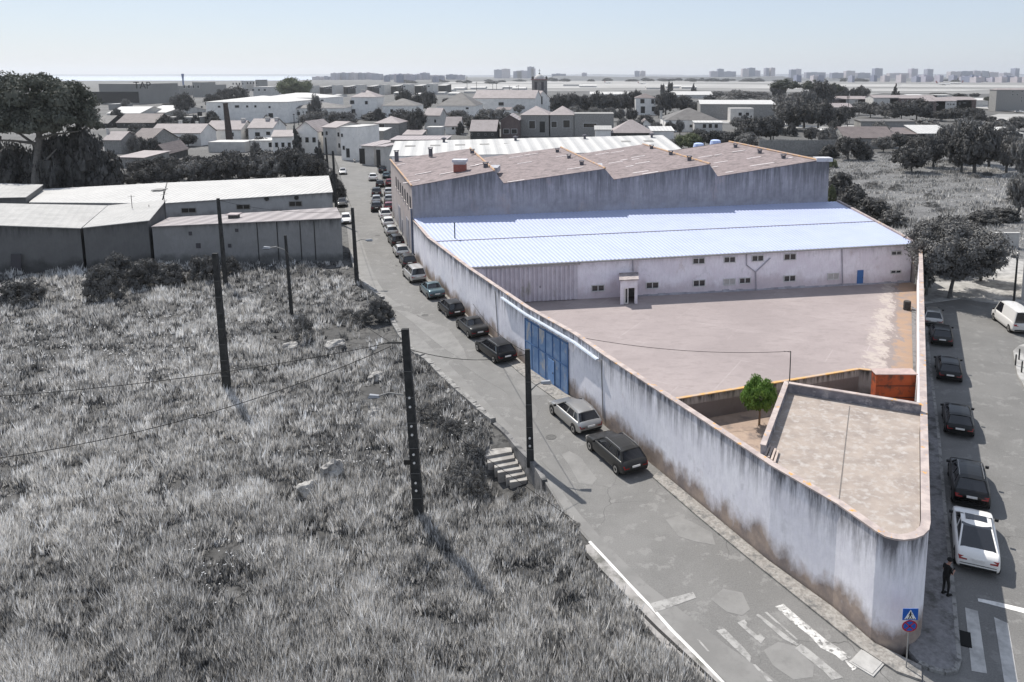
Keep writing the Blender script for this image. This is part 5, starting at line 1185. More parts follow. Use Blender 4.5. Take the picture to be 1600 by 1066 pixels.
# ================================================================ trees and bushes
def m_leaf(name, a, b_, tint=None, tl=.10):
    m, nt, b, oc = newmat(name, .75, 0, .2)
    c = mixc(nt, noise(nt, oc, 2.6, 4, .6, None, .35, .65), a, b_); nt.links.new(c, b.inputs['Base Color'])
    tr = N(nt, 'ShaderNodeBsdfTranslucent'); nt.links.new(c, tr.inputs[0]); ms = N(nt, 'ShaderNodeMixShader'); ms.inputs[0].default_value = tl
    nt.links.new(b.outputs[0], ms.inputs[1]); nt.links.new(tr.outputs[0], ms.inputs[2]); nt.links.new(ms.outputs[0], nt.nodes['Material Output'].inputs[0])
    MATS[name] = m; return m
LEAF = m_leaf('dark_foliage', .022, .15); LEAFL = m_leaf('grey_foliage', .07, .27); LEAFP = m_leaf('pine_foliage', (.05, .055, .04), (.13, .135, .11))
LEAFG = m_leaf('fresh_green_leaves', (.07, .15, .03), (.19, .30, .07), tl=.35); LEAFY = m_leaf('yellow_green_leaves', (.10, .115, .06), (.18, .195, .11))
BARK = mat('bark', .13, .07, 3, c3=.2, s3=1); BARKP = mat('pale_bark', (.24, .22, .20), (.14, .13, .12), 2)
def leaves(pts, nrm, size, rng, elong=1.0):
    n = len(pts); a = rng.normal(size=(n, 3)); nn = nrm * 1.5 + a * .55; nn /= np.linalg.norm(nn, axis=1)[:, None] + 1e-9
    u = np.cross(nn, rng.normal(size=(n, 3))); u /= np.linalg.norm(u, axis=1)[:, None] + 1e-9; v = np.cross(nn, u)
    s = (size * rng.uniform(.6, 1.35, n))[:, None]
    V = np.stack([pts - u * s * elong, pts - v * s * .6, pts + u * s * elong, pts + v * s * .6], 1)
    return V.reshape(-1, 3)
def crown_mesh(name, shape, seed, nc, nl, rc, ls, m_, core=.62):
    rng = np.random.default_rng(seed); P = []; C_ = []
    while len(C_) < nc:
        q = rng.uniform(-1, 1, 3); r2 = q[0] ** 2 + q[1] ** 2
        z = (q[2] + 1) / 2
        if shape == 'round': ok = r2 + (q[2]) ** 2 < 1 and (r2 + q[2] ** 2 > .25 or rng.random() < .3)
        elif shape == 'umbrella': ok = r2 < 1 and z < .98 * math.sqrt(max(0, 1 - r2 * .95)) and z > .10 + .25 * math.sqrt(r2) * rng.random()
        elif shape == 'cone': ok = math.sqrt(r2) < .95 * (1 - z) + .06
        elif shape == 'bush': ok = r2 + z * z < 1 and (r2 + z * z > .3 or rng.random() < .25)
        else: ok = r2 < (.75 + .25 * math.sin(z * 3)) ** 2 and (r2 > .3)
        if ok: C_.append((q[0] * (1 - rc * .6), q[1] * (1 - rc * .6), (z if shape != 'round' else z) * (1 - rc) + rc * .3))
    vs = []; cores = MB()
    for c_ in C_:
        r_ = rc * rng.uniform(.6, 1.25); d = rng.normal(size=(nl, 3)); d /= np.linalg.norm(d, axis=1)[:, None]; d[:, 2] = np.where(d[:, 2] < -.3, -d[:, 2], d[:, 2])
        rad = r_ * rng.uniform(.55, 1.12, nl)[:, None]; pt = np.array(c_) + d * rad * np.array([1, 1, .62 if shape != 'round' else .7])
        vs.append(leaves(pt, d, ls, rng))
        if core: 
            k = r_ * core; cc = c_
            b = len(cores.v); jit = rng.uniform(.7, 1.2, 12)
            ico = [(0, 0, 1), (.894, 0, .447), (.276, .851, .447), (-.724, .526, .447), (-.724, -.526, .447), (.276, -.851, .447), (.724, .526, -.447), (-.276, .851, -.447), (-.894, 0, -.447), (-.276, -.851, -.447), (.724, -.526, -.447), (0, 0, -1)]
            cores.v += [(cc[0] + p[0] * k * jit[i], cc[1] + p[1] * k * jit[i], cc[2] + p[2] * k * .6 * jit[i]) for i, p in enumerate(ico)]
            for f in ((0,1,2),(0,2,3),(0,3,4),(0,4,5),(0,5,1),(1,6,2),(2,7,3),(3,8,4),(4,9,5),(5,10,1),(2,6,7),(3,7,8),(4,8,9),(5,9,10),(1,10,6),(11,7,6),(11,8,7),(11,9,8),(11,10,9),(11,6,10)): cores.f.append(tuple(b + i for i in f)); cores.m.append(0)
    V = np.concatenate(vs); nq = len(V) // 4; F_ = np.arange(nq * 4).reshape(-1, 4)
    allv = V.tolist() + cores.v; fo = len(V)
    me = bpy.data.meshes.new(name); me.from_pydata(allv, [], F_.tolist() + [tuple(i + fo for i in f) for f in cores.f]); me.materials.append(m_); me.update(); return me
def trunk_mesh(name, seed, hfrac, r_, m_, limbs=5, lean=0):
    random.seed(seed); mb = MB(); top = hfrac
    pts = [(0, 0, -.03), (lean * .3, 0, top * .4), (lean, .01, top)]; mb.tube(pts, [r_ * 1.3, r_, r_ * .75], 8)
    for k in range(limbs):
        a = 2 * PI * k / limbs + random.random(); l_ = random.uniform(.35, .6); z0 = top * random.uniform(.75, 1)
        mb.tube([(lean * z0 / top, 0, z0), (lean + math.cos(a) * l_ * .22, math.sin(a) * l_ * .22, z0 + .12), (lean + math.cos(a) * l_ * .55, math.sin(a) * l_ * .55, z0 + .3)], [r_ * .55, r_ * .38, r_ * .12], 6)
    return mb.mesh(name, m_)
# prototype: crown (unit radius .5 wide, 0..1 high from crown base), trunk; crown starts at fraction cb of the height
KIND = {}
def kind(k, shape, seeds, nc, nl, rc, ls, m_, cb, th=.35, tr=.03, bark=None, limbs=5, core=.62, lean=0):
    KIND[k] = [(crown_mesh('crown', shape, s, nc, nl, rc, ls, m_, core), trunk_mesh('trunk', s, th, tr, bark or BARK, limbs, lean), cb) for s in seeds]
kind('round', 'round', (1, 2, 3), 64, 64, .27, .046, LEAF, .10, core=.5)
kind('grey', 'round', (4, 5), 60, 62, .26, .046, LEAFL, .08, core=.5)
kind('green', 'round', (6,), 80, 60, .28, .045, LEAFY, .10)
kind('bush', 'bush', (7, 8), 60, 42, .30, .055, LEAF, .0, .3, .02)
kind('greybush', 'bush', (9, 10), 60, 42, .28, .055, LEAFL, .0, .3, .02)
kind('ygbush', 'bush', (11,), 50, 40, .28, .055, LEAFY, .0, .3, .02)
kind('umbrella', 'umbrella', (12,), 60, 50, .26, .05, LEAFP, .55, .62, .03, None, 7)
kind('cone', 'cone', (13,), 70, 36, .17, .05, LEAF, .08, .9, .025, None, 0)
kind('column', 'column', (14,), 60, 40, .34, .07, LEAF, .05, .5, .03)
kind('weed', 'bush', (15, 16), 46, 60, .22, .038, LEAFL, .0, .3, .012, core=0)
kind('spiky', 'bush', (17,), 60, 60, .26, .04, m_leaf('oleander_foliage', .07, .16), .0, .3, .015)
TCOUNT = [0]
def tree(x, y, wpx, ytop, k, label, group=None, name='tree', cat=None, z=0, P=None, dw=None):
    P = P or G(x, y, z); hgt = hz(P, ytop) - P.z; wd = wpx * mpp(P) if dw is None else dw
    TCOUNT[0] += 1; i = TCOUNT[0]; cr, tk, cb = KIND[k][i % len(KIND[k])]
    t = thing(name, label, cat or ('bush' if 'bush' in k or k in ('weed', 'spiky') else 'tree'), P, (i * 2.4) % 6.28, group)
    c_ = link('crown' if 'bush' not in k and k not in ('weed', 'spiky') else 'foliage', cr, t, (0, 0, hgt * cb)); c_.scale = (wd / 2, wd / 2, hgt * (1 - cb))
    if k in ('weed',): return t
    tt = link('trunk' if c_.name.startswith('crown') else 'stem', tk, t); tt.scale = (hgt * .9, hgt * .9, hgt); 
    return t
# the big pine
P = G(60, 306); hgt = hz(P, 103); m1 = mpp(P)
bp = thing('pine_tree', 'huge stone pine with a bare pale trunk towering over the left sheds', 'pine tree', P)
link('crown', crown_mesh('crown', 'umbrella', 40, 190, 150, .165, .022, LEAFP, .5), bp, (1.8, 0, hgt * .40)).scale = (12.6, 11.6, hgt * .62)
tp = MB(); tp.tube([(0, 0, -.2), (-.3, 0, 3), (.4, 0, 7), (1.2, .2, 11), (1.6, .2, 15), (2.0, .2, 19)], [.9, .75, .62, .55, .45, .2], 12)
for a in [((.2, 0, 6), (3, -.5, 7.6), (5.0, -.5, 9.5)), ((.8, 0, 10), (-3, 1, 12.3), (-7.5, 1, 14)), ((1.2, .2, 11.4), (5, -1, 12.4), (10, -1, 13)), ((1.5, .2, 13.5), (-1.5, -2, 16), (-4, -3, 18)), ((1.6, .2, 14.5), (4.5, 1, 17), (7, 2, 19)), ((1.0, .2, 10.4), (-2.0, -2, 11.2), (-6.5, -3, 11.6)), ((1.6, .2, 14), (3, 3, 17), (3, 6, 19))]: tp.tube(a, [.32, .22, .08], 8)
link('trunk', tp.mesh('trunk', BARKP), bp)
D1 = 'dark trees under the big pine'
for x, y, w_, yt, lb in [(-5, 292, 70, 200, 'dark tree at the left edge under the big pine'), (30, 288, 70, 212, 'dark tree just left of the pale pine trunk'), (100, 288, 78, 190, 'dark tree right of the pale pine trunk'),
                     (138, 290, 80, 184, 'tall dark tree under the right side of the pine crown'), (168, 292, 56, 222, 'dark tree at the right end of the group under the pine'), (75, 276, 70, 205, 'dark tree behind the pine trunk')]:
    tree(x, 302, w_ * 1.0, yt, 'bush', lb, D1, name='tree', cat='tree')
D2 = 'round trees in the row behind the white corrugated roof'
for k, (x, y, w_, yt) in enumerate([(206, 293, 40, 266), (232, 294, 46, 258), (268, 293, 54, 250), (306, 292, 56, 247), (345, 291, 60, 241), (385, 290, 60, 239), (424, 289, 62, 236), (462, 288, 64, 226), (492, 289, 50, 240)]):
    tree(x, y, w_, yt, 'round' if k % 3 else 'grey', ['low tree at the left end of the row behind the white roof', 'second tree from the left in the row behind the white roof', 'third tree from the left in the row behind the white roof', 'fourth tree from the left in the row behind the white roof', 'middle tree of the row behind the white roof, below the brick chimney', 'sixth tree from the left in the row behind the white roof', 'seventh tree from the left in the row behind the white roof', 'tallest tree of the row, in front of the dark conifer', 'last tree of the row beside the street'][k], D2)
for k, (x, y, w_, yt) in enumerate([(222, 280, 46, 246), (262, 280, 54, 240), (310, 280, 56, 238), (360, 279, 58, 232), (410, 278, 58, 230), (448, 278, 50, 226)]): tree(x, y, w_, yt, 'round', 'taller dark tree in the back row behind the white roof', 'back row of the tree belt behind the white roof')
tree(520, 300, 32, 262, 'bush', 'kerbside shrub by the far silver car'); tree(529, 314, 28, 280, 'bush', 'kerbside shrub half covering a grey car')
tree(464, 268, 40, 188, 'cone', 'dark layered conifer rising above the hedge trees', name='conifer'); tree(500, 268, 28, 213, 'cone', 'smaller conifer beside the tall layered one', name='conifer')
BG = 'trees among the houses'
TL = [(286, 180, 40, 142, 'round'), (262, 168, 20, 160, 'bush'), (335, 174, 34, 144, 'round'), (372, 168, 36, 131, 'round'), (352, 162, 24, 136, 'round'), (346, 187, 26, 171, 'round'), (374, 188, 34, 171, 'round'), (394, 186, 24, 174, 'bush'), (461, 156, 56, 119, 'green'),
      (493, 196, 24, 144, 'grey'), (490, 208, 44, 172, 'grey'), (515, 206, 46, 170, 'grey'), (540, 206, 40, 172, 'grey'), (585, 188, 44, 172, 'bush'), (632, 180, 28, 136, 'round'), (652, 180, 40, 144, 'round'), (668, 176, 30, 139, 'round'),
      (628, 204, 44, 168, 'round'), (650, 210, 40, 166, 'round'), (648, 216, 26, 182, 'round'), (716, 198, 40, 170, 'grey'), (746, 214, 46, 176, 'round'), (764, 198, 44, 168, 'grey'), (784, 195, 34, 168, 'grey'),
      (872, 182, 30, 144, 'round'), (892, 182, 40, 142, 'round'), (914, 180, 34, 146, 'round'), (938, 182, 44, 140, 'round'), (958, 180, 34, 143, 'round'), (980, 178, 34, 140, 'round'), (996, 170, 20, 138, 'round'), (900, 188, 36, 164, 'grey'), (930, 188, 34, 166, 'grey'), (952, 190, 30, 166, 'grey'), (987, 194, 20, 168, 'round'), (969, 190, 18, 168, 'grey'),
      (1040, 180, 44, 138, 'round'), (1064, 178, 40, 146, 'round'), (1085, 180, 26, 158, 'round'), (1035, 152, 8, 130, 'column'), (1047, 152, 9, 126, 'column'), (1084, 146, 12, 127, 'cone'), (1108, 172, 24, 146, 'round'), (1122, 160, 24, 148, 'bush'),
      (1136, 166, 46, 150, 'grey'), (1160, 160, 50, 140, 'grey'), (1185, 160, 44, 142, 'grey'), (1195, 166, 40, 150, 'grey'), (1148, 152, 36, 138, 'greybush'), (1120, 150, 30, 141, 'greybush'),
      (1052, 232, 34, 214, 'greybush'), (1076, 234, 44, 206, 'green'), (1100, 232, 50, 198, 'round'), (1128, 232, 46, 203, 'round'), (1152, 232, 50, 200, 'round'), (1182, 224, 60, 178, 'round'), (1204, 222, 44, 178, 'round'), (1170, 236, 50, 206, 'grey'), (1208, 218, 30, 185, 'round'),
      (1226, 168, 52, 120, 'umbrella'), (1214, 160, 28, 124, 'round'), (1268, 168, 40, 122, 'umbrella'), (1284, 172, 44, 122, 'round'), (1302, 168, 34, 127, 'umbrella'), (1314, 160, 26, 132, 'round'), (1333, 158, 14, 136, 'round'), (1347, 158, 26, 132, 'round'), (1399, 156, 18, 127, 'cone'),
      (1232, 196, 56, 142, 'grey'), (1256, 200, 50, 136, 'grey'), (1240, 204, 60, 158, 'round'), (1278, 204, 60, 152, 'round'), (1302, 202, 50, 165, 'round'), (1322, 194, 30, 162, 'round'), (1268, 222, 28, 197, 'round'), (1228, 212, 20, 198, 'bush'), (1296, 216, 24, 206, 'bush'),
      (1342, 180, 34, 157, 'grey'), (1360, 184, 38, 158, 'round'), (1382, 186, 40, 158, 'grey'), (1408, 188, 44, 156, 'round'), (1432, 188, 50, 151, 'round'), (1452, 188, 40, 172, 'round'), (1470, 190, 30, 172, 'round'), (1492, 190, 40, 166, 'round'), (1512, 190, 34, 166, 'round'), (1526, 184, 26, 168, 'round'), (1468, 150, 40, 144, 'bush'), (1500, 154, 24, 145, 'round'), (1523, 153, 18, 145, 'round'),
      (1544, 170, 18, 149, 'umbrella'), (1562, 172, 20, 152, 'umbrella'), (1588, 172, 20, 155, 'umbrella'), (1438, 200, 70, 182, 'greybush'),
      (1325, 250, 44, 209, 'round'), (1348, 250, 34, 216, 'bush'), (1296, 246, 34, 224, 'bush'), (1458, 262, 60, 206, 'round'), (1484, 255, 50, 190, 'grey'), (1508, 256, 60, 178, 'grey'), (1522, 272, 74, 184, 'round'), (1502, 270, 60, 205, 'round'), (1545, 262, 50, 200, 'round'), (1572, 270, 50, 206, 'grey'), (1595, 280, 44, 210, 'grey'), (1568, 215, 30, 186, 'grey'), (1592, 205, 36, 180, 'grey'), (1548, 190, 20, 180, 'bush'),
      (1405, 235, 40, 205, 'round'), (1380, 238, 40, 212, 'grey'), (1440, 240, 50, 208, 'round')]
HINT = [(330, 'near the white row houses and the chimney'), (560, 'beside the long white school building'), (700, 'near the tall narrow house'), (830, 'in front of the church'), (1000, 'in the grove right of the church tower'),
        (1110, 'around the broad hip-roofed house'), (1215, 'beyond the last roof bay'), (1330, 'in the dark grove right of centre'), (1480, 'around the flat apartment blocks'), (1700, 'at the right-hand edge of the pasture')]
SZ = {'round': 'dark round', 'grey': 'greyish round', 'green': 'green-topped', 'bush': 'low dark bushy', 'greybush': 'low grey bushy', 'umbrella': 'flat-topped pine-like', 'cone': 'narrow pointed', 'column': 'small upright dark'}
for x, y, w_, yt, k in TL:
    hnt = next(h for lim, h in HINT if x < lim)
    tree(x, y, w_, yt, k, SZ[k] + ' tree ' + hnt, 'trees ' + hnt + ', ' + SZ[k])
tree(1424, 270, 66, 224, 'round', 'lone dense round tree standing in the pasture'); tree(1592, 335, 46, 266, 'grey', 'tree cut by the right edge of the picture in the pasture')
for x, y, w_, yt, k, lb in [(1300, 262, 18, 246, 'ygbush', 'yellow-green bush at the back corner of the warehouse'), (1299, 318, 16, 285, 'ygbush', 'green creeper bush along the right wall of the warehouse'), (1312, 305, 44, 262, 'bush', 'dark scrub nearest the warehouse corner'), (1334, 326, 60, 284, 'bush', 'dark scrub mound in the middle beside the blue roof'),
                     (1362, 345, 66, 304, 'bush', 'dark scrub mound at the lower end beside the blue roof'), (1395, 352, 50, 322, 'greybush', 'greyish scrub at the edge of the dark mounds'), (1228, 250, 24, 236, 'ygbush', 'weeds growing behind the last roof ridge')]:
    tree(x, y, w_, yt, k, lb, name='bush')
random.seed(14)
for k in range(16):
    x, y = random.uniform(1330, 1590), random.uniform(262, 400)
    if x < 1330 + (y - 262) * .9: x += 90
    if x < 1592: tree(x, y, random.uniform(16, 34) * y / 300, y - random.uniform(7, 14) * y / 300, ['greybush', 'weed'][k % 2], 'low grey scrub bush in the pasture', 'scrub bushes in the pasture', name='scrub_bush', cat='bush')
# street tree at the head of the side street
P = G(1483, 466, .1); stt = thing('street_tree', 'big spreading tree with a leaning dark trunk at the head of the side street', 'tree', P)
cx_ = at(1494, 400, P.y + 1.5)
link('crown', crown_mesh('crown', 'round', 44, 150, 170, .19, .022, m_leaf('street_tree_leaves', .10, .22), .42), stt, (cx_.x - P.x, 1.5, hz(P, 440) - .2)).scale = (6.0, 5.5, hz(P, 343) - hz(P, 440))
tb = MB(); tb.tube([(0, 0, -.1), (.15, 0, 1.2), (.5, .2, 2.6), (.8, .4, 4.2)], [.24, .19, .16, .09], 10)
for a in [((.45, .2, 2.3), (-1, .3, 3.4), (-2.4, .5, 4.4)), ((.5, .2, 2.6), (2, .2, 3.6), (3.6, .6, 4.4)), ((.5, .2, 2.5), (.8, 2, 3.8), (1, 3.6, 4.8)), ((.5, .2, 2.6), (1.2, -1.4, 3.8), (1.4, -2.6, 4.6))]: tb.tube(a, [.13, .09, .04], 7)
link('trunk', tb.mesh('trunk', BARK), stt)
for x, y, w_, yt, k, lb in [(1447, 462, 40, 385, 'grey', 'tall bush against the wall corner left of the street tree'), (1436, 420, 30, 372, 'ygbush', 'yellowish scrub behind the corner of the long shed'), (1462, 425, 70, 352, 'round', 'dark tree behind the left of the street tree'), (1532, 440, 60, 370, 'round', 'dark tree behind the right of the street tree'),
                     (1480, 400, 60, 330, 'grey', 'greyish tree farther back behind the street tree'), (1570, 345, 50, 322, 'bush', 'low bush near the far pale wall'), (1535, 350, 60, 326, 'bush', 'dark bush beyond the street tree')]:
    tree(x, y, w_, yt, k, lb)
# yard tree
P = G(1186, 664, -1.3); yt_ = thing('yard_tree', 'small bright green tree in the sunken court', 'tree', P); hgt = hz(P, 589) + 1.3
link('crown', crown_mesh('crown', 'round', 50, 60, 120, .27, .045, LEAFG, .35), yt_, (-.1, 0, hgt * .26)).scale = (1.42, 1.35, hgt * .78)
link('trunk', MB().tube([(0, 0, -.05), (.03, 0, .8), (0, 0, 1.8)], [.09, .07, .04], 8).mesh('trunk', mat('brown_bark', (.25, .17, .11), (.16, .11, .07), 4)), yt_)
# bushes and weeds in the field
for x, y, w_, yt, k, lb in [(36, 474, 72, 430, 'spiky', 'rounded dark bush at the left edge of the grass'), (162, 464, 62, 405, 'spiky', 'leafy bush in front of the long grey wall, lowest of the clump'), (185, 442, 60, 388, 'spiky', 'tallest bush against the long grey wall'), (226, 446, 60, 398, 'spiky', 'bush at the middle of the clump by the grey wall'),
                     (262, 444, 56, 404, 'spiky', 'bush at the right end of the clump by the grey wall'), (318, 438, 52, 392, 'spiky', 'bush under the small square vents of the grey shed'), (362, 425, 30, 396, 'spiky', 'small bush right of the dark pole by the shed'), (592, 504, 52, 460, 'spiky', 'dark bush leaning over the street kerb'), (563, 505, 30, 482, 'weed', 'low dark weeds beside the kerb bush'),
                     (474, 534, 38, 486, 'weed', 'dark weedy bush right of the slim lamp pole'), (545, 500, 50, 480, 'weed', 'grassy tuft above the bare earth')]:
    tree(x, y, w_, yt, k, lb, P=fpos(x, y))
WG = 'leafy weeds along the street edge of the field'
random.seed(9)
for k in range(34):
    u = k / 33; x = lin(660, 905, u) - random.uniform(4, 52) + (0 if u < .5 else 8); y = lin(588, 850, u) + random.uniform(-4, 30)
    if 752 < x < 850 and 670 < y < 770: x -= 60
    tree(x, y, random.uniform(30, 52), y - random.uniform(12, 24), 'weed', 'leafy weed clump along the street edge of the field', WG, name='weed_clump', P=fpos(x, y), cat='weeds')
# ================================================================ buildings
WW = mat('white_render', .84, .72, .5, lo=.4, hi=.65, c3=.5, s3=.9, lo3=.6, hi3=.74); WG_ = mat('grey_render', .32, .22, .5, lo=.4, hi=.65, c3=.13, s3=1.2, lo3=.55, hi3=.7)
WD = mat('dark_render', .08, .05, .6); WB_ = mat('brown_render', (.17, .13, .12), (.12, .09, .085), .7); WL = mat('light_grey_render', .58, .46, .5, c3=.38, s3=.5, lo3=.55, hi3=.75)
TP = ribbed('pink_grey_tiles', (.36, .31, .30), (.27, .235, .225), 0, .5, .25); TD = ribbed('dark_old_tiles', (.17, .16, .15), (.11, .10, .095), 0, .5, .25); TB = ribbed('brown_old_tiles', (.20, .165, .155), (.14, .115, .11), 0, .5, .25)
SW_ = ribbed('white_sheet_roof', .58, .48, 0, 1.3, .3, lo=.45, hi=.7); SG = ribbed('grey_sheet_roof', .42, .33, 0, .9, .15)
SP = ribbed('pinkish_sheet_roof', (.38, .335, .33), (.30, .26, .26), 0, 1.0, .3)
DG_ = mat('window_dark', .02, rough=.2, spec=.6)
def house(x0, x1, yb, ye, yr, dep, rt, wm, rm, label, wins=(), skew=0.0, name='house', cat='house', chim=(), doors=(), ov=.35, hipf=.5, grp=None, par=.0):
    A = G(x0, yb); d = Vector((math.cos(skew), math.sin(skew), 0)); B = on_line(x1, A, d); L = (B - A).length; nb = Vector((-d.y, d.x, 0)); ze = hz(A, ye)
    t = thing(name, label, cat, (A + B) / 2, 0, grp)
    def q(u, v, z): p = A + d * u + nb * v; return (p.x, p.y, z)
    mb = MB(); D = dep
    mid = A + nb * (D if rt in ('mono',) else D / 2 if rt not in ('gy', 'hip') else 0)
    if rt in ('flat',): zr = ze
    elif rt == 'gy': zr = hz(A, yr)
    elif rt == 'hip': zr = hz(A + nb * D / 2, yr)
    else: zr = hz(mid, yr)
    zr = max(zr, ze + .15) if rt != 'flat' else ze
    if rt == 'gy':
        mb.hexa([q(0, 0, -.05), q(L, 0, -.05), q(L, D, -.05), q(0, D, -.05), q(0, 0, ze), q(L, 0, ze), q(L, D, ze), q(0, D, ze)])
        mb.poly([q(0, 0, ze), q(L, 0, ze), q(L / 2, 0, zr)]); mb.poly([q(0, D, ze), q(L, D, ze), q(L / 2, D, zr)])
    elif rt == 'gx':
        mb.hexa([q(0, 0, -.05), q(L, 0, -.05), q(L, D, -.05), q(0, D, -.05), q(0, 0, ze), q(L, 0, ze), q(L, D, ze), q(0, D, ze)])
        mb.poly([q(0, 0, ze), q(0, D, ze), q(0, D / 2, zr)]); mb.poly([q(L, 0, ze), q(L, D, ze), q(L, D / 2, zr)])
    elif rt == 'mono': mb.hexa([q(0, 0, -.05), q(L, 0, -.05), q(L, D, -.05), q(0, D, -.05), q(0, 0, ze), q(L, 0, ze), q(L, D, zr - .02), q(0, D, zr - .02)])
    else: mb.hexa([q(0, 0, -.05), q(L, 0, -.05), q(L, D, -.05), q(0, D, -.05), q(0, 0, ze), q(L, 0, ze), q(L, D, ze), q(0, D, ze)])
    part('wall', mb, wm, t); mb = MB(); k = .16
    zo = ze - ov * (zr - ze) / max(D / 2, .1) * .9
    if rt == 'gx':
        mb.slab([q(-ov, -ov, zo + k), q(L + ov, -ov, zo + k), q(L + ov, D / 2, zr + k), q(-ov, D / 2, zr + k)], .14); mb.slab([q(-ov, D / 2, zr + k), q(L + ov, D / 2, zr + k), q(L + ov, D + ov, zo + k), q(-ov, D + ov, zo + k)], .14)
    elif rt == 'gy':
        zo = ze - ov * (zr - ze) / (L / 2); mb.slab([q(-ov, -ov, zo + k), q(L / 2, -ov, zr + k), q(L / 2, D + ov, zr + k), q(-ov, D + ov, zo + k)], .14); mb.slab([q(L / 2, -ov, zr + k), q(L + ov, -ov, zo + k), q(L + ov, D + ov, zo + k), q(L / 2, D + ov, zr + k)], .14)
    elif rt == 'mono': mb.slab([q(-ov, -ov, ze + k - .05), q(L + ov, -ov, ze + k - .05), q(L + ov, D + ov, zr + k), q(-ov, D + ov, zr + k)], .14)
    elif rt == 'flat':
        mb.slab([q(-.05, -.05, ze + .2), q(L + .05, -.05, ze + .2), q(L + .05, D + .05, ze + .2), q(-.05, D + .05, ze + .2)], .19)
    else:
        h_ = min(D * hipf, L * .49) ; z2_ = ze + .05; a, b2, c_, e = q(-ov, -ov, z2_), q(L + ov, -ov, z2_), q(L + ov, D + ov, z2_), q(-ov, D + ov, z2_); r0, r1 = q(h_, D / 2, zr), q(L - h_, D / 2, zr)
        mb.poly([a, b2, r1, r0]); mb.poly([c_, e, r0, r1]); mb.poly([b2, c_, r1]); mb.poly([e, a, r0]); mb.poly([a, e, c_, b2])
    part('roof', mb, rm, t)
    def fb(mb, bx, t0, t1):
        a, b2 = on_line(bx[0], A, d), on_line(bx[2], A, d); z1_, z0_ = hz(a, bx[1]), hz(a, bx[3]); z0_ = max(z0_, .02)
        mb.hexa([tuple(Vector((p.x, p.y, z)) - nb * tt) for z in (z0_, z1_) for p, tt in ((a, t1), (b2, t1), (b2, t0), (a, t0))]); return mb
    if not wins and rt in ('gx', 'gy', 'hip') and cat == 'house' and x1 - x0 > 16 and wm is not None:
        nw = 2 if x1 - x0 < 34 else 4; px_h = (yb - ye)
        wins = [(x0 + (x1 - x0) * (i + .5) / nw - px_h * .07, ye + px_h * .28, x0 + (x1 - x0) * (i + .5) / nw + px_h * .07, ye + px_h * .5) for i in range(nw)]
    for bx in wins:
        e = min(.6, (bx[2] - bx[0]) * .14)
        wo = part('window', fb(MB(), (bx[0] - e, bx[1] - e, bx[2] + e, bx[3] + e), .0, .08), MATS.get('white_window_frame'), t); sub('pane', fb(MB(), bx, .081, .12), DG_, wo)
    for bx in doors: part('door', fb(MB(), bx, .0, .09), mat('dark_door', .05, .03, 2), t)
    for (x, y0, y1, w_) in chim:
        p = on_line(x, A + nb * D * .45, d); m1 = mpp(p); zz = hz(p, y0); c_ = part('chimney', MB().box(p.x - w_ * m1 / 2, p.y - w_ * m1 / 2, hz(p, y1) - .6, p.x + w_ * m1 / 2, p.y + w_ * m1 / 2, zz), mat('white_chimney', .62, .5, 3), t)
        sub('chimney_cap', MB().box(p.x - w_ * m1 * .62, p.y - w_ * m1 * .62, zz + .002, p.x + w_ * m1 * .62, p.y + w_ * m1 * .62, zz + .25), mat('white_chimney', .5), c_)
    return t
# -- sheds on the left side of the street
SGW = wall_mat('long_grey_wall', (.15, .148, .145), (.05, .05, .05), (.075, .073, .07), 5.7, 0, .5, .8, streak_h=2.5, low_h=1.8)
def shed(label, front, back, hts_f, hts_b, wm, rm, name='shed', base_px=None, nm_roof='roof', lab=None):
    """front: two ground points left/right, back: two ground points; heights at each"""
    F0, F1 = front; B0, B1 = back
    t = thing(name, label, 'shed', (F0 + F1) / 2)
    mb = MB(); mb.hexa([(F0.x, F0.y, -.8), (F1.x, F1.y, -.8), (B1.x, B1.y, -.8), (B0.x, B0.y, -.8), (F0.x, F0.y, hts_f[0]), (F1.x, F1.y, hts_f[1]), (B1.x, B1.y, hts_b[1]), (B0.x, B0.y, hts_b[0])]); part('wall', mb, wm, t)
    d = (F1 - F0).normalized(); n_ = Vector((d.y, -d.x, 0)) * .25; k = .02
    mb = MB(); mb.slab([(F0 + n_) + U * (hts_f[0] + k), (F1 + n_ + d * .2) + U * (hts_f[1] + k), B1 + d * .2 + U * (hts_b[1] + k + .06), B0 + U * (hts_b[0] + k + .06)], -.10)
    part(nm_roof, mb, rm, t); return t
def gp(x, Y):                                      # ground point seen in column x at distance Y
    return Vector((ray(x, 400).x / ray(x, 400).y * Y, Y, 0))
def colx(x, Y, yrow): return at(x, yrow, Y)
def rp_(x, y, Y): P = at(x, y, Y); return Vector((P.x, P.y, 0)), P.z
SA = ribbed('grey_white_sheet', .40, .31, .5, 1.0, .15); SB = ribbed('white_tile_sheet', .42, .34, .2, .6, .2)
YF = 92
f0, zf0 = rp_(-120, 349, 89); f1, zf1 = rp_(125, 357.5, 93); b0, zb0_ = rp_(-90, 318, 106); b1, zb1_ = rp_(166, 323, 110)
s1 = shed('long grey shed with a white sheet roof at the left edge', (f0, f1), (b0, b1), (zf0, zf1), (zb0_, zb1_), SGW, SA)
part('opening', MB().hexa([tuple(p) for p in [at(17, 423, 90.9), at(33, 423, 90.95), at(33, 423, 91.4), at(17, 423, 91.4), at(17, 397, 90.9), at(33, 397, 90.95), at(33, 397, 91.4), at(17, 397, 91.4)]]), mat('dark_opening', .01), s1)
f1b = f1 + Vector((.35, .06, 0)); f2, zf2 = rp_(231, 345.5, 95.5); b2_, zb2 = rp_(258, 314, 108); b1b, zb1b = rp_(169, 323, 110)
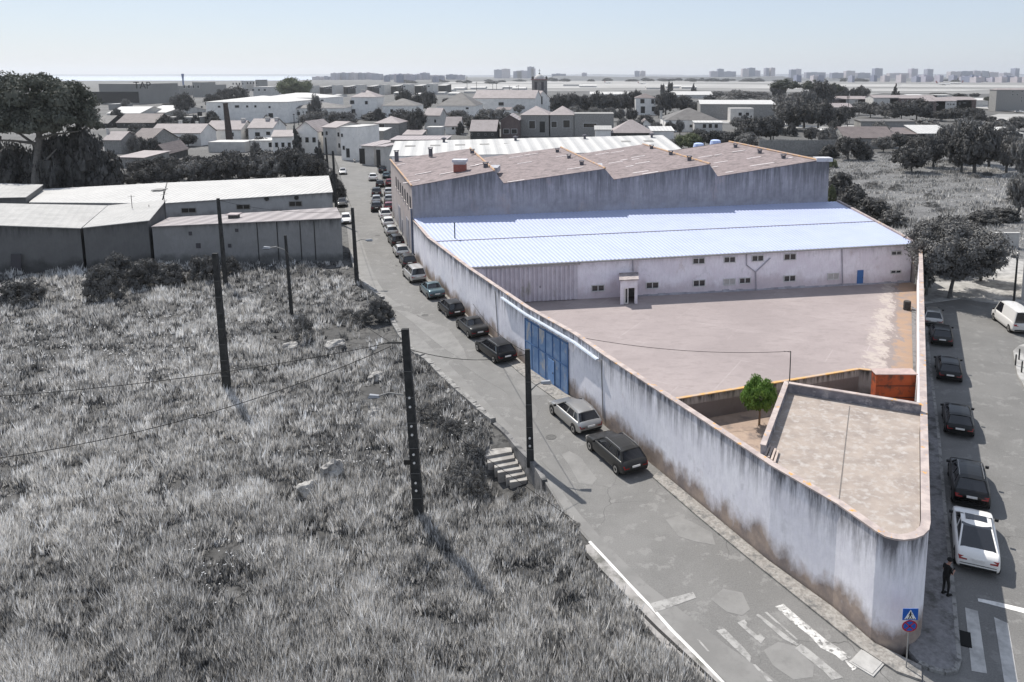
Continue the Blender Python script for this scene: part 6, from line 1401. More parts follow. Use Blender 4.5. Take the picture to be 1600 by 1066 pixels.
s2 = shed('middle grey shed with a pale tiled lean-to roof', (f1b, f2), (b1b, b2_), (zf1 + .05, zf2), (zb1b, zb2), SGW, SB)
f3, zf3 = f2 + Vector((.4, .1, 0)), at(262, 354, 96).z; f4, zf4 = rp_(533, 341.5, 96.5); b3, zb3 = rp_(262, 342, 106); b4, zb4 = rp_(524, 326, 107)
RPk = ribbed('pink_sheet_roof', (.33, .295, .29), (.27, .24, .237), .02, 2.2, .5)
WL3 = wall_mat('pale_grey_shed_wall', (.27, .265, .26), (.08, .08, .08), (.13, .13, .125), 5.6, 0, .6, .8, streak_h=2.0, low_h=1.6)
s3 = shed('low shed with a pinkish ribbed roof beside the street', (f3, f4), (b3, b4), (zf3, zf4), (zb3, zb4), WL3, RPk)
for (x, y, w_, h_) in ((297.5, 365, 5, 6), (370, 360, 5, 5), (359, 384, 5, 6), (310, 384, 7, 8)):
    t_ = (x - 262) / (533 - 262); Yq = lin(96.0, 96.5, t_); 
    P = on_plane(x, y, f3, f4); m1 = mpp(P); dd3 = (f4 - f3).normalized(); nn3 = Vector((dd3.y, -dd3.x, 0))
    part('vent_opening', MB().hexa([tuple(P + dd3 * sx_ * w_ * m1 / 2 + nn3 * t2_ + U * sz_ * h_ * m1 / 2) for sz_ in (-1, 1) for sx_, t2_ in ((-1, .05), (1, .05), (1, 0), (-1, 0))]), mat('dark_opening', .01), s3)
for x in (403, 434, 470, 492):
    P = on_plane(x, 375, f3, f4); part('wall_joint', MB().hexa([tuple(Vector((P.x, P.y, z)) + dd3 * s_ * .06 + nn3 * t2_) for z in (.0, 5.2) for s_, t2_ in ((-1, .03), (1, .03), (1, 0), (-1, 0))]), mat('dark_joint', .04), s3)
P = at(365, 333, 101); m1 = mpp(P); z_ = lin(zf3, zb3, .5) + .1
c3_ = part('chimney', MB().box(P.x - .55, 100.5, z_ - .3, P.x + .55, 101.6, z_ + .95), mat('dark_chimney', .10, .06, 3), s3); sub('chimney_cap', MB().box(P.x - .8, 100.3, z_ + 1.0, P.x + .8, 101.8, z_ + 1.12), mat('pinkish_cap', (.42, .36, .35)), c3_)
# tall white corrugated shed behind
f5, zf5 = rp_(255, 318.5, 119); f6, zf6 = rp_(519, 301, 122); b5, zb5 = rp_(262, 287, 136); b6, zb6 = rp_(512, 276, 138)
WL4 = wall_mat('stained_white_wall', (.42, .415, .41), (.06, .06, .06), (.16, .16, .16), 5.0, 0.6, .35, .7, streak_h=1.5, low_h=2.4)
s4 = shed('long white shed with a bright corrugated roof and small dark windows', (f5, f6), (b5, b6), (zf5, zf6), (zb5, zb6), WL4, ribbed('bright_corrugated', .52, .45, -.05, .9, .5))
dd4 = (f6 - f5).normalized(); nn4 = Vector((dd4.y, -dd4.x, 0))
for (x0, y0, x1, y1) in ((283, 325, 307, 332.5), (369, 319.5, 391.5, 327), (451, 314.5, 472.5, 322.5)):
    fr = MB(); P, Q_ = on_plane(x0, y0, f5, f6), on_plane(x1, y1, f5, f6)
    def w4(mb, a, b2, zb_, zt_, t0_, t1_): mb.hexa([tuple(Vector((p.x, p.y, z)) + nn4 * t2_) for z in (zb_, zt_) for p, t2_ in ((a, t1_), (b2, t1_), (b2, t0_), (a, t0_))]); return mb
    wo = part('window', w4(MB(), P, Q_, Q_.z, P.z, 0, .06), mat('grey_frame', .25), s4); M_ = (P + Q_) / 2; e = dd4 * .12
    for a, b2 in ((P + e, M_ - e * .5), (M_ + e * .5, Q_ - e)): sub('pane', w4(MB(), a, b2, Q_.z + .1, P.z - .1, .061, .09), DG_, wo)
for x, y in ((417, 310.5), (463.5, 309)):
    P = on_plane(x, y, f5, f6); o = MB().lathe([(.02, 0), (.32, 0), (.36, .04), (.36, .12), (.02, .12)], (0, 0, 0), 14, axis='Y'); o.v = [(v[0] + P.x, v[1] + P.y - .2, v[2] + P.z) for v in o.v]; part('wall_fan', o, mat('dark_metal', .05), s4)
for (x, y) in ((248, 296), (345, 290), (441, 283)):
    tt = .45; P = at(x, y, 129); part('roof_light', MB().box(P.x - .9, 128.2, lin(zf5, zb5, .6) + .20, P.x + .9, 130.2, lin(zf5, zb5, .6) + .32), mat('grey_panel', .24), s4)
f7, zf7 = rp_(47, 317, 119.5); f8 = f5 + Vector((-.4, 0, 0)); b7, zb7 = rp_(69, 297, 134); b8 = b5 + Vector((-.4, 0, 0))
shed('dull sheet-roofed shed lying in the shade of the big pine', (f7, f8), (b7, b8), (zf7, zf5), (zb7, zb5), WL4, ribbed('bright_corrugated', .66, .58))
f9, zf9 = rp_(-60, 311, 118); fa, zfa = rp_(40, 309, 119); b9, zb9 = rp_(-40, 287, 133); ba, zba = rp_(66, 290, 132)
shed('small pale-roofed shed at the left edge under the pine', (f9, fa), (b9, ba), (zf9, zfa), (zb9, zba), SGW, SA)
for x, y0, y1, lb in ((206, 305, 319, 'short post on the white corrugated roof'), (235, 320, 348, 'tall roof aerial with side bars on the tiled lean-to'), (259, 296, 342, 'thin pipe at the corner of the tiled lean-to')):
    Pb, Pt = at(x, y1, 104), at(x, y0, 104); tag(MB().tube([(0, 0, -.6), (0, 0, Pt.z - Pb.z)], .04, 6).tube([(-.5, 0, (Pt.z - Pb.z) * .8), (.5, 0, (Pt.z - Pb.z) * .85)], .02, 5).build('roof_aerial', mat('dark_metal', .05), loc=Pb), lb, 'aerial')
# -- houses
house(236, 326, 228, 208, 194, 11, 'gx', WW, TP, 'white row house with three small windows, left of the brick chimney', [(279, 217, 285, 221), (296, 216, 301, 220.5), (311, 213.5, 315, 216.5)], name='row_house')
house(322, 388, 222, 202.5, 189, 11, 'gx', WW, TP, 'white row house right behind the brick chimney', [(335, 210, 341, 214.5), (371, 207.5, 377, 213)], name='row_house', chim=[(294 + 3, 189, 196, 4), (322, 191, 199, 3)])
house(389, 437, 222, 200, 186, 12, 'gx', WW, TP, 'white row house with tall white chimneys', [(410, 207, 417, 213), (427, 206, 433, 211)], name='row_house', chim=[(393, 186, 197, 5), (430, 184, 196, 5), (444, 185, 192, 5)])
house(238, 272, 252, 240, 227, 16, 'gy', WD, TB, 'dark gabled outbuilding among the hedge trees', skew=.15)
house(186, 236, 262, 246, 236, 9, 'mono', WG_, TP, 'grey outbuilding with white roof edges left of the hedge trees', skew=-.2)
house(203, 247, 238, 220, 201, 13, 'gx', WG_, TB, 'brown-roofed low house between the pine and the white row houses', skew=-.15)
house(164, 203, 240, 219, 206, 9, 'gx', WG_, TP, 'small tiled house with a thin white chimney beside the pine', chim=[(185, 202, 214, 3)], wins=[(172, 224, 177, 229)])
house(183, 257, 200, 192, 178, 16, 'gx', WD, TB, 'long dark tiled barn behind the white row houses'); house(150, 186, 200, 193, 181, 14, 'gx', WD, TD, 'dark barn half hidden by the pine crown')
house(168, 236, 183, 177.5, 167, 34, 'gx', WL, SW_, 'wide low building with a bright white roof, left one', name='warehouse', cat='warehouse', skew=.1); house(222, 276, 180, 176, 165, 40, 'gx', WL, SW_, 'wide low building with a bright white roof, right one', name='warehouse', cat='warehouse', skew=-.1)
house(256, 322, 196, 184, 182, 10, 'flat', WG_, WG_, 'long low grey wall-like store behind the brown barns', name='warehouse', cat='warehouse')
house(324, 462, 192, 159.5, 149.5, 40, 'hip', WW, SW_, 'long white two-storey school with a pale hipped roof', [(330, 166, 332.6, 168.6), (356, 165.5, 359.5, 168.3), (382, 164.8, 388, 168.3), (399, 164.8, 402, 168), (411.5, 164.8, 414.5, 168), (433, 166, 436, 169)], doors=[(432, 177, 439, 184), (324, 175, 331, 184)], name='school', cat='school', hipf=.55)
house(405, 520, 175, 153, 145, 36, 'hip', WW, SW_, 'second white hipped-roof building behind the school', [(513, 156, 517, 158)], name='school', cat='school', hipf=.5)
house(452, 548, 190, 169.5, 160.5, 22, 'hip', WW, TD, 'white annexe with a dark lean roof right of the school', [(476, 175, 480, 180), (545 - 56, 174, 492, 179), (450 + 56, 172, 509, 177)], skew=.12)
house(550, 597, 186, 152, 141, 16, 'hip', WW, TP, 'tall two-storey white house with a pyramid tiled roof', [(557.5, 157, 563.5, 162.5), (557.5, 171, 564.5, 177.5), (580, 158, 584, 163)], chim=[(578, 141, 150, 5)], hipf=.6, skew=.0)
house(598, 660, 186, 165.5, 154, 18, 'hip', WW, TD, 'long white house with a dark tiled roof behind the bushes', [(596 + 4, 171, 604, 176), (618, 171, 622, 176)], skew=.05)
house(506, 534, 240, 199, 190, 12, 'gx', WL, TP, 'grey street house at the bend with a shallow tiled roof', [(518, 205, 521, 211), (512, 206, 514.5, 212)], skew=-.45, name='street_house')
house(534, 566, 250, 199, 192, 11, 'flat', WW, WL, 'white street house with a rounded parapet above tall windows', [(536, 207, 539, 213.5), (541.5, 209, 544, 214), (536.5, 224, 539.5, 231), (543, 228, 546, 234)], skew=-.3, name='street_house', doors=[(548, 232, 553, 246)])
house(566, 606, 240, 205, 200, 9, 'mono', WG_, SW_, 'grey house with a white veranda roof above the street', [(565.5, 209, 572, 214), (574, 208.5, 582.5, 215.5)], name='street_house')
house(566, 590, 258, 228, 220, 9, 'mono', WL, SP, 'low garage with a pinkish roof and dark doors on the street', doors=[(568, 232, 576, 256)], name='garage', cat='garage', skew=-.4)
house(590, 607, 268, 229, 224, 9, 'mono', WL, SP, 'grey garage with a tall studded door next to the white hall', doors=[(594, 234, 600, 262)], name='garage', cat='garage', skew=-.3)
house(586, 630, 216, 193, 181.5, 14, 'hip', WG_, TP, 'house with a small pyramid roof and white eaves', wins=[(600, 190 + 4, 608, 199)])
house(664, 693, 203, 180.5, 169.5, 10, 'gx', WL, TP, 'tall narrow house with a blank grey front', name='house', skew=-.1); house(667, 695, 217, 199.5, 197, 6, 'flat', WL, WL, 'lower block at the foot of the tall narrow house', [(669, 201.5, 673.5, 205)])
house(696, 723, 210, 197, 183, 9, 'gx', WW, TP, 'small cottage with two square windows beside the tall narrow house', [(711, 199, 714.5, 202.5), (716.5, 199, 720, 202.5)])
house(630, 664, 220, 211, 203.5, 8, 'mono', WG_, TP, 'low lean-to roof left of the tall narrow house'); house(735, 778, 218, 205, 188, 12, 'gx', WD, TP, 'low tiled roof behind the dark spiky tree')
house(683, 748, 182, 165.5, 144.5, 30, 'hip', WW, TD, 'white barn with a big dark hipped roof beside the church', [(733, 168, 737, 170.5)], hipf=.4)
house(740, 838, 176, 153.5, 141, 22, 'gx', WW, TP, 'long church nave with a pale tiled roof', [(783, 160, 790.5, 165)], name='church', cat='church', skew=-.12)
house(838, 861, 174, 154, 142.5, 20, 'gy', WW, TP, 'church front gable with one tall dark window', [(846, 151, 849.5, 163)], name='chapel', cat='church', skew=.5)
house(775, 800, 186, 172, 168, 12, 'mono', WW, TB, 'small brown-roofed annexe in front of the nave')
house(783, 813, 216, 188, 180, 14, 'gy', WB_, SP, 'brown gabled house with two white-framed windows', [(790, 202, 798, 209), (802, 202, 810, 209)])
house(814, 859, 213, 180, 165.5, 20, 'hip', WG_, TP, 'grey weathered house with a pyramid roof, left one of two', [(829, 189, 838, 201)], doors=[(845, 190, 853, 207)]); house(859.5, 897, 213, 180, 165.5, 18, 'hip', WG_, TP, 'grey weathered house with a pyramid roof, right one of two', [(863, 190, 871, 199), (881, 188, 891, 199.5)])
house(897.5, 958, 213, 178.5, 177, 12, 'flat', WG_, WG_, 'long blank grey wall block with a lean-to and barrels at its foot', [(912, 193, 932, 199)])
house(955, 1018, 222, 208, 187, 14, 'hip', WD, TP, 'low house with a brown hipped roof right of the blank grey block'); house(930, 954, 222, 203, 197, 7, 'mono', WW, SG, 'small shack with a corrugated roof and white shutters')
house(993, 1022, 180, 153.5, 146, 14, 'hip', WW, TB, 'white two-storey house half hidden by dark trees', [(998.5, 155, 1004.5, 161.5), (1015, 155, 1019, 162), (1016, 167, 1021, 174)], doors=[(999, 166.5, 1005.5, 177)])
house(1001, 1015, 206, 194, 187, 10, 'gy', WW, TB, 'tiny white gabled house left of the broad hip-roofed one', [(1006.5, 196, 1008, 201)]); house(1018, 1050, 220, 205, 198, 12, 'mono', WW, SW_, 'small annexe with a white sloping roof')
house(1040, 1119, 206, 188, 168.5, 24, 'hip', WW, TD, 'broad single-storey house with a large dark hipped roof', [(1057, 194, 1066, 200), (1074, 195, 1078, 199)], chim=[(1030, 174, 184, 3.5), (1078, 179, 187, 4.5)], hipf=.65)
house(1085, 1124, 208, 192, 189, 5, 'mono', WL, SW_, 'veranda with a white roof in front of the broad dark-roofed house', [(1094, 194, 1099, 200), (1103, 194, 1108, 200), (1112, 194, 1117, 200)])
house(1046, 1108, 154, 148.5, 143, 30, 'gx', WL, SW_, 'distant shed with a bright white roof beyond the broad house', name='warehouse', cat='warehouse'); house(922, 985, 154, 147.5, 143.5, 30, 'gx', WL, SW_, 'distant shed with a bright white roof beyond the grove', name='warehouse', cat='warehouse')
house(1094, 1204, 187, 163, 156.5, 40, 'gx', WG_, SW_, 'wide grey warehouse with a low white roof right of centre', name='warehouse', cat='warehouse', skew=-.1)
house(1141, 1171, 190, 170, 168, 8, 'flat', WL, WL, 'small front office of the wide grey warehouse', [(1148, 176, 1153, 181), (1159, 176, 1164, 181)])
AP = 'low apartment blocks with tiled roofs'
for a in [(1276, 1311, 168, 155.5, 151, WB_, 'apartment block at the left end with a dark side', [(1290, 158, 1292, 160)]), (1280, 1322, 182, 168, 161.5, WG_, 'nearer low block with a broad pale roof', []), (1312, 1340, 168, 155, 150.5, WL, 'pale apartment block second from the left', [(1325, 157, 1327, 159)]), (1340, 1364, 168, 155.5, 150.8, WB_, 'apartment block with one lit window', [(1357, 157, 1359, 160)]),
          (1364, 1390, 170, 153, 149, WL, 'pale gable-ended block in the middle of the row', []), (1390, 1448, 170, 154, 149, WB_, 'long dark apartment block', [(1396, 157, 1398, 159), (1404, 157, 1406, 159)]), (1462, 1479, 178, 158, 152.5, WL, 'pale block end with three small windows', [(1465, 162, 1467, 164), (1469, 162, 1471, 164), (1473, 162, 1476, 164)]), (1446, 1462, 178, 158.5, 153, WB_, 'dark recessed block end', [(1449, 162, 1451, 165)]),
          (1487, 1502, 172, 156.5, 151.5, WL, 'pale block end nearest the car park', [(1489, 160, 1490.5, 162), (1492, 160, 1493.5, 162)]), (1479, 1487, 172, 157, 152, WB_, 'narrow dark block between two pale ones', [(1483, 161, 1485, 163)]), (1502, 1509, 172, 156.5, 152, WB_, 'narrow dark end of the apartment row', [])]:
    house(a[0], a[1], a[2], a[3], a[4], 16, 'gx', a[5], TP, a[6], a[7], name='apartment_block', cat='apartments', grp=AP)
house(1508, 1535, 168, 157, 153.5, 14, 'mono', WL, SW_, 'low white-roofed shop beside the car park'); house(1555, 1620, 174, 140.5, 138, 9, 'hip', WG_, TP, 'large pale apartment building at the right edge', [(1562, 142.5, 1564, 144.5), (1576, 142.5, 1578, 144.5), (1583, 142.5, 1585, 144.5), (1562, 147, 1564, 149), (1569, 147, 1571, 149), (1576, 152, 1578, 154), (1583, 152, 1585, 154), (1576, 157, 1578, 159)], name='apartment_block', cat='apartments', hipf=.3)
house(1345, 1418, 202, 190, 186.5, 9, 'mono', WG_, TD, 'long low store with a dark doorway beyond the pasture', doors=[(1362, 191.5, 1366, 201)]); house(1320, 1388, 232, 216, 198.5, 16, 'gx', WG_, TB, 'tumbledown house with an old tiled roof at the pasture edge', [(1326, 222, 1329, 227)]); house(1380, 1434, 222, 210, 200, 14, 'mono', WD, TB, 'low ruin with a sagging roof beside the white sheet roof')
house(1434, 1474, 222, 209, 196, 12, 'mono', WG_, SW_, 'shack with a white corrugated roof among dark trees'); house(1545, 1584, 222, 209, 199, 12, 'mono', WD, SW_, 'shack with a white ribbed roof near the right edge'); house(1286, 1318, 214, 205, 201, 12, 'flat', WG_, WL, 'small flat store by the light road')
# white hall right behind the saw-tooth roofs
A = gp(618, 133); d = sawd.copy(); nb = Vector((-d.y, d.x, 0)); Bh = on_line(1064, A, d); Lh = (Bh - A).length
zh0 = hz(A, 245); Rg = A + nb * 15; zrg = at(607, 221.5, Rg.y).z; zh1 = hz(Bh, 237); zr1 = hz(Bh + nb * 15, 212)
hl_ = thing('white_hall', 'long white corrugated hall directly behind the saw-tooth roofs', 'hall', A)
C0, C1 = A + nb * 30, Bh + nb * 30
mb = MB(); 
for e0_, e1_, za, zb in ((A, Bh, zh0, zh1),): mb.poly([(e0_.x, e0_.y, 0), (e1_.x, e1_.y, 0), (e1_.x, e1_.y, zb), (e0_.x, e0_.y, za)])
R0, R1_ = A + nb * 15, Bh + nb * 15
mb.poly([(A.x, A.y, 0), (A.x, A.y, zh0), (R0.x, R0.y, zrg), (C0.x, C0.y, zh0), (C0.x, C0.y, 0)]); mb.poly([(Bh.x, Bh.y, 0), (Bh.x, Bh.y, zh1), (R1_.x, R1_.y, zr1), (C1.x, C1.y, zh1), (C1.x, C1.y, 0)]); mb.poly([(C0.x, C0.y, 0), (C1.x, C1.y, 0), (C1.x, C1.y, zh1), (C0.x, C0.y, zh0)])
part('wall', mb, WW, hl_)
for e0_, e1_, za, zb in ((A, Bh, zh0, zh1), (C0, C1, zh0, zh1)):
    part('roof', MB().slab([e0_ - d * .4 + U * (za + .1), e1_ + d * .4 + U * (zb + .1), R1_ + d * .4 + U * (zr1 + .1), R0 - d * .4 + U * (zrg + .1)], .08), ribbed('hall_sheet_roof', .56, .50, .18, 2.2, .4), hl_)
for i in range(11):
    u = (i + .6) / 11.5; p = (A.lerp(Bh, u)).lerp(R0.lerp(R1_, u), .62); z = lin(lin(zh0, zh1, u), lin(zrg, zr1, u), .62)
    P_ = [p + d * sx_ * .95 + nb * sy_ * .7 + U * (z + .12 + .05 * k2 + sy_ * .7 * (lin(zrg, zr1, u) - lin(zh0, zh1, u)) / 15) for k2 in (0, 1) for sx_, sy_ in ((-1, -1), (1, -1), (1, 1), (-1, 1))]
    part('roof_light', MB().hexa(P_), mat('grey_panel', .24), hl_)
    if i % 3 == 1:
        p2 = (A.lerp(Bh, u + .03)).lerp(R0.lerp(R1_, u + .03), .86); z = lin(lin(zh0, zh1, u), lin(zrg, zr1, u), .86); o = MB().lathe([(.25, 0), (.25, .5), (.55, .6), (.5, .8), (.1, .95)], (p2.x, p2.y, z + .1), 10); part('roof_vent', o, VG, hl_)
gd0, gd1 = A + nb * 2, A + nb * 12
part('hall_door', MB().hexa([(p.x - .08 * s_, p.y, z) for z in (.05, 6.5) for p, s_ in ((gd0, 1), (gd1, 1), (gd1, 0), (gd0, 0))]), mat('grey_metal_door', (.23, .23, .26)), hl_)
sl2 = d
house(612, 700, 262, 219, 213, 8, 'mono', WG_, SP, 'narrow brownish roof strip behind the white hall')
for k, (x, y) in enumerate(((1088, 222), (1113.5, 217), (1137, 222))):
    P = gp(x, 145); P.z = at(x, y + 14, 145).z; m1 = mpp(P)
    o = thing('extractor_cowl', ['left blue-white extractor cowl behind the last roof bay', 'tallest blue-white extractor cowl behind the last roof bay', 'right blue-white extractor cowl behind the last roof bay'][k], 'ventilator', (P.x, P.y, 0))
    link('duct', MB().lathe([(.55, 0), (.55, P.z)], (0, 0, 0), 12).mesh('duct', mat('pale_duct', (.60, .62, .70))), o)
    link('cowl', MB().lathe([(.5, 0), (1.15, .45), (.95, 1.4), (.6, 1.55), (.1, 1.6)], (0, 0, P.z), 14).mesh('cowl', mat('blue_white_cowl', (.42, .52, .80), (.62, .68, .85), 1.2)), o)
# low wall behind the pasture, church tower, brick chimney, far landmarks
lw2 = thing('boundary_wall', 'long low ribbed wall at the top of the pasture', 'wall', G(1245, 241))
a, b2 = G(1185, 243), G(1297, 240); mb = MB(); mb.box(a.x, a.y, 0, b2.x, a.y + .3, hz(a, 219)); part('wall', mb, WG_, lw2)
mb = MB(); [mb.box(lin(a.x, b2.x, k / 24), a.y - .15, 0, lin(a.x, b2.x, k / 24) + .3, a.y - .002, hz(a, 218)) for k in range(25)]; part('rib', mb, WG_, lw2)
P = G(352 + 8, 230); zc = hz(P, 161); m1 = mpp(P); tag(MB().lathe([(5.4 * m1, 0), (5.0 * m1, zc * .3), (3.4 * m1, zc * .97), (3.8 * m1, zc * .975), (3.8 * m1, zc), (2.4 * m1, zc)], (0, 0, 0), 10).build('brick_chimney', mat('dark_brick', (.085, .065, .06), (.05, .04, .038), 2), loc=P), 'tall tapering dark brick chimney above the row houses', 'chimney').rotation_euler = (0, -.045, 0)
P = G(843.5, 172); m1 = mpp(P); ct = thing('church_tower', 'church bell tower with a pale dome and open arches', 'church tower', P)
zt_ = hz(P, 125); zb_ = hz(P, 140.5); hw_ = 11.2 * m1
mb = MB(); mb.box(-hw_, -hw_, 0, hw_, hw_, zt_)
for q_ in (-.46, .46): link('bell_opening', MB().box(q_ * hw_ - hw_ * .17, -hw_ - .06, zb_, q_ * hw_ + hw_ * .17, -hw_ - .01, zt_ - 3 * m1).mesh('bo', mat('dark_opening', .01)), ct)
link('wall', mb.mesh('w', mat('tower_stone', (.26, .25, .245), (.17, .165, .16), .6)), ct)
link('cornice', MB().box(-hw_ * 1.12, -hw_ * 1.12, zt_ + .002, hw_ * 1.12, hw_ * 1.12, zt_ + 1.2 * m1).mesh('c', mat('brown_cornice', (.26, .17, .16))), ct)
link('dome', MB().lathe([(hw_ * .72, 0), (hw_ * .70, 2.5 * m1), (hw_ * .58, 4.6 * m1), (hw_ * .36, 6.5 * m1), (hw_ * .12, 7.4 * m1), (.05, 7.6 * m1)], (0, 0, zt_ + 1.2 * m1), 16).mesh('d', mat('pale_dome', .62, .45, .8)), ct)
link('cross', MB().tube([(0, 0, 0), (0, 0, 8 * m1)], .14, 6).box(-1.6 * m1, -.12, 5 * m1, 1.6 * m1, .12, 5.5 * m1).lathe([(.1, 0), (1.2 * m1, .6 * m1), (1.2 * m1, 1.6 * m1), (.1, 2.2 * m1)], (0, 0, 0), 8).mesh('x', mat('dark_metal', .05)), ct, (0, 0, zt_ + 8.8 * m1))
pn = MB().lathe([(1.5 * m1, 0), (.9 * m1, 1.2 * m1), (1.3 * m1, 2.2 * m1), (.9 * m1, 3.2 * m1), (.2 * m1, 4.6 * m1)], (0, 0, 0), 8).mesh('p', mat('dark_stone', .10))
for sx_ in (-1, 1):
    for sy_ in (-1, 1): link('pinnacle', pn, ct, (sx_ * hw_ * .95, sy_ * hw_ * .95, zt_ + 1.2 * m1))
hg = house(157, 238, 163, 131.5, 131, 60, 'flat', mat('hangar_grey', .27, .22, .05), mat('hangar_grey', .27), 'huge grey aircraft hangar by the river with dark doors', name='hangar', cat='hangar', doors=[(162, 143.5, 237, 161)])
house(170, 200, 172, 163, 162, 20, 'flat', WG_, WL, 'low grey apron building in front of the hangar', name='terminal', cat='terminal'); 
tx = bpy.data.curves.new('t', 'FONT'); tx.body = 'TAP'; tx.size = 8; tx.extrude = .1; to_ = bpy.data.objects.new('t', tx); SC.collection.objects.link(to_)
me = bpy.data.meshes.new_from_object(to_.evaluated_get(bpy.context.evaluated_depsgraph_get())); bpy.data.objects.remove(to_); me.materials.append(mat('dark_metal', .05))
P = at(209, 138.5, G(157, 163).y - .5); o = link('lettering', me, hg, P - hg.location); o.rotation_euler = (PI / 2, 0, 0)
for a in [(240, 268, 150, 132, 'dark-topped grey block right of the hangar', WG_), (270, 300, 150, 134.5, 'low grey block between the hangar and the terminal', WG_), (302, 334, 152, 129, 'grey terminal block below the control tower', WG_), (334, 352, 150, 133, 'grey block right of the terminal', WG_),
          (378, 400, 142, 126.5, 'pale riverside block, left one', WL), (400, 421, 142, 125, 'pale riverside block, right one', WG_), (396, 436, 152, 136, 'low grey office left of the green-topped tree', WL)]:
    xx = a[0]; house(a[0], a[1], a[2], a[3], a[3], 30, 'flat', a[5], a[5], a[4], [(lin(a[0], a[1], t_), lin(a[3], a[2], .2), lin(a[0], a[1], t_ + .08), lin(a[3], a[2], .38)) for t_ in (.12, .34, .56, .78)], name='terminal', cat='office block')
for k in range(6):
    x = 482 + k * 37; house(x, x + 17, 148, 134 - k * .5, 133, 30, 'flat', WL, WL, 'pale cargo building %s in the long row' % ['first from the left', 'second from the left', 'third from the left', 'fourth from the left', 'fifth from the left', 'last on the right'][k], [(x + 3, 136.5 - k * .5, x + 6, 138.5 - k * .5), (x + 9, 136.5 - k * .5, x + 12, 138.5 - k * .5)], name='cargo_building', cat='warehouse', grp='cargo buildings in a row')
    house(x + 18, x + 36, 147, 136.5 - k * .5, 134 - k * .5, 40, 'mono', WD, SG, 'grey shed roof right of cargo building %s' % ['one', 'two', 'three', 'four', 'five', 'six'][k], name='cargo_shed', cat='warehouse', grp='grey cargo sheds')
random.seed(21)
for k in range(22):
    x = [520, 560, 615, 690, 710, 735, 760, 785, 800, 680, 650, 700, 725, 748, 770, 1010, 1040, 1065, 880, 905, 1420, 1445][k]; yb_ = [150, 152, 146, 141, 139, 138, 140, 137, 139, 146, 148, 147, 144, 146, 144, 138, 136, 137, 133, 135, 150, 150][k]
    house(x, x + random.uniform(18, 30), yb_ + 2, yb_ - .8, yb_ - 2.6, 30, 'gx', WL, SW_ if k % 3 else SG, 'distant low shed with a pale roof near the airfield', name='far_shed', cat='shed', grp='distant low sheds near the airfield')
P = gp(307.5, 900); m1 = mpp(P); zt_ = at(307, 115.5, 900).z; ctw = thing('control_tower', 'blue-grey airport control tower with a flared top', 'control tower', P)
link('shaft', MB().lathe([(2.0 * m1 / 2 * 1.3, 0), (1.1 * m1, zt_ * .75)], (0, 0, 0), 12).mesh('s', mat('tower_blue_grey', (.16, .20, .34))), ctw)
link('cabin', MB().lathe([(1.1 * m1, zt_ * .752), (1.7 * m1, zt_ * .9), (1.9 * m1, zt_ * .97), (1.9 * m1, zt_), (.5 * m1, zt_)], (0, 0, 0), 12).mesh('s', mat('tower_blue_grey', (.16, .20, .34))), ctw)
# city skyline: every block a thing
CM_ = [mat('far_block_%s' % n_, c_, tuple(v * .85 for v in c_), .02) for n_, c_ in (('a', (.42, .40, .46)), ('b', (.30, .31, .38)), ('c', (.50, .46, .48)), ('d', (.22, .24, .32)))]
SKY_ = [(517, 525.6, 114.5, 130), (529, 541, 114, 130), (545, 554, 113.8, 129), (556, 567, 114.2, 129), (568, 581, 114, 129), (581, 594, 115.7, 129), (524, 534, 119.5, 130), (500, 515, 119.7, 130), (534, 546, 118.5, 130), (546, 560, 119, 130), (488, 500, 120, 130), (604, 612, 117, 126), (612, 621, 116.2, 126), (621, 628, 115.6, 126), (632, 641, 115.6, 126), (641, 648, 117.5, 126), (648, 656, 116.2, 126), (656, 668, 114, 125), (670, 690, 118, 124), (697, 712, 116.6, 125), (715, 724, 117.5, 125),
        (772, 784, 109, 119), (784, 796, 107.8, 119), (802, 815, 111.5, 119), (808, 824, 110.5, 119), (824, 834, 104.5, 119), (830, 836, 107, 119), (862, 884, 115.5, 120), (909, 917, 114, 120), (992, 999.5, 111, 118), (1001, 1008.5, 111, 118), (1122, 1131, 107.8, 118), (1110, 1122, 111.5, 118), (1131, 1150, 111.8, 118), (1160, 1170, 107.5, 119), (1170, 1180, 106.2, 119), (1180, 1188, 110.5, 119), (1196, 1202, 106.5, 119), (1204, 1211, 106, 119),
        (1236, 1244, 109, 116), (1244, 1252, 108, 116), (1260, 1290, 113.2, 119), (1322, 1336, 110.8, 119), (1367, 1379, 107, 117.5), (1424, 1434, 107.5, 117), (1449, 1458, 108.2, 117), (1485, 1500, 112, 120), (1502, 1520, 111.5, 120), (1522, 1532, 110.8, 120), (1534, 1545, 111.2, 120), (1546, 1560, 113, 120), (1586, 1592.5, 107, 118), (1568, 1580, 114, 121), (1340, 1360, 114, 120), (1390, 1420, 114.5, 120), (1300, 1318, 114, 120)]
def block(x0, x1, yt, yb_, Y, m_, label, grp, dep=30):
    a, b2 = at(x0, yb_, Y), at(x1, yb_, Y); z1 = at(x0, yt, Y).z; w_ = b2.x - a.x; mb = MB(); mb.box(0, 0, 0, w_, dep, z1); mb.box(w_ * .3, dep * .3, z1 + .01, w_ * .6, dep * .6, z1 + 2.5)
    nf = max(3, int((z1 - (at(x0, yb_, Y).z)) / 4)); zb_ = max(0, a.z)
    o = tag(mb.build('tower_block', m_, loc=(a.x, Y, 0)), label, 'tower block', grp)
for k, (x0, x1, yt, yb_) in enumerate(SKY_): block(x0, x1, yt, yb_, 3600 + (k % 5) * 60 if x0 < 760 else 5200, CM_[k % 4], 'distant blue-grey tower block on the hazy skyline', 'distant tower blocks on the hazy skyline', 60)
random.seed(31)
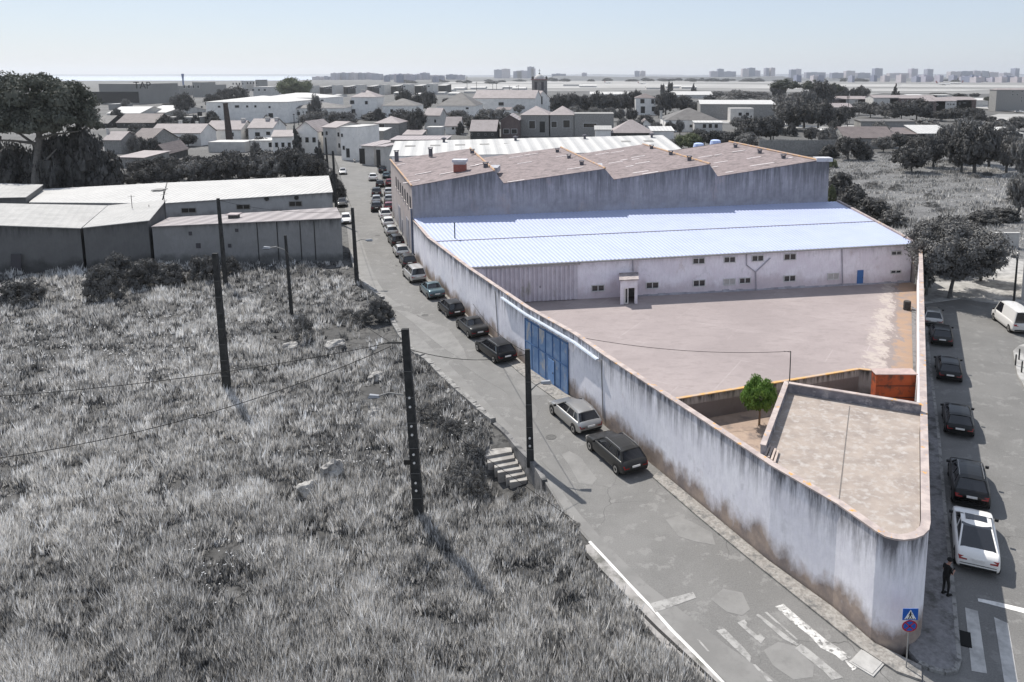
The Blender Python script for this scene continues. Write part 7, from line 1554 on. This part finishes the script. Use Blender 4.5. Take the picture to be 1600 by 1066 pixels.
for k in range(46):
    x = random.uniform(1505, 1640) if k < 22 else random.uniform(1230, 1520) if k < 38 else random.uniform(560, 760); w_ = random.uniform(4, 10); yt = random.uniform(118, 122.5) if k < 22 else random.uniform(117.5, 120.5)
    block(x, x + w_, yt, 128, 2300 + random.uniform(0, 500), CM_[k % 4], 'small distant apartment block beyond the runway', 'small distant apartment blocks beyond the runway', 40)
FT = 'distant trees beyond the airfield'
for k in range(70):
    x = random.uniform(620, 1640) if k < 54 else random.uniform(850, 1260); yb_ = random.uniform(126.2, 128) if x > 850 else random.uniform(127, 131)
    tree(x, yb_, random.uniform(12, 26), yb_ - random.uniform(3.5, 6), 'bush', 'dark tree clump in the distance beyond the airfield', FT, name='distant_tree')
def plane(x, y, L_, rz, label):
    P = G(x, y, .6); t = thing('airliner', label, 'aeroplane', P, rz); s = L_ * mpp(P) / 40; t.scale = (s, s, s)
    link('fuselage', MB().tube([(-20, 0, 5), (-17, 0, 4), (-8, 0, 3.6), (14, 0, 3.6), (18, 0, 3.4), (20, 0, 3.2)], [.3, 1.4, 2, 2, 1.4, .3], 10).mesh('f', mat('bright_white', .78)), t)
    link('wing', MB().slab([(4, 0, 3), (-2, 0, 3), (-9, 17, 4), (-6, 17, 4)], .4).slab([(4, 0, 3), (-2, 0, 3), (-9, -17, 4), (-6, -17, 4)], .4).mesh('w', mat('wing_grey', .5)), t)
    link('tail_fin', MB().hexa([(-19, -.2, 5), (-14, -.2, 5), (-14, .2, 5), (-19, .2, 5), (-21, -.15, 12), (-18.5, -.15, 12), (-18.5, .15, 12), (-21, .15, 12)]).mesh('tf', mat('fin_red_grey', (.36, .16, .15))), t)
    for s_ in (-6, 6): link('engine', MB().tube([(-1, s_, 1.8), (3, s_, 1.8)], 1.2, 8).mesh('e', mat('wing_grey', .5)), t)
for a in [(1474, 133.5, 24, .0, 'white airliner on the runway, left one of the pair'), (1494, 131.8, 20, 2.9, 'white airliner on the runway with a tall tail, right one'), (950, 130.8, 16, .8, 'airliner parked with its tail towards the terminal'), (1003, 131.6, 14, .3, 'white airliner near the far hangars'), (1400 + 4, 133.5, 10, 0, 'small white airliner at the left of the runway pair')]: plane(*a)
for k, (x, yb_, yt) in enumerate([(730, 142, 119), (745, 150, 128), (770, 142, 131), (776, 144, 130), (810, 143, 133), (796, 143, 134), (625, 148, 136), (1323, 178, 150), (1278, 198, 166), (1324, 200, 148), (712, 172, 160), (350, 200, 194), (460, 196, 178), (467, 196, 172), (475, 196, 174), (486, 212, 160)]):
    P = G(x, yb_); m1 = mpp(P); o = MB().tube([(0, 0, 0), (0, 0, hz(P, yt))], [.35 * m1 + .08, .2 * m1 + .05], 6).box(-1.6 * m1, -.1, hz(P, yt) * .92, 1.6 * m1, .1, hz(P, yt) * .92 + .25).build('telegraph_pole', mat('dark_post', .05), loc=P); tag(o, 'thin dark telegraph pole among the distant roofs', 'pole', 'telegraph poles among the distant roofs')
slabpx('far_road', [(1215, 192), (1236, 192), (1262, 196), (1300, 199), (1320, 196), (1350, 194), (1350, 198), (1316, 204), (1262, 203), (1225, 202)], .02, .1, mat('pale_paving', .4))
slabpx('far_yard', [(1118, 184), (1170, 187), (1172, 194), (1125, 192)], .02, .1, mat('pale_paving', .4))
for k, (x, y, pm) in enumerate([(1133, 182, WHT), (1292, 195.5, DGR), (1300, 196, MID), (1536, 168, WHT), (1543, 168, SIL), (1551, 168, WHT), (1560, 190, BLK), (1580, 190, WHT), (1592, 176, WHT), (1585, 176, SIL), (1531, 167.5, DGR)]):
    car('hatch', x, y, pm, ['white car beside the small front office', 'dark car by the light road', 'grey car by the light road', 'white car in the far car park, leftmost', 'silver car in the far car park', 'white car right of the silver one in the far car park', 'black car on the lower far road', 'white car on the lower far road', 'white car below the big apartment building', 'silver car below the big apartment building', 'dark car at the left end of the far car park'][k], head=Vector((1, .15, 0)), grp='cars in the distance')
house(326, 392, 238, 223, 217, 8, 'flat', WL, WL, 'flat pale roof terrace in front of the row houses', name='outbuilding', cat='outbuilding')
house(392, 432, 236, 220, 216, 7, 'mono', WW, SW_, 'low white lean-to in front of the tall-chimney house', name='outbuilding', cat='outbuilding')
house(427, 466, 246, 214, 204, 10, 'gx', WW, TP, 'white house with striped eaves behind the dark conifer', skew=.2)
house(462, 505, 240, 205, 190, 12, 'gy', WW, TP, 'white house with a tall blank gable beside the street trees', skew=-.1)
random.seed(77)
FILL = 'garden trees between the houses'
for k in range(95):
    x = random.uniform(170, 1600); y = random.uniform(158, 250) if not 600 < x < 1290 else random.uniform(156, 214)
    if 505 < x < 600 and y > 200: continue
    if x > 1300 and y > 232: y = random.uniform(160, 225)
    if 1500 < x and y < 190: continue
    hw_t = random.uniform(14, 34) * (y / 200); ht_ = random.uniform(8, 18) * (y - 117) / 60 + 3
    tree(x, y, hw_t, y - ht_, ['round', 'bush', 'greybush', 'grey', 'bush'][k % 5], 'garden tree or bush between the village houses', FILL, name='garden_tree', cat='tree')
# pale wall and block at the right edge by the lamp
house(1545, 1592, 388, 366, 366, .4, 'flat', WL, WL, 'low pale wall block beyond the street tree', name='garden_wall', cat='wall'); 
house(1595, 1700, 470, 322, 322, 12, 'flat', mat('pale_tower_render', .52, .44, .4), WL, 'edge of a pale apartment building at the right border', skew=-.53, name='apartment_block', cat='apartments')
# ================================================================ haze
hb = MB(); hb.box(-14000, -70, -4, 20000, 16600, 150)
hm = bpy.data.materials.new('haze_air'); hm.use_nodes = True; hn = hm.node_tree; hn.nodes.remove(hn.nodes['Principled BSDF'])
pv_ = hn.nodes.new('ShaderNodeVolumePrincipled'); pv_.inputs['Density'].default_value = 7.5e-5; pv_.inputs['Color'].default_value = (.93, .96, 1, 1); pv_.inputs['Anisotropy'].default_value = .35
hn.links.new(pv_.outputs[0], hn.nodes['Material Output'].inputs['Volume'])
stuff(hb.build('haze', hm))
# ================================================================ labels: tell repeats apart by their order across the view
ORD = ['leftmost', 'second from the left', 'third from the left', 'fourth from the left', 'fifth from the left', 'sixth from the left', 'seventh from the left', 'eighth from the left', 'ninth from the left', 'tenth from the left']
T_ = ['eleventh', 'twelfth', 'thirteenth', 'fourteenth', 'fifteenth', 'sixteenth', 'seventeenth', 'eighteenth', 'nineteenth']
ONES = ['first', 'second', 'third', 'fourth', 'fifth', 'sixth', 'seventh', 'eighth', 'ninth']
ORD += [t_ + ' from the left' for t_ in T_]
for tens, tth in (('twenty', 'twentieth'), ('thirty', 'thirtieth'), ('forty', 'fortieth'), ('fifty', 'fiftieth'), ('sixty', 'sixtieth'), ('seventy', 'seventieth')):
    ORD += [tth + ' from the left'] + [tens + '-' + o_ + ' from the left' for o_ in ONES]
for lb_, nm_ in (('garden tree or bush between the village houses', ''),):
    HN = lambda x: 'left of the street' if x < 520 else 'behind the white hall' if x < 900 else 'right of the church' if x < 1200 else 'beyond the pasture'
    for o in SC.objects:
        if o.parent is None and o.get('label') == lb_:
            px_ = PX0 + F * o.location.x / o.location.y; near = o.location.y < 420
            o['label'] = 'garden tree among the %s village houses %s' % ('nearer' if near else 'farther', HN(px_)); o['group'] = 'garden trees ' + HN(px_)
bylab = {}
for o in SC.objects:
    if o.parent is None and 'label' in o: bylab.setdefault(o['label'], []).append(o)
for lb, os_ in bylab.items():
    if len(os_) < 2: continue
    os_.sort(key=lambda o: o.location.x / max(o.location.y, 1))
    for i, o in enumerate(os_): o['label'] = lb + ', ' + (ORD[i] if i < min(len(os_) - 1, len(ORD)) else 'rightmost')
